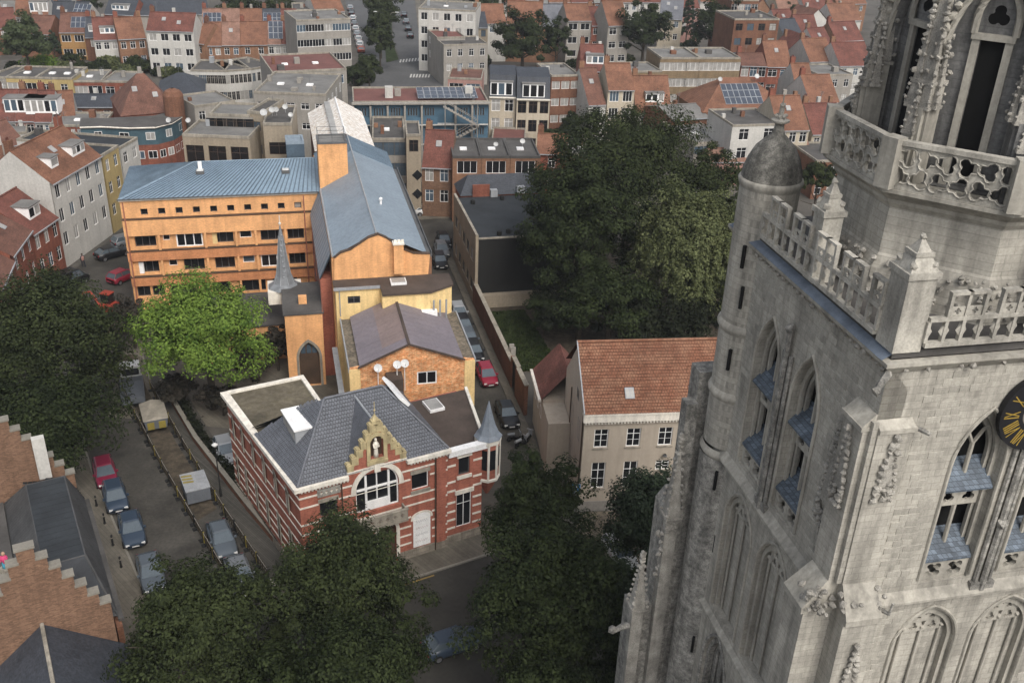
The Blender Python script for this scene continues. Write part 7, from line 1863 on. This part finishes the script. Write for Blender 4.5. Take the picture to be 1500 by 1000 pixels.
LS = 'cars parked in the left street'
cpx('magenta red car parked under the left tree', 154, 692, -62, 'car_magenta', 'hatch', LS)
cpx('blue grey car parked second in the left street row', 169, 727, -62, 'car_blue', 'hatch', LS)
cpx('blue car with dark windscreen parked third in the left street row', 193, 774, -63, 'car_blue', 'car', LS)
cpx('silver grey car parked nearest in the left street row', 221, 838, -63, 'car_steel', 'car', LS)
cpx('silver blue car parked inside the work fence opposite', 325, 789, -62, 'car_steel', 'car', LS)
cpx('dark car half hidden under the bottom left tree', 352, 842, -62, 'car_grey', 'car', LS)
cpx('pale blue car parked beside the red brick house wall', 331, 660, -62, 'car_silver', 'hatch', LS)
cpx('dark car beside the orange wing in the left street', 164, 370, 48, 'car_black', 'car', LS)
cpx('black car further up the left street', 186, 352, 48, 'car_grey', 'hatch', LS)
cpx('black van parked before the dark brick houses', 101, 412, 62, 'car_black', 'van', LS)
cpx('dark red car half hidden by the orange wing corner', 180, 404, 62, 'car_red', 'hatch', LS)
LN = 'cars parked along the lane'
cpx('red car parked beside the brick hall in the lane', 713, 549, -74, 'car_red', 'hatch', LN)
cpx('black car parked beside the corner turret in the lane', 743, 606, -76, 'car_black', 'car', LN)
for i, (x, y, c) in enumerate(((672, 458, 'car_silver'), (679, 476, 'car_black'), (687, 497, 'car_steel'), (694, 514, 'car_black'))):
    cpx('%s car beside the hall roof, %s in the lane row' % (('silver', 'black', 'blue grey', 'black')[i], ('farthest', 'second farthest', 'third', 'nearest')[i]), x, y, -75, c, 'hatch', LN)
for i, (x, y, c) in enumerate(((650, 352, 'car_black'), (647, 366, 'car_grey'), (644, 382, 'car_black'))):
    cpx('%s car parked before the beige street front, %s' % (('black', 'dark grey', 'black')[i], ('far one', 'middle one', 'near one')[i]), x, y, -76, c, 'hatch', LN)
cpx('white car parked across the lane end by the brick house', 628, 308, 14, 'car_white', 'car')
cpx('silver car parked right of the white one by the brick house', 654, 306, 14, 'car_silver', 'car')
cpx('dark blue car at the bottom beside the broad tree', 663, 940, 28, 'car_blue', 'car')
cpx('white car by the yew beside the cream house', 908, 808, -70, 'car_white', 'hatch')
AV = 'cars parked along the avenue'
for i in range(9):
    p = at(513 + i * 2.0, 12 + i * 7.6, .6)
    car('%s car parked on the avenue, %s from the far end' % (('silver', 'black', 'white', 'grey', 'white', 'silver', 'white', 'white', 'red')[i], ('first', 'second', 'third', 'fourth', 'fifth', 'sixth', 'seventh', 'eighth', 'ninth')[i]), p.x, p.y, 100, ('car_silver', 'car_black', 'car_white', 'car_grey', 'car_white', 'car_silver', 'car_white', 'car_white', 'car_orange')[i], 'hatch', AV)
for i in range(4):
    p = at(592 + i * 3, 22 + i * 10, .6); car('dark car parked right of the median, %s from the far end' % ('first', 'second', 'third', 'fourth')[i], p.x, p.y, 96, ('car_black', 'car_grey', 'car_black', 'car_black')[i], 'hatch', AV)
# scooters by the garden gate
for i, (x, y) in enumerate(((755, 640), (764, 648), (774, 640))):
    p = at(x, y, .4); t = thing('motor_scooter', ['dark scooter parked by the outbuilding, left of three', 'dark scooter parked by the outbuilding, middle of three', 'dark scooter parked by the outbuilding, right of three'][i], 'scooter', (p.x, p.y, .02), math.radians(20 + 25 * i), 'scooters by the outbuilding')
    for q in (-.6, .6):
        k = MB(); k.X = Matrix.Translation((q, 0, .24)) @ Matrix.Rotation(math.pi / 2, 4, 'X'); k.lathe(0, 0, [(.12, -.06), (.24, -.05), (.24, .05), (.12, .06), (.12, -.06)], 12); k.build('wheel', 'black_rubber', t)
    k = MB(); k.tube([(-.7, 0, .55), (-.3, 0, .5), (.05, 0, .28), (.35, 0, .3)], [.2, .22, .16, .1], 8); k.build('body', 'car_black', t)
    k = MB(); k.tube([(-.8, 0, .78), (-.1, 0, .76)], [.13, .16], 8); k.build('seat', 'car_silver' if i else 'car_grey', t)
    k = MB(); k.tube([(.6, 0, .3), (.42, 0, 1.0)], .06, 6); k.tube([(.42, -.32, 1.02), (.42, .32, 1.02)], .03, 5); k.mesh([(.5, -.2, .35), (.5, .2, .35), (.42, .18, .95), (.42, -.18, .95)], [(0, 1, 2, 3)]); k.build('front_shield', 'car_silver', t)

# ------------------------------------------------------------------ road works in the left street
def fence_line(pxs, side_, n):
    pts = [at(x, y, 0) for x, y in pxs]; seg = [(pts[i + 1] - pts[i]).length for i in range(len(pts) - 1)]; tot = sum(seg); step = tot / n
    def along(d):
        for i, s_ in enumerate(seg):
            if d <= s_ or i == len(seg) - 1: return pts[i].lerp(pts[i + 1], d / s_)
            d -= s_
    for k in range(n):
        a, b2 = along(k * step), along((k + 1) * step - .08); L_ = (b2 - a).length
        o = thing('barrier_panel', 'work site barrier in the %s fence line, %s' % (side_, ORD[k]), 'barrier', (a.x, a.y, 0), math.atan2(b2.y - a.y, b2.x - a.x), 'barriers round the road works')
        for q in (0.04, L_ - .04):
            m_ = MB(); m_.box(q - .05, q + .05, -.05, .05, 0, 1.15); m_.build('post', 'black_cladding' if k % 3 else 'yellow_paint', o)
        for j, z in enumerate((.45, .95)):
            m_ = MB(); m_.box(.1, L_ - .1, -.03, .0, z + .05, z + .13); m_.build('rail', 'grey_render' if j else 'wood', o)
        m_ = MB(); nb = max(3, int(L_ / .42))
        for q in range(nb): m_.box(.15 + (L_ - .3) * q / nb, .15 + (L_ - .3) * q / nb + .13, .005, .06, .05, 1.12)
        m_.build('pickets', 'wood', o)
        m_ = MB()
        for q in (0.3, L_ - .3): m_.box(q - .2, q + .2, -.3, .3, 0.0, .09)
        m_.pieces('foot', 'black_rubber', o)


ORD = ['nearest the crane' if False else 'first from the far end'] + ['%s from the far end' % w for w in ('second', 'third', 'fourth', 'fifth', 'sixth', 'seventh', 'eighth', 'ninth', 'tenth', 'eleventh', 'twelfth', 'thirteenth', 'fourteenth', 'fifteenth', 'sixteenth', 'seventeenth', 'eighteenth')]
fence_line([(168, 520), (182, 582), (236, 684), (304, 803), (345, 872)], 'left', 18)
fence_line([(221, 570), (265, 649), (326, 750), (395, 852)], 'right', 14)
strip('work_trench', [(176, 520), (190, 582), (243, 684), (290, 762), (318, 745), (258, 648), (214, 568), (200, 520)], .02, 'soil')
p = at(193, 562, 1.2); t = thing('flatbed_truck', 'white cabbed flatbed truck standing in the fenced road works', 'truck', (p.x, p.y, .02), math.radians(112))
k = MB(); k.frus((1.2, 2.9, -1.0, 1.0), .5, (1.25, 2.6, -.92, .92), 2.4); k.build('cab', 'car_white', t)
k = MB(); k.mesh([(2.87, -.85, 1.3), (2.87, .85, 1.3), (2.68, .8, 2.2), (2.68, -.8, 2.2)], [(0, 1, 2, 3)]); k.mesh([(1.19, -.8, 1.5), (1.19, .8, 1.5), (1.2, .8, 2.2), (1.2, -.8, 2.2)], [(0, 1, 2, 3)]); k.box(1.5, 2.4, -1.005, -.97, 1.4, 2.15); k.box(1.5, 2.4, .97, 1.005, 1.4, 2.15); k.build('glazing', 'glass_dark', t)
k = MB(); k.box(-3.2, 1.1, -1.05, 1.05, .75, .9)
for a in ((-3.2, 1.1, -1.08, -1.02), (-3.2, 1.1, 1.02, 1.08), (-3.22, -3.16, -1.0, 1.0), (1.02, 1.08, -1.0, 1.0)): k.box(*a, .9, 1.4)
k.build('load_bed', 'truck_grey', t)
k = MB(); k.box(-3.0, 2.6, -.4, .4, .45, .7); k.build('chassis', 'black_rubber', t)
for x in (2.1, -1.9):
    for y in (-.9, .9):
        k = MB(); k.X = Matrix.Translation((x, y, .42)) @ Matrix.Rotation(math.pi / 2, 4, 'X'); k.lathe(0, 0, [(.001, -.13), (.42, -.13), (.42, .13), (.001, .13)], 14); k.build('wheel', 'black_rubber', t)
p = at(226, 610, .9); t = thing('tipper_trailer', 'site trailer with beige tarpaulin cover behind the truck', 'trailer', (p.x, p.y, .02), math.radians(116))
k = MB(); k.frus((-1.6, 1.6, -.9, .9), .5, (-1.7, 1.7, -1.05, 1.05), 1.5); k.build('tub', 'truck_grey', t); k = MB(); k.box(-1.78, -1.7, -.8, -.2, .6, 1.3); k.box(-1.78, -1.7, .2, .8, .6, 1.3); k.pieces('warning_board', 'yellow_paint', t)
k = MB(); k.mesh([(-1.75, -1.1, 1.51), (1.75, -1.1, 1.51), (1.75, 1.1, 1.51), (-1.75, 1.1, 1.51), (-1.6, 0, 1.8), (0, .1, 1.68), (1.6, 0, 1.85)], [(0, 1, 6, 5, 4), (2, 3, 4, 5, 6), (1, 2, 6), (3, 0, 4)]); k.build('tarpaulin', 'tarpaulin', t)
for y in (-.95, .95):
    k = MB(); k.X = Matrix.Translation((0, y, .32)) @ Matrix.Rotation(math.pi / 2, 4, 'X'); k.lathe(0, 0, [(.001, -.1), (.32, -.1), (.32, .1), (.001, .1)], 12); k.build('wheel', 'black_rubber', t)
k = MB(); k.tube([(1.6, -.4, .5), (2.8, 0, .5)], .05, 5); k.tube([(1.6, .4, .5), (2.8, 0, .5)], .05, 5); k.build('drawbar', 'metal_grey', t)
p = at(287, 716, .8); t = thing('warning_trailer', 'grey site container with yellow chevron stripes inside the fence', 'trailer', (p.x, p.y, .02), math.radians(118))
k = MB(); k.box(-1.3, 1.3, -.95, .95, .35, 1.55); k.build('body', 'truck_grey', t)
k = MB(); k.box(-1.36, 1.36, -1.0, 1.0, 1.552, 1.64); k.build('lid', 'zinc', t)
for i in range(3):
    k = MB(); k.mesh([(-.2 + i * .45, .1, 1.65), (.05 + i * .45, .1, 1.65), (.2 + i * .45, .95, 1.65), (-.05 + i * .45, .95, 1.65)], [(0, 1, 2, 3)]); k.build('chevron', 'yellow_paint', t)
for y in (-.8, .8):
    k = MB(); k.X = Matrix.Translation((0, y * 1.2, .3)) @ Matrix.Rotation(math.pi / 2, 4, 'X'); k.lathe(0, 0, [(.001, -.08), (.3, -.08), (.3, .08), (.001, .08)], 12); k.build('wheel', 'black_rubber', t)
p = at(157, 452, .6); t = thing('excavator', 'small red excavator digging beside the orange wing', 'excavator', (p.x, p.y, .02), math.radians(165))
for y in (-.75, .75):
    k = MB(); k.box(-1.1, 1.1, y - .2, y + .2, 0, .5); k.build('track', 'black_rubber', t)
k = MB(); k.box(-1.2, .6, -.8, .8, .6, 1.3); k.build('body', 'digger_orange', t)
k = MB(); k.box(-.6, .5, -.75, .2, 1.302, 2.4); k.build('cab', 'glass_dark', t)
k = MB(); k.box(-.65, .55, -.8, .25, 2.402, 2.5); k.build('cab_roof', 'digger_orange', t)
k = MB(); k.tube([(.5, .4, 1.1), (1.6, .4, 2.6), (2.6, .4, 2.3), (3.0, .4, 1.0)], [.16, .15, .12, .1], 5); k.build('boom', 'digger_orange', t)
k = MB(); k.frus((2.7, 3.2, .1, .7), .4, (2.8, 3.1, .2, .6), 1.0); k.build('bucket', 'metal_grey', t)
p = at(152, 484, .4); t = thing('rubble_heap', 'dark heap of dug earth beside the excavator', 'heap', (p.x, p.y, 0))
k = MB()
for i in range(160):
    a = random.uniform(0, 6.28); d = random.uniform(0, 1) ** .7 * 1.9; k.lump((d * math.cos(a), d * math.sin(a) * 1.5, max(.1, .9 * (1 - d / 1.9)) * random.uniform(.7, 1.1)), random.uniform(.15, .35))
o = k.build('earth', 'soil', t)
# low wall and hedge between the footpath and the villa
pts_ = gp((238, 566), (287, 649), (362, 746), (424, 820))
lw2 = thing('low_wall', 'low stone wall with dark hedge between the footpath and the villa', 'wall', tuple(pts_[0]), 0)
for i in range(3):
    a, b2 = pts_[i] - pts_[0], pts_[i + 1] - pts_[0]; L_ = (b2 - a).length
    k = MB(); k.box(0, L_, -.15, .15, 0, .75); k.build('wall_length', 'brown_brick', lw2, loc=a, rz=math.atan2(b2.y - a.y, b2.x - a.x))
    k = MB(); k.box(0, L_, -.2, .2, .752, .85); k.build('coping', 'kerb_stone', lw2, loc=a, rz=math.atan2(b2.y - a.y, b2.x - a.x))
t_ = RNG.uniform(0, 1, 5200) * 2.999; P0 = np.array([[p.x - pts_[0].x, p.y - pts_[0].y] for p in pts_]); ii = t_.astype(int); fr = (t_ - ii)[:, None]
c_ = np.concatenate([P0[ii] * (1 - fr) + P0[ii + 1] * fr + np.array([.55, .35]) + RNG.normal(0, .22, (5200, 2)), RNG.uniform(.05, 1.15, (5200, 1))], 1)
link('hedge', leaf_mesh('hedge', c_.astype(np.float32), unit(5200), .22, 'leaf_under'), lw2)
# bollards on the left pavement
for i, (x, y) in enumerate(((142, 742), (154, 768), (166, 800), (178, 832))):
    p = at(x, y, 0); t = thing('bollard', 'slim dark bollard on the left pavement, %s from the far end' % ('first', 'second', 'third', 'fourth')[i], 'bollard', (p.x, p.y, .12), 0, 'bollards beside the parked cars')
    k = MB(); k.lathe(0, 0, [(.11, 0), (.11, .1), (.075, .14), (.07, .85), (.09, .9), (.06, 1.0), (.001, 1.03)], 10); k.build('post', 'black_cladding', t)
    k = MB(); k.lathe(0, 0, [(.074, .7), (.08, .7), (.08, .78), (.074, .78)], 10); k.build('collar', 'grey_stone', t)


def lamp(label, x, y, h=5.5, style='top', ang=0.0, group=None):
    t = thing('street_lamp', label, 'street lamp', (x, y, 0), ang, group)
    k = MB(); k.lathe(0, 0, [(.12, 0), (.1, .8), (.06, 1.0), (.045, h)], 8); k.build('pole', 'black_cladding', t)
    if style == 'top':
        k = MB(); k.lathe(0, 0, [(.05, h), (.14, h + .08), (.26, h + .28), (.1, h + .4), (.001, h + .42)], 12); k.build('lamp_head', 'lamp_white', t)
    else:
        k = MB(); k.tube([(0, 0, h - .1), (.5, 0, h + .5), (1.6, 0, h + .7)], .05, 5); k.build('arm', 'grey_render', t)
        k = MB(); k.box(1.4, 2.2, -.15, .15, h + .62, h + .76); k.build('lamp_head', 'lamp_white', t)
    return t


p = at(324, 728, 0); lamp('street lamp with pale round head on the footpath by the red house', p.x, p.y, 5.0)
for i, (x, y) in enumerate(((562, 74), (572, 74))):
    p = at(x, y, 0); lamp('tall avenue lamp on the median, %s one' % ('left arm', 'right arm')[i], p.x, p.y, 8.5, 'arm', math.pi if i == 0 else 0, 'avenue lamps')
# blue sign at the corner of the cream house
p = at(846, 745, 0); t = thing('information_sign', 'blue information sign with white i beside the cream house corner', 'sign', (p.x - .3, p.y - .6, .1), math.radians(5))
k = MB(); k.tube([(0, 0, 0), (0, 0, 2.9)], .04, 6); k.build('pole', 'metal_grey', t)
k = MB(); k.box(-.34, .34, -.05, -.01, 1.95, 2.85); pl_ = k.build('plate', 'blue_sign', t)
k = MB(); k.box(-.05, .05, -.06, -.052, 2.1, 2.48); k.box(-.12, .12, -.059, -.0515, 2.1, 2.16); k.box(-.12, .02, -.0595, -.0516, 2.43, 2.48); k.plate(circ(0, 2.62, .075), [], -.06, -.052); k.box(-.3, .3, -.058, -.052, 1.98, 2.03); k.build('letter_i', 'white_paint', pl_)

# ------------------------------------------------------------------ old brick church hall at the lower left
SG = (-23.1, 44.75)
sg = thing('stepped_gable_hall', 'old brick hall with stepped gables and slate roof at lower left', 'building', (*SG, 0), math.radians(30))
gc = -3.75; EZ2, AZ2 = 8.5, 14.6; ns = 7
pts = [(gc + 3.75, 0)]
for i in range(ns):
    w = 3.75 - i * (3.75 - .45) / (ns - 1); z = EZ2 + .5 + (AZ2 - EZ2) * (i + .6) / ns
    pts.append((gc + w, z))
    if i < ns - 1: pts.append((gc + 3.75 - (i + 1) * (3.75 - .45) / (ns - 1), z))
outl = pts + [(2 * gc - x, z) for x, z in pts[::-1]]
for y0 in (0, 14.6):
    m = MB(); m.plate(outl, [], y0, y0 + .45); go = m.build('stepped_gable', 'warm_brick', sg)
    for s_ in (-1, 1):
        for i in range(ns):
            w = 3.75 - i * (3.75 - .45) / (ns - 1); wn_ = 3.75 - (i + 1) * (3.75 - .45) / (ns - 1) if i < ns - 1 else 0
            z = EZ2 + .5 + (AZ2 - EZ2) * (i + .6) / ns
            k = MB(); a, b2 = gc + s_ * (w + .08), gc + s_ * (wn_ - (.04 if i < ns - 1 else 0)); k.box(min(a, b2), max(a, b2), y0 - .09, y0 + .54, z + .001, z + .14); k.build('step_stone', 'kerb_stone', go)
m = MB(); m.box(-7.4, -.1, .46, 14.59, 0, 7.2); m.build('wall', 'brown_brick', sg)
tp = [(-3.1, 3.6, 10.6), (-.7, 3.6, 10.6), (-.7, 12.8, 10.6), (-3.1, 12.8, 10.6)]; bt2 = [(-4.7, 1.2, 8.4), (.3, 1.2, 7.3), (.3, 14.5, 7.3), (-4.7, 14.5, 8.4)]
m = MB(); m.poly(tp); m.build('flat_roof', 'slate_dark', sg)
for i in range(15):                                    # felt strips on the flat top
    m = MB(); y = 3.62 + i * .61; m.box(-3.12, -.68, y, y + .58, 10.602, 10.63); m.build('roof_felt', 'bitumen_dark', sg)
for i in range(4):
    q = [bt2[i], bt2[(i + 1) % 4], tp[(i + 1) % 4], tp[i]]
    m = MB(); m.poly(q); ro = m.build('roof_slope', 'slate_bed', sg)
    a = Vector(q[0]); u_ = (Vector(q[1]) - a).normalized(); v_ = u_.cross(Vector(q[3]) - a).normalized().cross(u_)
    t = MB(); tiles(t, a, u_, v_, [((Vector(p) - a).dot(u_), (Vector(p) - a).dot(v_)) for p in q], .3, .34, .035, .008); o = t.build('slates', 'slate_old', ro); o['kind'] = 'stuff'
m = MB()
for i in range(4): m.tube([bt2[i], tp[i]], .07, 5); m.tube([tp[i], tp[(i + 1) % 4]], .06, 5)
m.pieces('hip_roll', 'slate_old', sg)
m = MB(); m.box(-7.4, -4.7, .46, 14.5, EZ2, EZ2 + .12); m.build('valley_roof', 'bitumen', sg)
m = MB(); m.box(.3, .62, 1.0, 14.5, 7.0, 7.2); m.build('gutter', 'bitumen', sg)
m = MB(); m.box(.1, .45, .5, 14.5, 0, 7.0); m.build('aisle_wall', 'brown_brick', sg)
m = MB(); m.box(-2.2, -1.4, 14.0, 14.5, 10, 13.2); m.build('chimney', 'white_render', sg)
m = MB(); m.poly([(-1.2, -.1, 6.0), (1.2, -7, 6.0), (gc, -7, 9.6), (gc, -.02, 9.6)][:0] or [(1.3, -.1, 5.4), (1.3, -9, 5.4), (gc, -9, 9.4), (gc, -.05, 9.4)][::-1]); m.poly([(gc * 2 - 1.3, -9, 5.4), (gc * 2 - 1.3, -.1, 5.4), (gc, -.05, 9.4), (gc, -9, 9.4)][::-1]); m.build('porch_roof', 'slate_dark', sg)
m = MB(); m.box(gc * 2 - 1.1, 1.1, -8.9, -.1, 0, 5.3); m.build('porch_wall', 'warm_brick', sg)
m = MB(); m.tube([(gc, -9, 9.45), (gc, -.1, 9.45)], .12, 6); m.build('porch_ridge', 'grey_stone', sg)
m = MB()
for k in range(60): m.lump((-6.6 + random.uniform(-.5, .4), random.uniform(1.0, 7), 9.2 + random.uniform(-.6, .9)), random.uniform(.1, .3))
m.build('carved_cresting', 'carved_stone', sg)
# painted figure at the gable shoulder
p = at(6, 818, 12.2); t = thing('statue', 'small painted figure in pink and blue beside the stepped gable', 'statue', (p.x, p.y, 11.6), math.radians(-20))
k = MB(); k.lathe(0, 0, [(.001, 0), (.2, 0), (.19, .25), (.15, .45)], 10); k.build('robe', 'blue_cloth', t, True)
k = MB(); k.lathe(0, 0, [(.155, .44), (.19, .55), (.2, .72), (.12, .8), (.05, .83)], 10); k.tube([(-.18, 0, .72), (-.28, -.08, .52), (-.12, -.2, .45)], [.06, .05, .04], 6); k.tube([(.18, 0, .72), (.28, -.08, .52), (.12, -.2, .45)], [.06, .05, .04], 6); k.build('torso', 'pink_cloth', t, True)
k = MB(); k.lathe(0, 0, [(.05, .82), (.06, .86), (.105, .93), (.105, 1.0), (.07, 1.08), (.001, 1.1)], 10); k.build('head', 'skin', t, True)
k = MB(); k.box(-.3, .3, -.3, .3, -1.2, -.001); k.build('pedestal', 'grey_stone', t)
# one walker in the left street
def person(label, x, y, ang, top, leg):
    t = thing('person', label, 'person', (x, y, .01), ang)
    J = [(0, 0, .95), (0, 0, 1.2), (0, 0, 1.42), (0, .02, 1.55), (0, .03, 1.68), (-.1, 0, .9), (-.11, .12, .5), (-.11, .02, .08), (-.11, .16, .04), (.1, 0, .9), (.11, -.1, .5), (.11, -.28, .1), (.11, -.14, .05), (-.2, 0, 1.38), (-.25, -.08, 1.1), (-.24, .05, .86), (.2, 0, 1.38), (.25, .1, 1.12), (.24, .24, .9)]
    E_ = [(0, 1), (1, 2), (2, 3), (3, 4), (0, 5), (5, 6), (6, 7), (7, 8), (0, 9), (9, 10), (10, 11), (11, 12), (2, 13), (13, 14), (14, 15), (2, 16), (16, 17), (17, 18)]
    R_ = [.15, .14, .15, .06, .11, .1, .075, .05, .045, .1, .075, .05, .045, .075, .055, .035, .075, .055, .035]
    me = bpy.data.meshes.new('body'); me.from_pydata(J, E_, []); me.materials.append(MATS[leg]); o = link('body', me, t)
    md = o.modifiers.new('skin', 'SKIN'); md.use_smooth_shade = True; o.modifiers.new('sub', 'SUBSURF').levels = 1
    for i, v in enumerate(me.skin_vertices[0].data): v.radius = (R_[i], R_[i]); v.use_root = i == 0
    k = MB(); k.lathe(0, 0, [(.17, .92), (.19, 1.1), (.21, 1.35), (.12, 1.47), (.07, 1.5)], 12); k.build('jacket', top, t, True)
    k = MB(); k.lathe(0, .03, [(.001, 1.56), (.08, 1.6), (.105, 1.7), (.08, 1.8), (.001, 1.83)], 10); k.build('head', 'skin', t, True)
    k = MB(); k.lathe(0, .01, [(.112, 1.69), (.112, 1.74), (.085, 1.82), (.001, 1.85)], 10); k.build('hair', 'wood', t, True)


p = at(123, 391, 0); person('person in pinkish top walking up the left street', p.x, p.y, .8, 'pink_render', 'dark_cloth')


# ------------------------------------------------------------------ thin summer haze over the town
hz = bpy.data.materials.new('haze'); hz.use_nodes = True
_n = hz.node_tree.nodes; _n.clear(); _o = _n.new('ShaderNodeOutputMaterial'); _v = _n.new('ShaderNodeVolumePrincipled')
_v.inputs['Color'].default_value = (0.86, 0.89, 0.93, 1); _v.inputs['Density'].default_value = 0.00022; _v.inputs['Anisotropy'].default_value = 0.2
hz.node_tree.links.new(_v.outputs[0], _o.inputs['Volume']); MATS['haze'] = hz
m = MB(); m.box(-1520, 1520, -320, 3020, -1.2, 64); o = m.build('haze', 'haze'); o['kind'] = 'stuff'; o['label'] = 'thin pale haze over the whole town'; o['category'] = 'haze'
